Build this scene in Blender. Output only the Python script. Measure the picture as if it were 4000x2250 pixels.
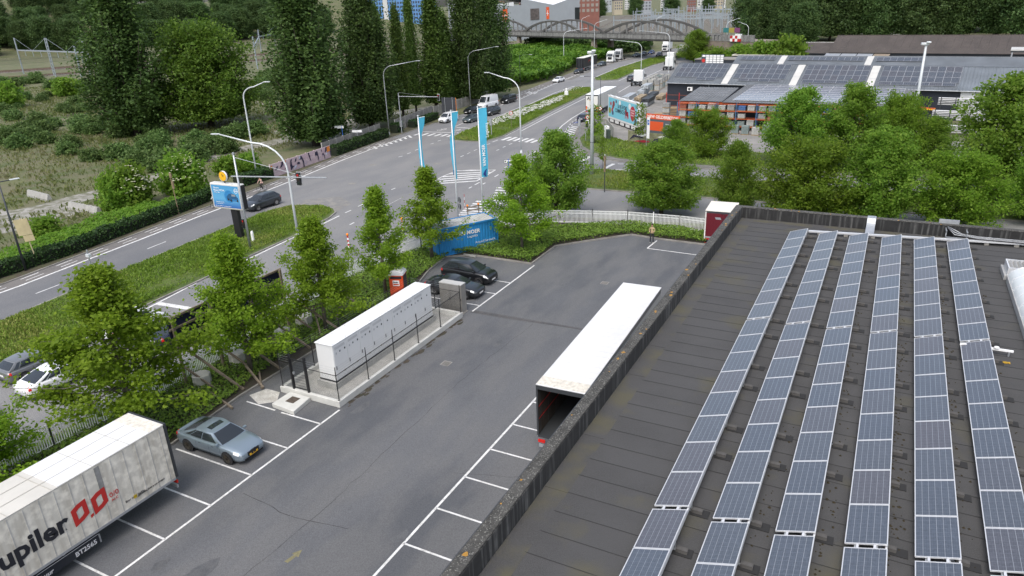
import bpy, math, random
from mathutils import Vector, Matrix
for o in list(bpy.data.objects): bpy.data.objects.remove(o)
SC = bpy.context.scene
COL = SC.collection
R = math.radians
# ------------------------------------------------------------------ camera
cd = bpy.data.cameras.new('camera'); cam = bpy.data.objects.new('camera', cd); COL.objects.link(cam)
cd.sensor_width = 36.0; cd.lens = 25.1450; cd.clip_start = 0.5; cd.clip_end = 6000
cam.matrix_world = Matrix([[0.887826, -0.140272, 0.43828, 0.0], [0.458648, 0.347368, -0.81791, 0.0], [-0.037515, 0.927178, 0.372738, 21.185644], [0, 0, 0, 1]])
SC.camera = cam
SC.render.resolution_x = 1024; SC.render.resolution_y = 576
# ------------------------------------------------------------------ sky, sun, exposure
SUN_EL, SUN_AZ = 58.0, 172.0          # degrees; azimuth clockwise from +Y
w = bpy.data.worlds.new('World'); SC.world = w; w.use_nodes = True
nt = w.node_tree; bg = nt.nodes['Background']
sk = nt.nodes.new('ShaderNodeTexSky'); sk.sky_type = 'NISHITA'; sk.sun_disc = False
sk.sun_elevation = R(SUN_EL); sk.sun_rotation = R(SUN_AZ); sk.altitude = 50
sk.air_density = 1.0; sk.dust_density = 4.0; sk.ozone_density = 1.0
hsv = nt.nodes.new('ShaderNodeHueSaturation'); hsv.inputs['Saturation'].default_value = .68   # overcast: greyer sky
nt.links.new(sk.outputs[0], hsv.inputs['Color']); nt.links.new(hsv.outputs[0], bg.inputs[0]); bg.inputs[1].default_value = 0.15
sl = bpy.data.lights.new('sun', 'SUN'); sl.energy = 1.0; sl.angle = R(38); sl.color = (1.0, 0.98, 0.95)
so = bpy.data.objects.new('sun', sl); COL.objects.link(so)
a, e = R(SUN_AZ), R(SUN_EL)
so.rotation_euler = Vector((math.sin(a)*math.cos(e), math.cos(a)*math.cos(e), math.sin(e))).to_track_quat('Z', 'Y').to_euler()
so.location = (0, 0, 60)
vs = SC.view_settings; vs.view_transform = 'Standard'; vs.look = 'None'; vs.exposure = 0.8; vs.gamma = 1.0; vs.use_curve_mapping = False
SC.render.engine = 'CYCLES'
SC.cycles.max_bounces = 6; SC.cycles.transparent_max_bounces = 12
# ------------------------------------------------------------------ materials
MATS = {}
def mat(name, col=(.5,.5,.5), rough=.7, metal=0.0, var=0.0, vs=1.0, bump=0.0, bs=20.0, spec=.5, world=False, col2=None, detail=4.0, trans=0.0, coat=0.0, emit=0.0):
    if name in MATS: return MATS[name]
    m = bpy.data.materials.new(name); m.use_nodes = True; MATS[name] = m
    t = m.node_tree; b = t.nodes['Principled BSDF']
    b.inputs['Roughness'].default_value = rough; b.inputs['Metallic'].default_value = metal
    b.inputs['Specular IOR Level'].default_value = spec
    b.inputs['Coat Weight'].default_value = coat
    if trans: b.inputs['Transmission Weight'].default_value = trans
    b.inputs['Base Color'].default_value = (*col, 1)
    if emit:
        b.inputs['Emission Color'].default_value = (*col, 1); b.inputs['Emission Strength'].default_value = emit
    if var or bump:
        if world:
            g = t.nodes.new('ShaderNodeNewGeometry'); vec = g.outputs['Position']
        else:
            g = t.nodes.new('ShaderNodeTexCoord'); vec = g.outputs['Object']
    if var:
        n = t.nodes.new('ShaderNodeTexNoise'); n.inputs['Scale'].default_value = vs; n.inputs['Detail'].default_value = detail; n.inputs['Roughness'].default_value = .65
        t.links.new(vec, n.inputs['Vector'])
        r = t.nodes.new('ShaderNodeValToRGB'); r.color_ramp.elements[0].position = .3; r.color_ramp.elements[1].position = .7
        c2 = col2 if col2 else tuple(min(1, c*(1+var)) for c in col)
        c1 = tuple(c*(1-var) for c in col) if not col2 else col
        r.color_ramp.elements[0].color = (*c1, 1); r.color_ramp.elements[1].color = (*c2, 1)
        t.links.new(n.outputs['Fac'], r.inputs['Fac']); t.links.new(r.outputs['Color'], b.inputs['Base Color'])
    if bump:
        n2 = t.nodes.new('ShaderNodeTexNoise'); n2.inputs['Scale'].default_value = bs; n2.inputs['Detail'].default_value = 3
        t.links.new(vec, n2.inputs['Vector'])
        bp = t.nodes.new('ShaderNodeBump'); bp.inputs['Strength'].default_value = bump; bp.inputs['Distance'].default_value = .05
        t.links.new(n2.outputs['Fac'], bp.inputs['Height']); t.links.new(bp.outputs['Normal'], b.inputs['Normal'])
    return m
def nodes(m): return m.node_tree.nodes, m.node_tree.links, m.node_tree.nodes['Principled BSDF']
def mixc(t, fac, a, b):
    n = t.nodes.new('ShaderNodeMix'); n.data_type = 'RGBA'
    for s, v in ((0, fac), (6, a), (7, b)):
        if hasattr(v, 'links'): t.links.new(v, n.inputs[s])
        else: n.inputs[s].default_value = v if s == 0 else (*v, 1)
    return n.outputs[2]
def noise(t, vec, scale, detail=4, lo=.4, hi=.6):
    n = t.nodes.new('ShaderNodeTexNoise'); n.inputs['Scale'].default_value = scale; n.inputs['Detail'].default_value = detail
    if vec: t.links.new(vec, n.inputs['Vector'])
    r = t.nodes.new('ShaderNodeMapRange'); r.inputs[1].default_value = lo; r.inputs[2].default_value = hi
    t.links.new(n.outputs['Fac'], r.inputs[0]); return r.outputs[0]
def ground_mat(name, c1, c2, c3, s1, s2, rough=.9, stretch=None, bump=.25, grain=35, glo=.42, ghi=.58, amt3=.5, lo=.42, hi=.58):
    """two patchy colours at scale s1, third at s2, fine grain; world coordinates"""
    m = bpy.data.materials.new(name); m.use_nodes = True; MATS[name] = m
    t = m.node_tree; b = t.nodes['Principled BSDF']; b.inputs['Roughness'].default_value = rough
    g = t.nodes.new('ShaderNodeNewGeometry'); vec = g.outputs['Position']
    v2 = vec
    if stretch:
        mp = t.nodes.new('ShaderNodeMapping'); mp.inputs['Scale'].default_value = stretch; t.links.new(vec, mp.inputs['Vector']); v2 = mp.outputs['Vector']
    c = mixc(t, noise(t, v2, s1, 5, lo, hi), c1, c2)
    f3 = noise(t, v2, s2, 6, glo, ghi)
    mm = t.nodes.new('ShaderNodeMath'); mm.operation = 'MULTIPLY'; mm.inputs[1].default_value = amt3; t.links.new(f3, mm.inputs[0])
    c = mixc(t, mm.outputs[0], c, c3)
    gr = noise(t, vec, grain, 2, .3, .7)
    hs = t.nodes.new('ShaderNodeHueSaturation'); t.links.new(c, hs.inputs['Color'])
    mr = t.nodes.new('ShaderNodeMapRange'); mr.inputs[3].default_value = .78; mr.inputs[4].default_value = 1.22; t.links.new(gr, mr.inputs[0]); t.links.new(mr.outputs[0], hs.inputs['Value'])
    t.links.new(hs.outputs[0], b.inputs['Base Color'])
    bp = t.nodes.new('ShaderNodeBump'); bp.inputs['Strength'].default_value = bump; bp.inputs['Distance'].default_value = .02
    t.links.new(gr, bp.inputs['Height']); t.links.new(bp.outputs['Normal'], b.inputs['Normal'])
    return m
# ------------------------------------------------------------------ mesh helpers
class MB:
    def __init__(s): s.v = []; s.f = []; s.m = []
    def add(s, vs, fs, mi=0):
        o = len(s.v); s.v += [tuple(p) for p in vs]; s.f += [tuple(i+o for i in q) for q in fs]; s.m += [mi]*len(fs); return s
    def box(s, x0, x1, y0, y1, z0, z1, mi=0):
        return s.add([(x0,y0,z0),(x1,y0,z0),(x1,y1,z0),(x0,y1,z0),(x0,y0,z1),(x1,y0,z1),(x1,y1,z1),(x0,y1,z1)],
              [(3,2,1,0),(4,5,6,7),(0,1,5,4),(1,2,6,5),(2,3,7,6),(3,0,4,7)], mi)
    def obox(s, c, d, rz=0, mi=0, tilt=None):
        hx, hy, hz = d[0]/2, d[1]/2, d[2]/2; q = Matrix.Rotation(rz, 3, 'Z')
        if tilt: q = q @ Matrix.Rotation(tilt[0], 3, 'X') @ Matrix.Rotation(tilt[1], 3, 'Y')
        vs = [Vector(c) + q @ Vector((a*hx, b_*hy, c_*hz)) for c_ in (-1,1) for a, b_ in ((-1,-1),(1,-1),(1,1),(-1,1))]
        return s.add(vs, [(3,2,1,0),(4,5,6,7),(0,1,5,4),(1,2,6,5),(2,3,7,6),(3,0,4,7)], mi)
    def beam(s, p, q, w_, h, mi=0):
        p, q = Vector(p), Vector(q); d = (q-p).normalized(); up = Vector((0,0,1))
        if abs(d.z) > .99: up = Vector((1,0,0))
        x = d.cross(up).normalized(); y = x.cross(d)
        vs = [e_ + x*a*w_/2 + y*b_*h/2 for e_ in (p, q) for a, b_ in ((-1,-1),(1,-1),(1,1),(-1,1))]
        return s.add(vs, [(3,2,1,0),(4,5,6,7),(0,1,5,4),(1,2,6,5),(2,3,7,6),(3,0,4,7)], mi)
    def prism(s, poly, z0, z1, mi=0, bottom=True):
        n = len(poly); a = sum(poly[i][0]*poly[(i+1)%n][1]-poly[(i+1)%n][0]*poly[i][1] for i in range(n))
        if a < 0: poly = poly[::-1]
        fs = [tuple(range(n, 2*n))] + [(i, (i+1)%n, n+(i+1)%n, n+i) for i in range(n)]
        if bottom: fs.append(tuple(range(n-1, -1, -1)))
        return s.add([(p[0],p[1],z0) for p in poly]+[(p[0],p[1],z1) for p in poly], fs, mi)
    def sheet(s, poly, z, mi=0):
        n = len(poly); a = sum(poly[i][0]*poly[(i+1)%n][1]-poly[(i+1)%n][0]*poly[i][1] for i in range(n))
        if a < 0: poly = poly[::-1]
        return s.add([(p[0],p[1],z) for p in poly], [tuple(range(n))], mi)
    def tube(s, pts, r, n=8, mi=0, cap=True):
        pts = [Vector(p) for p in pts]; k = len(pts); rs = r if isinstance(r, (list, tuple)) else [r]*k
        o = len(s.v); x = None
        for i, p in enumerate(pts):
            d = (pts[min(i+1,k-1)] - pts[max(i-1,0)]).normalized()
            if x is None:
                x = d.orthogonal().normalized()
            else:
                x = (x - d*x.dot(d)).normalized()
            y = d.cross(x)
            for j in range(n):
                a = 2*math.pi*j/n; s.v.append(tuple(p + (x*math.cos(a)+y*math.sin(a))*rs[i]))
        for i in range(k-1):
            for j in range(n):
                s.f.append((o+i*n+j, o+i*n+(j+1)%n, o+(i+1)*n+(j+1)%n, o+(i+1)*n+j)); s.m.append(mi)
        if cap:
            s.f.append(tuple(o+j for j in range(n-1,-1,-1))); s.f.append(tuple(o+(k-1)*n+j for j in range(n))); s.m += [mi, mi]
        return s
    def lathe(s, prof, c=(0,0,0), n=12, mi=0, axis='Z'):
        o = len(s.v); k = len(prof)
        for r_, h in prof:
            for j in range(n):
                a = 2*math.pi*j/n; x, y = r_*math.cos(a), r_*math.sin(a)
                p = (x,y,h) if axis == 'Z' else ((h,x,y) if axis == 'X' else (x,h,y))
                s.v.append((c[0]+p[0], c[1]+p[1], c[2]+p[2]))
        for i in range(k-1):
            for j in range(n):
                q = (o+i*n+j, o+i*n+(j+1)%n, o+(i+1)*n+(j+1)%n, o+(i+1)*n+j)
                s.f.append(q if axis != 'Y' else q[::-1]); s.m.append(mi)
        return s
    def disc(s, c, r, n=14, mi=0, axis='Z', flip=False):
        vs = []
        for j in range(n):
            a = 2*math.pi*j/n; x, y = r*math.cos(a), r*math.sin(a)
            vs.append((c[0]+x,c[1]+y,c[2]) if axis == 'Z' else ((c[0],c[1]+x,c[2]+y) if axis == 'X' else (c[0]+x,c[1],c[2]+y)))
        fc = tuple(range(n)); return s.add(vs, [fc[::-1] if (flip != (axis == 'Y')) else fc], mi)
    def band(s, p, q, w_, z, mi=0):
        p, q = Vector(p[:2]), Vector(q[:2]); d = (q-p).normalized(); n = Vector((-d.y, d.x))*w_/2
        return s.add([(*(p-n), z), (*(q-n), z), (*(q+n), z), (*(p+n), z)], [(0,1,2,3)], mi)
    def mesh(s, name, mats, smooth=False):
        me = bpy.data.meshes.new(name); me.from_pydata(s.v, [], s.f)
        mats = mats if isinstance(mats, (list, tuple)) else [mats]
        for m in mats: me.materials.append(m)
        if len(mats) > 1: me.polygons.foreach_set('material_index', s.m)
        if smooth: me.polygons.foreach_set('use_smooth', [True]*len(s.f))
        me.update(); return me
    def build(s, name, mats, parent=None, loc=None, rz=0, smooth=False, bevel=0):
        return ob(name, s.mesh(name, mats, smooth), parent, loc, rz, bevel)
def ob(name, me, parent=None, loc=None, rz=0, bevel=0):
    o = bpy.data.objects.new(name, me); COL.objects.link(o)
    if parent: o.parent = parent
    if loc: o.location = loc
    if rz: o.rotation_euler = (0, 0, rz)
    if bevel:
        b = o.modifiers.new('bevel', 'BEVEL'); b.width = bevel; b.segments = 2; b.limit_method = 'ANGLE'; b.angle_limit = R(40)
    return o
def tag(o, label, cat, group=None):
    o['label'] = label; o['category'] = cat
    if group: o['group'] = group
    return o
def thing(name, label, cat, loc=(0,0,0), rz=0, group=None):
    o = bpy.data.objects.new(name, None); o.empty_display_size = .3; COL.objects.link(o); o.location = loc; o.rotation_euler = (0,0,rz)
    return tag(o, label, cat, group)
def struct(o): o['kind'] = 'structure'; return o
def stuff(o, label=None, cat=None):
    o['kind'] = 'stuff'
    if label: o['label'] = label; o['category'] = cat
    return o
def copy_tree(src, loc=None, rz=None, label=None, sc=None, parent=None):
    o = src.copy(); COL.objects.link(o)
    if parent is not None: o.parent = parent
    if loc is not None: o.location = loc
    if rz is not None: o.rotation_euler = (0, 0, rz)
    if sc is not None: o.scale = sc
    if label: o['label'] = label
    for ch in src.children: copy_tree(ch, parent=o)
    return o
def text(name, body, size, parent, mats, m4, extrude=.004, bold=0.0, shear=0.0, align='LEFT', sx=1.0, sp=1.0):
    """flat lettering as mesh; m4 places the text's XY plane"""
    cu = bpy.data.curves.new(name, 'FONT'); cu.body = body; cu.size = size; cu.extrude = extrude; cu.offset = bold; cu.shear = shear; cu.align_x = align; cu.space_character = sp; cu.resolution_u = 2
    t = bpy.data.objects.new('tmp', cu); COL.objects.link(t)
    dg = bpy.context.evaluated_depsgraph_get(); dg.update()
    me = bpy.data.meshes.new_from_object(t.evaluated_get(dg)); bpy.data.objects.remove(t); bpy.data.curves.remove(cu)
    me.materials.clear(); me.materials.append(mats)
    o = bpy.data.objects.new(name, me); COL.objects.link(o); o.parent = parent
    o.matrix_basis = m4 @ Matrix.Diagonal((sx,1,1,1)); return o
def plane_m(origin, xdir, ydir):
    x = Vector(xdir).normalized(); y = Vector(ydir).normalized(); z = x.cross(y)
    return Matrix(((x.x,y.x,z.x,origin[0]),(x.y,y.y,z.y,origin[1]),(x.z,y.z,z.z,origin[2]),(0,0,0,1)))
rnd = random.Random(7)
WHITE = mat('white_paint', (.78,.78,.77), .45); BLACK = mat('black_paint', (.012,.012,.014), .45)
GREYM = mat('galvanised_steel', (.42,.44,.46), .45, .6, .12, 3); DARKM = mat('dark_steel', (.05,.055,.06), .5, .3)
RUB = mat('rubber', (.018,.018,.018), .85); GLASS = mat('window_glass', (.02,.025,.03), .08, 0, spec=.7)
LAMPW = mat('lamp_white', (.75,.76,.76), .15); REDL = mat('red_lens', (.55,.02,.015), .2); ORNL = mat('orange_lens', (.85,.25,.02), .25)
CONC = mat('concrete', (.31,.305,.285), .9, 0, .15, 1.5, .2, 30); CONCD = mat('weathered_concrete', (.22,.21,.19), .92, 0, .3, .8, .2, 20)
CHROME = mat('chrome', (.6,.6,.6), .2, 1.0); PLATEW = mat('plate_white', (.72,.72,.7), .4)
WOOD = mat('grey_timber', (.19,.155,.115), .85, 0, .25, 3); REDP = mat('red_paint', (.45,.02,.02), .5); BLUEP = mat('blue_paint', (.03,.12,.45), .5)
# ================================================================== ground, roads, yard
GRASSC = [(.045,.085,.012), (.075,.12,.018), (.10,.12,.035)]
M_WASTE = ground_mat('waste_ground', (.072,.092,.030), (.105,.112,.046), (.130,.115,.072), .12, .35, .95, grain=6, amt3=.6)
M_GRASS = ground_mat('grass_soil', (.050,.085,.014), (.078,.115,.020), (.090,.105,.032), .5, 1.3, .95, grain=8)
M_ROAD = ground_mat('road_asphalt', (.150,.152,.156), (.180,.180,.181), (.205,.200,.190), .10, .4, .85, grain=18, amt3=.35, stretch=(1,.35,1))
M_ROAD2 = ground_mat('road_asphalt_dark', (.112,.115,.121), (.132,.134,.139), (.15,.15,.15), .10, .4, .85, grain=18, amt3=.35, stretch=(1,.35,1))
M_YARD = ground_mat('yard_asphalt', (.074,.078,.085), (.104,.107,.113), (.128,.127,.125), .16, .6, .8, grain=26, amt3=.5, stretch=(1,.35,1))
M_CYC = ground_mat('cycle_lane_asphalt', (.125,.118,.112), (.145,.136,.128), (.16,.15,.14), .3, .9, .88, grain=18, amt3=.4)
M_PATH = ground_mat('gravel_track', (.235,.225,.20), (.29,.28,.255), (.12,.12,.075), .3, .9, .95, grain=9, amt3=.9)
M_PAVE = ground_mat('pavement_grey', (.14,.135,.125), (.175,.168,.155), (.10,.10,.085), .4, 1.2, .92, grain=20)
M_SOIL = ground_mat('bark_soil', (.040,.032,.024), (.065,.05,.038), (.03,.035,.015), .6, 2, .95, grain=14)
M_BALLAST = ground_mat('track_ballast', (.11,.098,.085), (.15,.135,.118), (.09,.095,.05), .2, .8, .95, grain=10)
M_PAINT = ground_mat('road_paint', (.56,.56,.54), (.66,.66,.65), (.22,.22,.22), 1.2, 5, .7, grain=25, amt3=.55, glo=.52, ghi=.72)
M_PAINTW = ground_mat('worn_road_paint', (.36,.36,.35), (.45,.45,.43), (.20,.20,.20), 1.5, 4, .8, grain=25, amt3=.8, glo=.45, ghi=.65)
struct(MB().sheet([(-2600,-600),(2600,-600),(2600,4200),(-2600,4200)], 0).build('ground', M_WASTE))
LK = [(-64.5,-45),(-65.6,10),(-66.4,30.75),(-67.4,38),(-68.1,43.6),(-69.4,52.2),(-70.4,61),(-72.2,72.4),(-74,83),(-75.4,95),(-76.4,105),(-77.2,116),(-78.4,130),(-79.8,148),(-82,160),(-84.6,177),(-88,202),(-91,223),(-92.5,245),(-91,265),(-88,290),(-84,315),(-76,345),(-66,380),(-50,420),(-25,460)]
RK = [(-38.4,-45),(-38.4,30),(-39.4,43),(-38.2,50),(-36.2,58),(-31,65.8),(-22,67.6),(-10,69.5),(80,73),(80,98),(-19.5,92.5),(-24,92.3),(-30,92.75),(-33.4,93.75),(-37.3,95.9),(-39.9,97.4),(-42.75,101.8),(-46,108.8),(-48.6,117),(-51,128),(-52.4,150),(-54,173),(-55.4,188),(-57.5,212),(-60,235),(-60,265),(-58,300),(-52,335),(-42,370),(-28,400),(-5,440)]
road = struct(MB().sheet(LK + RK[::-1], .010).build('road', M_ROAD))
def off(pts, d):
    out = []
    for i, p in enumerate(pts):
        a = Vector(pts[max(i-1,0)]); b = Vector(pts[min(i+1,len(pts)-1)]); t = (b-a).normalized(); out.append((p[0]+t.y*d, p[1]-t.x*d))
    return out
def resample(pts, step):
    out = [pts[0]]; acc = 0
    for a, b in zip(pts, pts[1:]):
        a, b = Vector(a), Vector(b); L = (b-a).length; s = step-acc
        while s < L: out.append(tuple(a+(b-a)*s/L)); s += step
        acc = (acc+L) % step
    return out
def strip(mb, pts, w_, z):
    l, r_ = off(pts, -w_/2), off(pts, w_/2)
    for i in range(len(pts)-1): mb.add([(*l[i],z),(*r_[i],z),(*r_[i+1],z),(*l[i+1],z)], [(0,1,2,3)])
def cut(pts, y0, y1): return [p for p in resample(pts, 1.0) if y0 <= p[1] <= y1]
def mark(pts, w_, name='road_marking', z=.018, m=None):
    mb = MB(); strip(mb, pts, w_, z); return mb.build(name, m or M_PAINT, road)
def dashes(pts, on, gap, w_, m=None, z=.018):
    p = resample(pts, .25); n1, n2 = int(on/.25), int((on+gap)/.25); i = 0
    while i+n1 < len(p): mark([p[i], p[i+n1]], w_, m=m, z=z); i += n2
# darker resurfaced carriageway, cycle lane strips
mb = MB(); a = cut(off(LK, 1.9), -45, 58); b = [(-50.3,58),(-49.9,38),(-49,24),(-48,-45)]
struct(MB().sheet(a + [(-61,57),(-60,41),(-58.8,33.5),(-57.8,25.6),(-56,-45)], .014).build('road_patch', M_ROAD2))
mb = MB(); strip(mb, cut(off(LK, .95), -45, 101), 1.9, .0145); struct(mb.build('cycle_lane', M_CYC))
mb = MB(); strip(mb, cut(off(LK, 1.6), 128, 300), 3.2, .0145); struct(mb.build('cycle_lane', M_CYC))
mb = MB(); strip(mb, cut(off(LK, 3.4), 190, 292), 4.4, .0142); struct(mb.build('parking_lane', M_PAVE))
mark(cut(off(LK, 1.85), -30, 103), .24)
for d in (.35, 1.1): dashes(cut(off(LK, d), -10, 100), 1.75, 1.75, .11)
for d in (.5, 1.5): dashes(cut(off(LK, d), 128, 178), 1.5, 1.5, .14)
dashes(cut(off(LK, 3.0), 125, 290), 1.6, 1.6, .15); mark(cut(off(LK, 3.6), 150, 200), .2); dashes(cut(off(LK, 3.6), 200, 290), 2.5, 1.5, .18); mark(cut(off(LK, 2.6), 122, 152), .2)
def seg(*s, w_=.16, m=None):
    for p, q in s: mark([p, q], w_, m=m)
mark([(-58.15,25.69),(-59.1,33.54),(-60.2,41.3),(-61.0,50),(-61.6,56)], .2); mark([(-57,-30),(-57.7,10),(-58.15,25.69)], .2)
seg(((-62.81,42.12), (-63.08,44.49)), ((-61.33,30.4), (-61.5,32.5)), w_=.12)
mark([(-50.67,42.58), (-51.5,50.2), (-51.68,53.15), (-52.27,58.17)], .18); mark([(-47.6,-30), (-48.13,20.29), (-48.72,25.41), (-49.44,32.16), (-50.35,37.48)], .16)
seg(((-52.43,59.36),(-52.51,60.49)),((-52.78,62.06),(-52.86,63.16)),((-53.15,64.92),(-53.24,65.71)),((-53.51,67.23),(-53.49,68.09)),((-53.8,69.84),(-53.84,70.72)),((-65.03,86.91),(-64.84,87.72)),((-65.15,89.41),(-65.15,90.36)),((-65.49,92.04),(-65.57,93.17)),((-66.05,97.23),(-66.02,98.13)),((-66.37,99.84),(-66.33,100.78)),((-42.96,65.11),(-43.06,66.31)),((-48.92,55.85),(-49.01,56.69)))
seg(((-55.78,89.79),(-55.88,90.66)),((-55.98,91.85),(-56.08,92.91)),((-56.19,94.29),(-56.3,95.55)), w_=.12, m=M_PAINTW)
seg(((-49.55,61.25),(-50.23,67.14)), w_=.09, m=M_PAINTW)
seg(((-42.21,53.21),(-42.33,54.51)),((-41.36,53.59),(-41.41,54.42)),((-40.9,51.76),(-40.99,52.68)))
seg(((-55.91,89.87),(-55.97,90.88)),((-56.08,92.19),(-56.09,93)),((-56.33,94.57),(-56.33,95.55)),((-56.8,99.37),(-56.71,100.36)),((-53,95.62),(-52.96,96.47)),((-53.19,98.1),(-53.18,98.98)),((-53.35,100.49),(-53.28,101.41)),((-46.67,93.74),(-46.65,94.83)),((-46.77,95.83),(-46.85,96.99)),((-45.06,75.37),(-45.16,76.74)),((-44.88,73.6),(-44.94,74.42)),((-44.27,75.94),(-44.33,76.75)),((-44.79,80.05),(-44.92,81.34)),((-46.09,85.05),(-46.13,86.07)),((-46.23,87.21),(-46.25,88.34)))
mark([(-56.97,101.71),(-56.99,103.51)], .16); mark([(-57.49,106.98),(-58.85,118.92),(-65.06,166.03)], .16, m=M_PAINTW)
# zebra crossings, stop lines, hatched island
for k in range(6): seg(((-73.59,103.52), (-73.68,106.05)), w_=.5) if k == 0 else None
for p, q in (((-72.17,103.5),(-72.28,106.01)),((-70.81,103.57),(-70.92,106.06)),((-69.5,103.73),(-69.58,106.11)),((-68.27,103.87),(-68.33,106.14)),((-67.03,103.92),(-67.16,106.16))): seg((p, q), w_=.5)
for k in range(9):
    t = k/8.; x = 1350+t*230; y = 1432-t*68; p = (0,0)
for p, q in (((-73.05,89.89),(-73.34,90.9)),((-72.47,91.32),(-74.06,92.74)),((-72.66,93.14),(-74.25,94.45)),((-72.38,94.1),(-73.86,95.27)),((-72.6,95.63),(-74,96.78)),((-72.59,96.99),(-74.05,98.25)),((-72.62,98.37),(-74.31,99.98)),((-72.81,100.02),(-74.38,101.52)),((-72.73,101.38),(-74.49,103.07))): seg((p, q), w_=.42)
mark([(-49.51,33.02), (-45.68,33.33)], .5); mark([(-74.15,107.07), (-67.02,107.72)], .3); mark([(-70.98,112.77), (-67.66,112.52)], .3); mark([(-71.23,112.82), (-71.73,116.12), (-72.79,123.17)], .16); mark([(-66.91,107.79), (-67.73,115.96), (-70.96,139.79)], .18)
for p, q in (((-56.27,103.56),(-56.19,106.57)),((-55.14,103.44),(-55.1,106.57)),((-53.99,103.33),(-54.02,106.41)),((-52.88,103.21),(-52.82,106.29)),((-51.69,102.98),(-51.71,106.15)),((-50.58,102.87),(-50.55,105.23))): seg((p, q), w_=.55)
for p, q in (((-41.76,75),(-40.15,75.32)),((-41.3,73.87),(-39.57,74.19)),((-40.81,72.7),(-39.08,73.03)),((-40.28,71.62),(-38.6,71.9)),((-39.77,70.65),(-38.2,70.9)),((-39.28,69.69),(-37.78,69.89)),((-41,68.6),(-37.71,68.79)),((-40.82,67.5),(-38.12,67.78)),((-40.51,66.58),(-37.7,66.81)),((-40.66,65.56),(-37.64,65.89)),((-40.42,64.7),(-37.43,65.11)),((-40.24,63.84),(-37.31,64.31)),((-40.03,63.11),(-37.46,63.61))): seg((p, q), w_=.48)
for p, q in (((-51.53,81.57),(-46.63,83.65)),((-51.5,79.69),(-46.65,82.24)),((-51.42,77.88),(-46.65,81.26)),((-51.31,76.28),(-46.51,80.15)),((-50.98,75.02),(-46.33,78.89)),((-49.76,74.62),(-45.94,77.28))): seg((p, q), w_=.42)
mark([(-50.93,74.94), (-51.52,77.75), (-51.53,81.57), (-49.99,82.57), (-46.63,83.65)], .14); mark([(-45.88,77.08), (-46.63,83.65)], .2)
mark([(-51.08,114.28), (-52.45,119.58), (-54,127.62), (-55.31,137.4), (-56.35,147.95)], .2); mark([(-58.46,166.58), (-61.92,193.1), (-64.46,226.51)], .18)
mark([(-57.05,112), (-59.43,129.5), (-62.5,155.86)], .18)
for d in (((-49.23,113.25),(-51.91,122.19),(-52.94,128.49),(-54.25,135.3)), ((-47.55,109.8),(-50.15,117.13),(-51.46,123.45))): dashes(list(d), 1.3, 1.3, .13)
for p, q in (((-47.34,109.29),(-46.81,108.69)),((-48.01,111.11),(-46.76,109.82)),((-48.54,112.73),(-46.94,111.3)),((-49.11,114.49),(-47.28,112.97)),((-49.61,116.22),(-47.73,114.85)),((-50.05,117.8),(-48.06,116.62)),((-50.34,119.02),(-48.3,118.14))): seg((p, q), w_=.4)
for p, q in (((-80.19,161.03),(-80.79,164.49)),((-79.39,160.77),(-79.89,164.03)),((-78.51,160.35),(-79.04,163.58)),((-77.8,160.27),(-78.31,163.3))): seg((p, q), w_=.35)
for p, q in (((-37.65,92.22),(-37.69,95.48)),((-33,88.36),(-32.81,92.01))): seg((p, q), w_=.5)
seg(((-31.35,88.88),(-30.41,89.04)),((-32.26,92.15),(-30.9,92.41)),((-21.08,89.03),(-20.09,89.28)), w_=.14)
seg(((-21.11,89.14),(-20.11,89.23)), w_=.14)
mark([(-68.15,119.6), (-69.99,137.53), (-73.59,164.08), (-74.23,176.86)], .18); mark([(-76.55,196.52), (-79.73,224), (-81.67,260.92), (-78.19,300.93)], .16)
mark([(-70.62,186.02), (-66.76,190.09), (-70.83,231.78), (-69.93,249.02)], .16)
def bike(c, s):   # painted bicycle symbol
    mb = MB()
    for dx in (-.55, .55):
        n = 12
        for j in range(n):
            a0, a1 = 2*math.pi*j/n, 2*math.pi*(j+1)/n
            mb.band((c[0]+s*(.35*math.cos(a0)), c[1]+s*(dx+.35*math.sin(a0))), (c[0]+s*(.35*math.cos(a1)), c[1]+s*(dx+.35*math.sin(a1))), .09, .0185)
    for p, q in (((0,-.55),(.5,-.2)),((.5,-.2),(.5,.45)),((.5,.45),(0,.55)),((0,-.55),(0,0)),((0,0),(.5,.45)),((0,0),(.6,-.25))): mb.band((c[0]+s*p[0],c[1]+s*p[1]), (c[0]+s*q[0],c[1]+s*q[1]), .09, .0187)
    mb.build('bicycle_symbol', M_PAINT, road)
bike((-72.02,109.98), 1.3); bike((-69.06,109.98), 1.3)
# tyre-track patch / sand at the tip of the near median
struct(MB().sheet([(-59.98,59.05), (-60.95,62.43), (-57.9,64.97), (-54.36,62.86), (-53.77,60.38), (-53.6,59.15), (-56.8,60.18), (-59.07,60.37)], .0144).build('sand_patch', ground_mat('road_dust', (.19,.18,.165), (.225,.215,.195), (.16,.16,.158), .5, 1.2, .9, amt3=.9)))
for c in ((-65.81,80.95), (-61.22,70.7), (-57.07,84.52)):
    mb = MB(); mb.band(c, (c[0]+.9, c[1]+.3), .8, .0162); mb.build('manhole_cover', CONCD, road)
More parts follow.
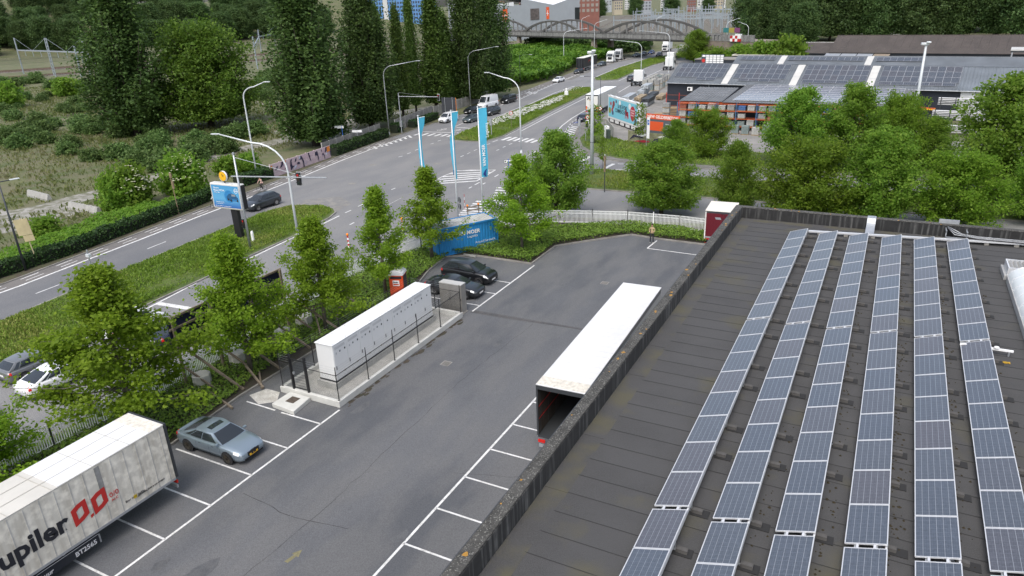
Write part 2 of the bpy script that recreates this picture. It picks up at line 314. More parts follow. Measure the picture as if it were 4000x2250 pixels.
# ------------------------------------------------------------------ raised islands
def inset(poly, d):
    n = len(poly); a = sum(poly[i][0]*poly[(i+1)%n][1]-poly[(i+1)%n][0]*poly[i][1] for i in range(n)); sg = 1 if a > 0 else -1; out = []
    for i in range(n):
        p0, p1, p2 = Vector(poly[i-1]), Vector(poly[i]), Vector(poly[(i+1)%n]); t1 = (p1-p0).normalized(); t2 = (p2-p1).normalized()
        nn = Vector((-(t1.y+t2.y), t1.x+t2.x)); L = nn.length; nn = nn/L if L > 1e-4 else Vector((-t1.y,t1.x)); out.append(tuple(p1 + nn*sg*d/max(.5, L/2)))
    return out
def island(name, poly, h=.12, top=None, kerb=.16):
    k = struct(MB().prism(poly, .002, h, bottom=False).build(name, CONCD))
    MB().sheet(inset(poly, kerb), h+.012).build('verge', top or M_GRASS, k); return k
MED1 = [(-56.4,-30),(-57.4,10),(-58,25.69),(-58.95,33.54),(-60,41.2),(-60.9,50),(-61.4,55.5),(-60.9,59.2),(-59.2,60.3),(-56.5,60.6),(-54.66,60.2),(-53.4,59),(-52.6,57),(-51.6,50.4),(-51.1,43.5),(-50.4,38.4),(-49.9,32.6),(-49.2,25.8),(-48.6,18),(-48,-30)]
MED2 = [(-65.63,102.08),(-63.99,100.82),(-61.59,100.77),(-59.14,100.95),(-58.16,101.59),(-57.58,106.57),(-61.74,135.91),(-64.6,163),(-65.3,169.5),(-68.1,173),(-72.4,173.3),(-71.4,153.4),(-69.6,136),(-68.1,119.4),(-67.09,112.82),(-66.41,106.7)]
MED3 = [(-75.9,195.3),(-73.5,190.5),(-71,190),(-67.8,192.4),(-69.6,212),(-71,236.2),(-69,265),(-66,300),(-60,335),(-64,338),(-74,300),(-80.4,257),(-78.8,221)]
for nm, p in (('median_strip', MED1), ('median_strip', MED2), ('median_strip', MED3)): island(nm, p)
ISL = [(-33.6,78.6),(-31.5,77.8),(-16,78.3),(80,82),(80,87),(-18.8,87.9),(-29.5,87.8),(-33,88.6),(-34.9,87.4),(-35,82)]
island('traffic_island', ISL)
CORN = [(-46,108.8),(-42.75,101.8),(-39.9,97.4),(-37.3,95.9),(-33.4,93.75),(-30,92.75),(-24,92.3),(-19.5,92.5),(80,98),(80,112),(-20,104),(-31,106.2),(-36,107.3),(-39.3,109.6),(-43,116.8),(-46.5,126),(-51,128),(-48.6,117)]
island('pavement', CORN, .12, M_PAVE)
GC = [(-47,124),(-45.9,115.2),(-44.2,107.6),(-41.4,102.1),(-38,97.95),(-33.3,95.1),(-30.6,94.6),(-20,94.3),(80,100),(80,112),(-20,104),(-31,106.2),(-36,107.3),(-39.3,109.6),(-43,116.8)]
struct(MB().prism(GC, .13, .17, bottom=False).build('grass_verge', M_GRASS))
# left verge between road and hedge, wasteland track, sandy patches
vL = cut(LK, -45, 118); k = MB(); strip(k, off(vL, -.08), .16, .10)
kk = MB()
for p, q in zip(vL[::2], vL[2::2]): kk.beam((p[0]-.08,p[1],.04), (q[0]-.08,q[1],.04), .16, .12)
struct(kk.build('kerb', CONCD))
mb = MB(); strip(mb, off(vL, -1.3), 2.3, .05); struct(mb.build('verge', ground_mat('verge_soil', (.062,.05,.036), (.085,.078,.045), (.055,.07,.022), .5, 1.5, .95, grain=12)))
TR = [(-90.24,35.31),(-90.38,43.52),(-90.24,49.03),(-90.03,57.38),(-91.92,67.48),(-94.72,77.02),(-95.11,85.58),(-93.75,93.43),(-92.86,102.79),(-96.25,116.31),(-93.2,125.77),(-89.87,136.1)]
mb = MB(); pts = resample(TR, 2.5); rw = random.Random(3)
l, r_ = off(pts, -2.2), off(pts, 2.2)
l = [(p[0]+rw.uniform(-.6,.6), p[1]+rw.uniform(-.6,.6)) for p in l]; r_ = [(p[0]+rw.uniform(-.6,.6), p[1]+rw.uniform(-.6,.6)) for p in r_]
for i in range(len(pts)-1): mb.add([(*l[i],.008),(*r_[i],.008),(*r_[i+1],.008),(*l[i+1],.008)], [(0,1,2,3)])
struct(mb.build('dirt_track', M_PATH))
for nm, pl, m in (('gravel_patch', [(-94.95,46.03),(-90.51,46.32),(-89.76,51.76),(-83.32,51.11),(-82.57,44.36),(-83.06,39.49)], M_PATH), ('gravel_patch', [(-89.52,91.28),(-102.93,99.03),(-103.42,103.43),(-97.83,115.93),(-108.49,129.34),(-104.41,130.21),(-94.63,116.69),(-81.15,93.66)], M_PATH),
        ('gravel_patch', [(-147.24,137.39),(-141.5,141.4),(-130.2,129.75),(-138.41,129.83)], M_PATH), ('dark_soil', [(-172.73,103.34),(-176.06,108.18),(-175.89,115.89),(-170.21,111.96),(-166.69,105.5),(-168.71,101.98)], M_SOIL), ('dark_soil', [(-229.1,124.26),(-228.88,133.56),(-223.61,130.94),(-221.86,121.24)], M_PATH), ('gravel_patch', [(-156.88,80.08),(-157.62,86.99),(-154.07,85.5),(-152.83,77.86)], M_PATH), ('gravel_patch', [(-153.7,94.36),(-155.4,98.66),(-150.52,95.15),(-150.12,92.68)], M_PATH), ('gravel_patch', [(-220.83,141),(-226.99,145.1),(-225.23,149.32),(-217.56,144.03)], M_PATH),
        ('concrete_apron', [(-83.62,162.42),(-83.67,167.51),(-84.08,177.26),(-83.35,182.01),(-82.55,175.23),(-81.08,162.84)], M_PAVE)):
    struct(MB().sheet(pl, .006 if nm != 'dark_soil' else .007).build(nm, m))
# ------------------------------------------------------------------ yard
YARD = [(-31.4,-40),(-31.4,20),(-31.9,25),(-31.9,43),(-33.2,47),(-33.8,50.7),(-31.7,52.0),(-25.8,51.9),(-25.8,57.0),(-23.9,59.1),(-20.5,62.66),(-17.4,62.3),(-13.4,62.2),(-4,62),(-4,-40)]
yard = struct(MB().sheet(YARD, .016).build('yard_pavement', M_YARD))
YL, YR = -25.5, -15.85
def ymark(p, q, w_=.1, m=None):
    mb = MB(); mb.band(p, q, w_, .0205); return mb.build('bay_line', m or M_PAINT, yard)
ymark((YL,-5),(YL,26.3),.12); ymark((YL,41.25),(YL,51.8),.12); ymark((YR,-5),(YR,44.5),.12)
for y in (4.7,7.2,9.7,12.2,14.72,17.2,19.7,22.2): ymark((YL,y),(-30.95,y))
ymark((YL,24.72),(-28.4,24.72)); ymark((-28.9,24.75),(-31.2,24.8))
for y in (42.4,44.9,47.4): ymark((YL,y),(-31.2,y))
for k in range(-5,8): ymark((YR,18.94+2.51*k),(-8.0,18.94+2.51*k))
ymark((-17.77,62.0),(-17.93,59.56),.12); ymark((-17.93,59.56),(-9,59.2),.12)
mb = MB(); mb.sheet([(-19.75,15.95),(-19.55,15.95),(-19.5,16.4),(-19.38,16.38),(-19.55,16.8),(-19.8,16.45),(-19.66,16.42)], .0207); mb.build('arrow_mark', mat('faded_yellow_paint', (.17,.155,.085), .85, 0, .3, 6), yard)
PATCH = ground_mat('asphalt_patch', (.062,.063,.066), (.078,.078,.08), (.10,.095,.09), .5, 2, .85, grain=22)
mb = MB(); mb.sheet([(-25.6,41.0),(-22,41.05),(-18.9,41.3),(-13,41.5),(-13,41.75),(-19,41.6),(-25.6,41.5)], .0203); mb.build('asphalt_seam', PATCH, yard)
mb = MB(); mb.band((-25.3,41.2),(-16.8,41.45),.035,.0209); mb.build('crack', mat('crack_black', (.02,.02,.02), .9), yard)
mb = MB()
rq = random.Random(8)
for i in range(46):
    yy = 26.6+13*rq.random()**1.1; xx = -25.55+abs(rq.gauss(0,.16)); r0 = rq.uniform(.05,.2); n = 8; mb.add([(xx+r0*rq.uniform(.4,1)*math.cos(6.283*j/n), yy+2.2*r0*rq.uniform(.4,1.2)*math.sin(6.283*j/n), .0205+.00004*i) for j in range(n)], [tuple(range(n))])
mb.build('dirt_edge', M_SOIL, yard)
SLAB = ground_mat('cast_slab', (.42,.41,.38), (.50,.49,.46), (.30,.28,.24), .6, 2, .85, grain=20)
MB().sheet([(-31.6,25.4),(-31.2,26.4),(-30.15,26.4),(-29.5,25.5),(-30.3,24.85)], .0212).build('concrete_apron', SLAB, yard)
# planting strip with kerb edge
STRIP = [(-38.0,-40),(-38.0,30),(-39.0,43),(-37.9,50),(-35.9,58),(-30.8,65.4),(-22,66.9),(-12,67.5),(-8.2,67.5),(-8.2,62.3),(-13.4,62.3),(-17.4,62.42),(-20.55,62.8),(-24,59.2),(-25.9,57.1),(-25.9,52),(-31.8,52.1),(-33.95,50.8),(-33.3,47),(-32.05,43),(-32.05,25),(-31.5,20),(-31.5,-40)]
struct(MB().prism(STRIP, .003, .08, bottom=False).build('planting_bed', M_SOIL))
ke = [(-31.45,-40),(-31.45,20),(-31.97,25),(-31.97,43),(-33.25,47),(-33.87,50.75),(-31.75,52.05),(-25.85,51.95),(-25.85,57.05),(-23.95,59.15),(-20.5,62.73),(-17.4,62.36),(-13.4,62.25),(-8.2,62.25)]
kb = MB()
for p, q in zip(ke, ke[1:]): kb.beam((*p,.07), (*q,.07), .12, .15)
struct(kb.build('kerb', CONCD))

ST = ground_mat('oil_stain', (.070,.073,.078), (.086,.089,.094), (.10,.10,.102), 1.0, 3, .7, grain=26)
rs = random.Random(31)
for i in range(9):
    c = (rs.uniform(-24.5,-9.5), rs.uniform(8,58)); r0 = rs.uniform(.12,.5); n = 11
    MB().add([(c[0]+r0*rs.uniform(.5,1.3)*math.cos(6.283*j/n), c[1]+2.0*r0*rs.uniform(.5,1.2)*math.sin(6.283*j/n), .0201+.00005*i) for j in range(n)], [tuple(range(n))]).build('oil_stain', ST, yard)
def crack(pts, w_=.022):
    mb = MB(); p = pts[0]
    for q in pts[1:]:
        n = max(2, int(math.hypot(q[0]-p[0], q[1]-p[1])/.6)); prev = p
        for k in range(1, n+1):
            u = k/n; nx = (p[0]+(q[0]-p[0])*u+rs.uniform(-.07,.07), p[1]+(q[1]-p[1])*u+rs.uniform(-.07,.07)); mb.band(prev, nx, w_*rs.uniform(.5,1.3), .0216); prev = nx
        p = q
    mb.build('crack', MATS['crack_black'], yard)
crack([(-24.8,18.5),(-21.5,18.2),(-18.6,18.6)]); crack([(-20.8,8),(-20.5,20),(-20.9,33),(-20.4,41)], .016); 0 and crack([(-25.2,52),(-19,53.5),(-12,53)], .02); crack([(-16.5,24),(-12,25.5),(-8.2,25.2)], .015)
for c in ((-22.9,33.5),(-18.5,50.2)):
    g0 = MB().box(c[0]-.3,c[0]+.3,c[1]-.3,c[1]+.3,.0203,.0222).build('drain_cover', CONCD, yard)
    for k in range(6): MB().box(c[0]-.24,c[0]+.24,c[1]-.24+k*.085,c[1]-.205+k*.085,.0223,.0228).build('slot', MATS['crack_black'], g0)
# ================================================================== flat-roofed warehouse the camera hovers over
RZ = 7.85
def streak_mat(name, base, streak, top=None, sx=6.0, sz=.25, lo=.5, hi=.75, rough=.95):
    m = bpy.data.materials.new(name); m.use_nodes = True; t = m.node_tree; b = t.nodes['Principled BSDF']; b.inputs['Roughness'].default_value = rough
    g = t.nodes.new('ShaderNodeNewGeometry'); mp = t.nodes.new('ShaderNodeMapping'); mp.inputs['Scale'].default_value = (sx, sx, sz); t.links.new(g.outputs['Position'], mp.inputs['Vector'])
    c = mixc(t, noise(t, mp.outputs['Vector'], 1.0, 5, lo, hi), base, streak)
    c = mixc(t, noise(t, g.outputs['Position'], 3.0, 5, .45, .8), c, tuple(x*1.5 for x in base))
    t.links.new(c, b.inputs['Base Color']); return m
def lichen_mat():
    m = bpy.data.materials.new('lichen_coping'); m.use_nodes = True; t = m.node_tree; b = t.nodes['Principled BSDF']; b.inputs['Roughness'].default_value = .95
    g = t.nodes.new('ShaderNodeNewGeometry'); c = mixc(t, noise(t, g.outputs['Position'], 2.5, 5), (.034,.033,.030), (.060,.058,.053))
    c = mixc(t, noise(t, g.outputs['Position'], 26.0, 6, .56, .66), c, (.19,.19,.17)); t.links.new(c, b.inputs['Base Color'])
    bp = t.nodes.new('ShaderNodeBump'); bp.inputs['Strength'].default_value = .5; bp.inputs['Distance'].default_value = .03; t.links.new(noise(t, g.outputs['Position'], 12, 5, .3, .7), bp.inputs['Height']); t.links.new(bp.outputs['Normal'], b.inputs['Normal'])
    return m
def felt_mat(name, moss):
    m = bpy.data.materials.new(name); m.use_nodes = True; t = m.node_tree; b = t.nodes['Principled BSDF']; b.inputs['Roughness'].default_value = .93
    g = t.nodes.new('ShaderNodeNewGeometry'); oi = t.nodes.new('ShaderNodeObjectInfo')
    c = mixc(t, noise(t, g.outputs['Position'], .7, 5), (.044,.043,.042), (.054,.053,.052))
    c = mixc(t, noise(t, g.outputs['Position'], 40, 3, .35, .7), c, (.062,.062,.062))
    hs = t.nodes.new('ShaderNodeHueSaturation'); mr = t.nodes.new('ShaderNodeMapRange'); mr.inputs[3].default_value = .955; mr.inputs[4].default_value = 1.045
    t.links.new(oi.outputs['Random'], mr.inputs[0]); t.links.new(mr.outputs[0], hs.inputs['Value']); t.links.new(c, hs.inputs['Color']); c = hs.outputs[0]
    f_ = noise(t, g.outputs['Position'], .9 if moss else .55, 6, .44 if moss else .56, .66 if moss else .74)
    mm = t.nodes.new('ShaderNodeMath'); mm.operation = 'MULTIPLY'; mm.inputs[1].default_value = .75; t.links.new(f_, mm.inputs[0])
    c = mixc(t, mm.outputs[0], c, (.078,.072,.042)); t.links.new(c, b.inputs['Base Color'])
    bp = t.nodes.new('ShaderNodeBump'); bp.inputs['Strength'].default_value = .3; bp.inputs['Distance'].default_value = .02; t.links.new(noise(t, g.outputs['Position'], 60, 3, .3, .7), bp.inputs['Height']); t.links.new(bp.outputs['Normal'], b.inputs['Normal'])
    return m
M_FELT = felt_mat('roofing_felt', False); M_FELTM = felt_mat('mossy_roofing_felt', True)
M_STREAK = streak_mat('streaked_parapet', (.018,.018,.018), (.13,.13,.125)); M_LICH = lichen_mat(); M_WALLP = streak_mat('warehouse_wall', (.16,.16,.155), (.10,.10,.095), sx=2)
wh = thing('warehouse', 'flat-roofed warehouse with dark felt roof, lichen-covered parapet and rows of solar panels', 'building', (0,0,0))
MB().box(-7.94, 45, -35, 45.7, 0, RZ-.02).build('wall', M_WALLP, wh)
pa = MB().box(-7.6, -7.596, -35, 45.36, RZ-.05, 8.5).box(-7.596, 45, 45.356, 45.36, RZ-.05, 8.5).build('parapet_lining', M_STREAK, wh)
MB().box(-7.97, -7.604, -35, 45.73, 7.2, 8.50).box(-7.6, 45, 45.37, 45.73, 7.2, 8.50).build('parapet', M_STREAK, wh)
MB().box(-8.02, -7.62, -35, 45.78, 8.504, 8.56).box(-7.62, 45, 45.37, 45.78, 8.504, 8.56).build('coping', M_LICH, wh, bevel=.02)
MB().box(-8.05, -8.024, -35, 45.8, 8.40, 8.535).build('edge_trim', DARKM, wh)
MB().sheet([(-7.6,-35),(45,-35),(45,45.36),(-7.6,45.36)], RZ-.01).build('roof_deck', M_FELT, wh)
sm = MB().add([(-6.88,0,.012),(17,0,.012),(17,.93,.002),(-6.88,.93,.002),(-6.88,0,.0),(17,0,.0)], [(0,1,2,3),(4,5,1,0)]).add([(-6.88,-.004,.0135),(17,-.004,.0135),(17,.016,.0135),(-6.88,.016,.0135)], [(0,1,2,3)], 1).mesh('roofing_strip', [M_FELT, mat('seam_shadow', (.016,.016,.016), .8)])  # thin dark band along each lap paints in the seam's shadow line
y = 4.0; k = 0
while y < 45.3:
    ob('roofing_strip', sm, wh, (rnd.uniform(-.03,.03), y, RZ)); y += .9
y = 4.0
while y < 45:
    L = rnd.uniform(2.4, 4.5); L = min(L, 45.3-y); MB().add([(-7.57,0,.02),(-6.84,0,.016),(-6.84,L+.05,.005),(-7.57,L+.05,.008),(-7.57,0,0),(-6.84,0,0)], [(0,1,2,3),(4,5,1,0)]).build('edge_strip', M_FELTM, wh, (0,y,RZ)); y += L
MB().box(-6.8, 17, 44.75, 45.33, RZ+.002, RZ+.014).build('edge_strip', M_FELTM, wh)
OLICH = mat('orange_lichen', (.32,.17,.03), .95, 0, .3, 20)
for i in range(34):
    c = (rnd.uniform(-7.95,-7.68), rnd.uniform(9,45), 8.563) if i < 24 else (rnd.uniform(-7,4), 45.5+rnd.uniform(-.15,.2), 8.563)
    n = 7; r0 = rnd.uniform(.03,.09); MB().add([(c[0]+r0*rnd.uniform(.5,1.2)*math.cos(a*2*math.pi/n), c[1]+r0*rnd.uniform(.5,1.6)*math.sin(a*2*math.pi/n), c[2]) for a in range(n)], [tuple(range(n))]).build('lichen_patch', OLICH, wh)
# solar panels
def cell_mat(name, dark):
    m = bpy.data.materials.new(name); m.use_nodes = True; t = m.node_tree; b = t.nodes['Principled BSDF']; b.inputs['Roughness'].default_value = .28; b.inputs['Specular IOR Level'].default_value = 1.0
    tc = t.nodes.new('ShaderNodeTexCoord'); oi = t.nodes.new('ShaderNodeObjectInfo'); sp = t.nodes.new('ShaderNodeSeparateXYZ'); t.links.new(tc.outputs['UV'], sp.inputs[0])
    def line(out, count, wid):
        a = t.nodes.new('ShaderNodeMath'); a.operation = 'MULTIPLY'; a.inputs[1].default_value = count; t.links.new(out, a.inputs[0])
        f_ = t.nodes.new('ShaderNodeMath'); f_.operation = 'FRACT'; t.links.new(a.outputs[0], f_.inputs[0])
        d = t.nodes.new('ShaderNodeMath'); d.operation = 'SUBTRACT'; d.inputs[1].default_value = .5; t.links.new(f_.outputs[0], d.inputs[0])
        ab = t.nodes.new('ShaderNodeMath'); ab.operation = 'ABSOLUTE'; t.links.new(d.outputs[0], ab.inputs[0])
        g_ = t.nodes.new('ShaderNodeMath'); g_.operation = 'GREATER_THAN'; g_.inputs[1].default_value = .5-wid; t.links.new(ab.outputs[0], g_.inputs[0]); return g_.outputs[0]
    lx, ly, bus = line(sp.outputs[0], 6, .026), line(sp.outputs[1], 10, .018), line(sp.outputs[0], 18, .016)
    rr = t.nodes.new('ShaderNodeValToRGB'); e = rr.color_ramp.elements; e[0].color = (*[x*dark for x in (.054,.066,.086)], 1); e[1].color = (*[x*dark for x in (.068,.066,.076)], 1); rr.color_ramp.interpolation = 'LINEAR'
    k_ = rr.color_ramp.elements.new(.55); k_.color = (*[x*dark for x in (.060,.070,.086)], 1)
    t.links.new(oi.outputs['Random'], rr.inputs['Fac'])
    vo = t.nodes.new('ShaderNodeTexVoronoi'); vo.inputs['Scale'].default_value = 22; t.links.new(tc.outputs['Object'], vo.inputs['Vector'])
    hs = t.nodes.new('ShaderNodeHueSaturation'); t.links.new(rr.outputs[0], hs.inputs['Color']); mr = t.nodes.new('ShaderNodeMapRange'); mr.inputs[3].default_value = .8; mr.inputs[4].default_value = 1.25; t.links.new(vo.outputs['Color'], mr.inputs[0]); t.links.new(mr.outputs[0], hs.inputs['Value'])
    c = mixc(t, bus, hs.outputs[0], (.15,.17,.20)); c = mixc(t, ly, c, (.15,.17,.20)); c = mixc(t, lx, c, (.30,.32,.35)); t.links.new(c, b.inputs['Base Color']); return m
M_CELL = cell_mat('solar_cells', 1.0); M_ALU = mat('aluminium_frame', (.62,.63,.64), .38, .3)
def panel_meshes(L, W, tilt):
    ct, st = math.cos(tilt), math.sin(tilt)
    def P(u, v, h): return (u*ct - h*st, v, u*st + h*ct)
    fr = MB(); fw = .022
    def bar(u0,u1,v0,v1): fr.add([P(u0,v0,-.02),P(u1,v0,-.02),P(u1,v1,-.02),P(u0,v1,-.02),P(u0,v0,.022),P(u1,v0,.022),P(u1,v1,.022),P(u0,v1,.022)], [(3,2,1,0),(4,5,6,7),(0,1,5,4),(1,2,6,5),(2,3,7,6),(3,0,4,7)])
    bar(0,fw,0,L); bar(W-fw,W,0,L); bar(fw,W-fw,0,fw); bar(fw,W-fw,L-fw,L)
    me = MB().add([P(fw,fw,.014),P(W-fw,fw,.014),P(W-fw,L-fw,.014),P(fw,L-fw,.014),P(fw,fw,-.01),P(W-fw,fw,-.01),P(W-fw,L-fw,-.01),P(fw,L-fw,-.01)], [(0,1,2,3),(7,6,5,4)]).mesh('cells', M_CELL)
    uv = me.uv_layers.new(name='UVMap')
    for i, q in enumerate([(0,0),(1,0),(1,1),(0,1),(0,1),(1,1),(1,0),(0,0)]): uv.data[i].uv = q
    return fr.mesh('solar_panel', M_ALU), me
TILT = math.asin(.296/.99); FRM, CELLM = panel_meshes(1.65, .99, TILT)
ROWX = [-4.34,-2.77,-1.19,.45,2.03,3.62]; ROWY = [42.80,42.95,43.13,43.39,43.60,43.82]
ords = ['nearest the long parapet', 'second from the long parapet', 'third from the long parapet', 'fourth from the long parapet', 'fifth from the long parapet', 'the last one beside the white rooflight']
blk = MB().box(-.15,.15,-.07,.07,.02,.12).mesh('ballast_block', mat('ballast_concrete', (.075,.072,.068), .95, 0, .25, 6)); pad = MB().box(-.2,.3,-.16,.16,0,.02).mesh('rubber_pad', RUB)
for i, (x, yt) in enumerate(zip(ROWX, ROWY)):
    row = thing('solar_panel_row', 'tilted row of blue solar panels on felt roof, %s' % ords[i], 'solar panels', (x, yt, RZ), 0, 'rows of roof solar panels')
    y = 0; bl = MB()
    for gi in range(3):
        for j in range(8 if gi < 2 else 6):
            p = ob('solar_panel', FRM, row, (0, y-1.66, .19)); ob('cells', CELLM, p); y -= 1.67
        y -= .146
    Lr = -y
    for u in (.25, .75):
        MB().box(u*.954-.02, u*.954+.02, -Lr, .02, .11+u*.296, .15+u*.296).build('rail', GREYM, row)
    hb = MB().box(.90,.945,-Lr,-.02,.30,.42); hb.build('back_rail', M_ALU, row)
    for u in (.3, .7):
        for gy in (13.36, 26.87):
            MB().box(u*.954-.03,u*.954+.03,-gy-.13,-gy-.0,.17+u*.296,.2+u*.296).build('clamp', M_ALU, row)
    yy = -.25
    while yy > -Lr:
        ob('rubber_pad', pad, row, (1.12+rnd.uniform(-.04,.04), yy, .012)); ob('ballast_block', blk, row, (1.08+rnd.uniform(-.05,.05), yy, .013)); MB().box(.05,1.0,yy-.02,yy+.02,.03,.07).build('foot_rail', GREYM, row)
        bl.beam((.93,yy,.05),(.93,yy,.33),.03,.03); yy -= (1.67 if int(-yy*7) % 2 else 2.9)
    bl.build('strut', GREYM, row)
# moss tufts between the rows
mo = MB(); rm = random.Random(5)
for i in range(520):
    k = rm.choice([2,2,3,3,3,4,4,5,1]); x = ROWX[min(k,5)]+ (1.0 + abs(rm.gauss(.08,.16)) if k < 6 else 0); y = rm.uniform(10, 38) if k > 1 else rm.uniform(9,22)
    s_ = rm.uniform(.015,.05); n = 5; a0 = rm.random()*6
    mo.add([(x+s_*rm.uniform(.7,1.5)*math.cos(a0+j*2*math.pi/n), y+s_*rm.uniform(.7,1.5)*math.sin(a0+j*2*math.pi/n), RZ+.008) for j in range(n)]+[(x,y,RZ+.02+s_*.8)], [(j,(j+1)%n,n) for j in range(n)])
stuff(mo.build('moss', mat('moss_tuft', (.028,.022,.010), .95, 0, .4, 9)), 'dark moss tufts scattered between the solar rows', 'moss')
# cable tray, cover plate, cables, skylight, vent
t = thing('cable_tray', 'long pale metal cable tray crossing the roof behind the solar rows', 'cable tray', (-3.4,43.25,RZ), R(8.2))
MB().box(0,13,-.1,.1,.16,.24).build('tray', M_ALU, t); 
for k in range(9): MB().box(.5+k*1.4,.72+k*1.4,-.08,.1,.015,.155).build('support_block', CONCD, t)
t = thing('cover_plate', 'bent galvanised sheet metal cover running over the far parapet', 'cover plate', (-.45,43.75,RZ))
MB().add([(0,0,.26),(.46,0,.26),(.46,1.5,.42),(0,1.5,.42),(0,1.62,.72),(.46,1.62,.72),(.46,2.06,.74),(0,2.06,.74),(0,2.06,.4),(.46,2.06,.4)], [(0,1,2,3),(3,2,5,4),(4,5,6,7),(7,6,9,8)]).build('sheet', GREYM, t); MB().box(0,.46,0,.03,0.01,.255).box(.0,.46,1.45,1.48,.01,.4).build('bracket', GREYM, t)
t = thing('cable_bracket', 'metal bracket holding thick black cables at the far parapet', 'cable bracket', (3.55,44.6,RZ))
MB().box(0,.05,0,.05,0,.62).box(1.0,1.05,0,.05,0,.62).box(0,1.05,0,.05,.2,.25).box(0,.05,0,.9,.5,.55).box(1.0,1.05,0,.9,.5,.55).build('frame', GREYM, t); MB().box(-.35,.65,1.05,1.09,.66,.95).build('back_plate', GREYM, t)
for k in range(8): MB().tube([(.1,.75-.05*k,.62),(.45,.6-.05*k,.5-.03*k),(.8,.45-.06*k,.35),(1.6,.35-.06*k,.30),(4,.45-.06*k,.28),(9,.85-.06*k,.26)], .028, 6).build('cable', RUB if k % 3 else GREYM, t, smooth=True)
sk_ = thing('rooflight', 'white translucent barrel-vault rooflight with ribs at the right roof edge', 'rooflight', (5.92,0,RZ))
OPAL = mat('opal_sheet', (.60,.63,.63), .35, 0, .06, .5); WKERB = mat('rooflight_kerb', (.36,.36,.35), .7, 0, .15, 2)
MB().box(0,4.2,6,38.85,.012,.30).build('kerb', WKERB, sk_)
for k in range(31):
    y0 = 6.05+k*1.058; v = MB(); n = 12; vs_ = []
    for j in range(n+1):
        a = math.pi*j/n; vs_ += [(2.1-2.06*math.cos(a), y0, .302+.75*math.sin(a)), (2.1-2.06*math.cos(a), y0+1.03, .302+.75*math.sin(a))]
    v.add(vs_, [(2*j,2*j+2,2*j+3,2*j+1) for j in range(n)]); v.build('vault_sheet', OPAL, sk_, smooth=True)
    MB().add([(p[0], p[1]+(.03 if q % 2 else 1.026), p[2]+.012) if 1 else p for q, p in enumerate([(2.1-2.07*math.cos(math.pi*j/8), y0, .302+.755*math.sin(math.pi*j/8)) for j in range(9) for _ in (0,1)])], [(2*j,2*j+2,2*j+3,2*j+1) for j in range(0)]).mesh if False else None
    MB().tube([(2.1-2.075*math.cos(math.pi*j/10), y0+1.044, .302+.755*math.sin(math.pi*j/10)) for j in range(11)], .02, 5).build('rib', M_ALU, sk_)
MB().add([(2.1-2.06*math.cos(math.pi*j/12), 38.8, .302+.75*math.sin(math.pi*j/12)) for j in range(13)], [tuple(range(13))]).build('end_panel', OPAL, sk_)
t = thing('roof_vent', 'small louvred metal roof vent beside the white rooflight', 'roof vent', (5.95,39.05,RZ)); MB().box(-.12,1.6,0,1.6,.012,.25).build('base', WKERB, t)
MB().box(0,1.5,.1,.16,.25,.62).box(0,1.5,1.4,1.46,.25,.62).box(0,.06,.16,1.4,.25,.62).box(1.44,1.5,.16,1.4,.25,.62).build('housing', M_ALU, t)
for k in range(7): MB().obox((.16+k*.19,.78,.55),(.03,1.2,.18),0,0,(0,.6)).build('louvre', WKERB, t)
t = thing('bracket_arm', 'white bar sticking out sideways from the gap in the last solar row', 'bar', (3.6,30.15,RZ)); MB().box(0,1.75,-.04,.04,.2,.27).build('bar', WHITE, t); MB().lathe([(0,0),(.1,.02),(.08,.07),(0,.09)], (1.2,0,.27), 8).build('cap', WHITE, t, smooth=True); MB().box(.05,.1,-.03,.03,.012,.2).box(1.6,1.65,-.03,.03,.012,.2).build('foot', GREYM, t)
mb = MB(); [mb.add([(5.1+rnd.uniform(-.14,.14), 29.5+rnd.uniform(-.1,.1), RZ+.02+rnd.uniform(0,.04)) for _ in range(3)], [(0,1,2)]) for _ in range(16)]
tag(mb.build('dead_leaves', mat('yellow_leaf', (.42,.26,.02), .8)), 'small clump of yellow leaves on the felt near the white bar', 'leaves')
# ================================================================== vehicles
KIND = {  # L W H belt | stations (x, top z, width) | greenhouse: windscreen base, roof front, roof rear, rear base
 'sedan': (4.75,1.84,1.43,.92,[(-1,.74,.74),(-.975,.90,.86),(-.86,.98,.95),(-.6,.96,.99),(-.2,.93,1),(.2,.93,1),(.45,.92,.99),(.68,.86,.97),(.86,.77,.92),(.96,.68,.84),(1,.58,.74)],(.47,.12,-.34,-.80)),
 'hatch': (4.28,1.80,1.47,.95,[(-1,.80,.80),(-.975,.95,.90),(-.85,.99,.97),(-.5,.97,1),(0,.95,1),(.35,.95,1),(.58,.93,.98),(.76,.86,.95),(.9,.76,.89),(.97,.68,.82),(1,.58,.74)],(.54,.14,-.66,-.95)),
 'suv': (4.55,1.86,1.66,1.07,[(-1,.90,.82),(-.975,1.05,.91),(-.85,1.10,.97),(-.5,1.09,1),(0,1.06,1),(.35,1.06,1),(.56,1.05,.98),(.76,.99,.95),(.9,.90,.89),(.97,.80,.82),(1,.66,.76)],(.53,.16,-.70,-.95)),
 'minivan': (4.5,1.86,1.83,1.08,[(-1,1.0,.88),(-.98,1.08,.95),(-.8,1.1,.99),(-.4,1.1,1),(0,1.1,1),(.4,1.1,1),(.62,1.07,.98),(.8,.99,.95),(.92,.88,.89),(.98,.76,.82),(1,.62,.76)],(.66,.30,-.9,-.985)),
 'van': (5.9,2.0,2.6,1.25,[(-1,1.15,.90),(-.985,1.24,.96),(-.8,1.25,1),(-.4,1.25,1),(0,1.25,1),(.4,1.25,1),(.66,1.22,.98),(.82,1.12,.95),(.93,.98,.89),(.98,.84,.82),(1,.66,.76)],(.74,.46,-.93,-.985)),
}
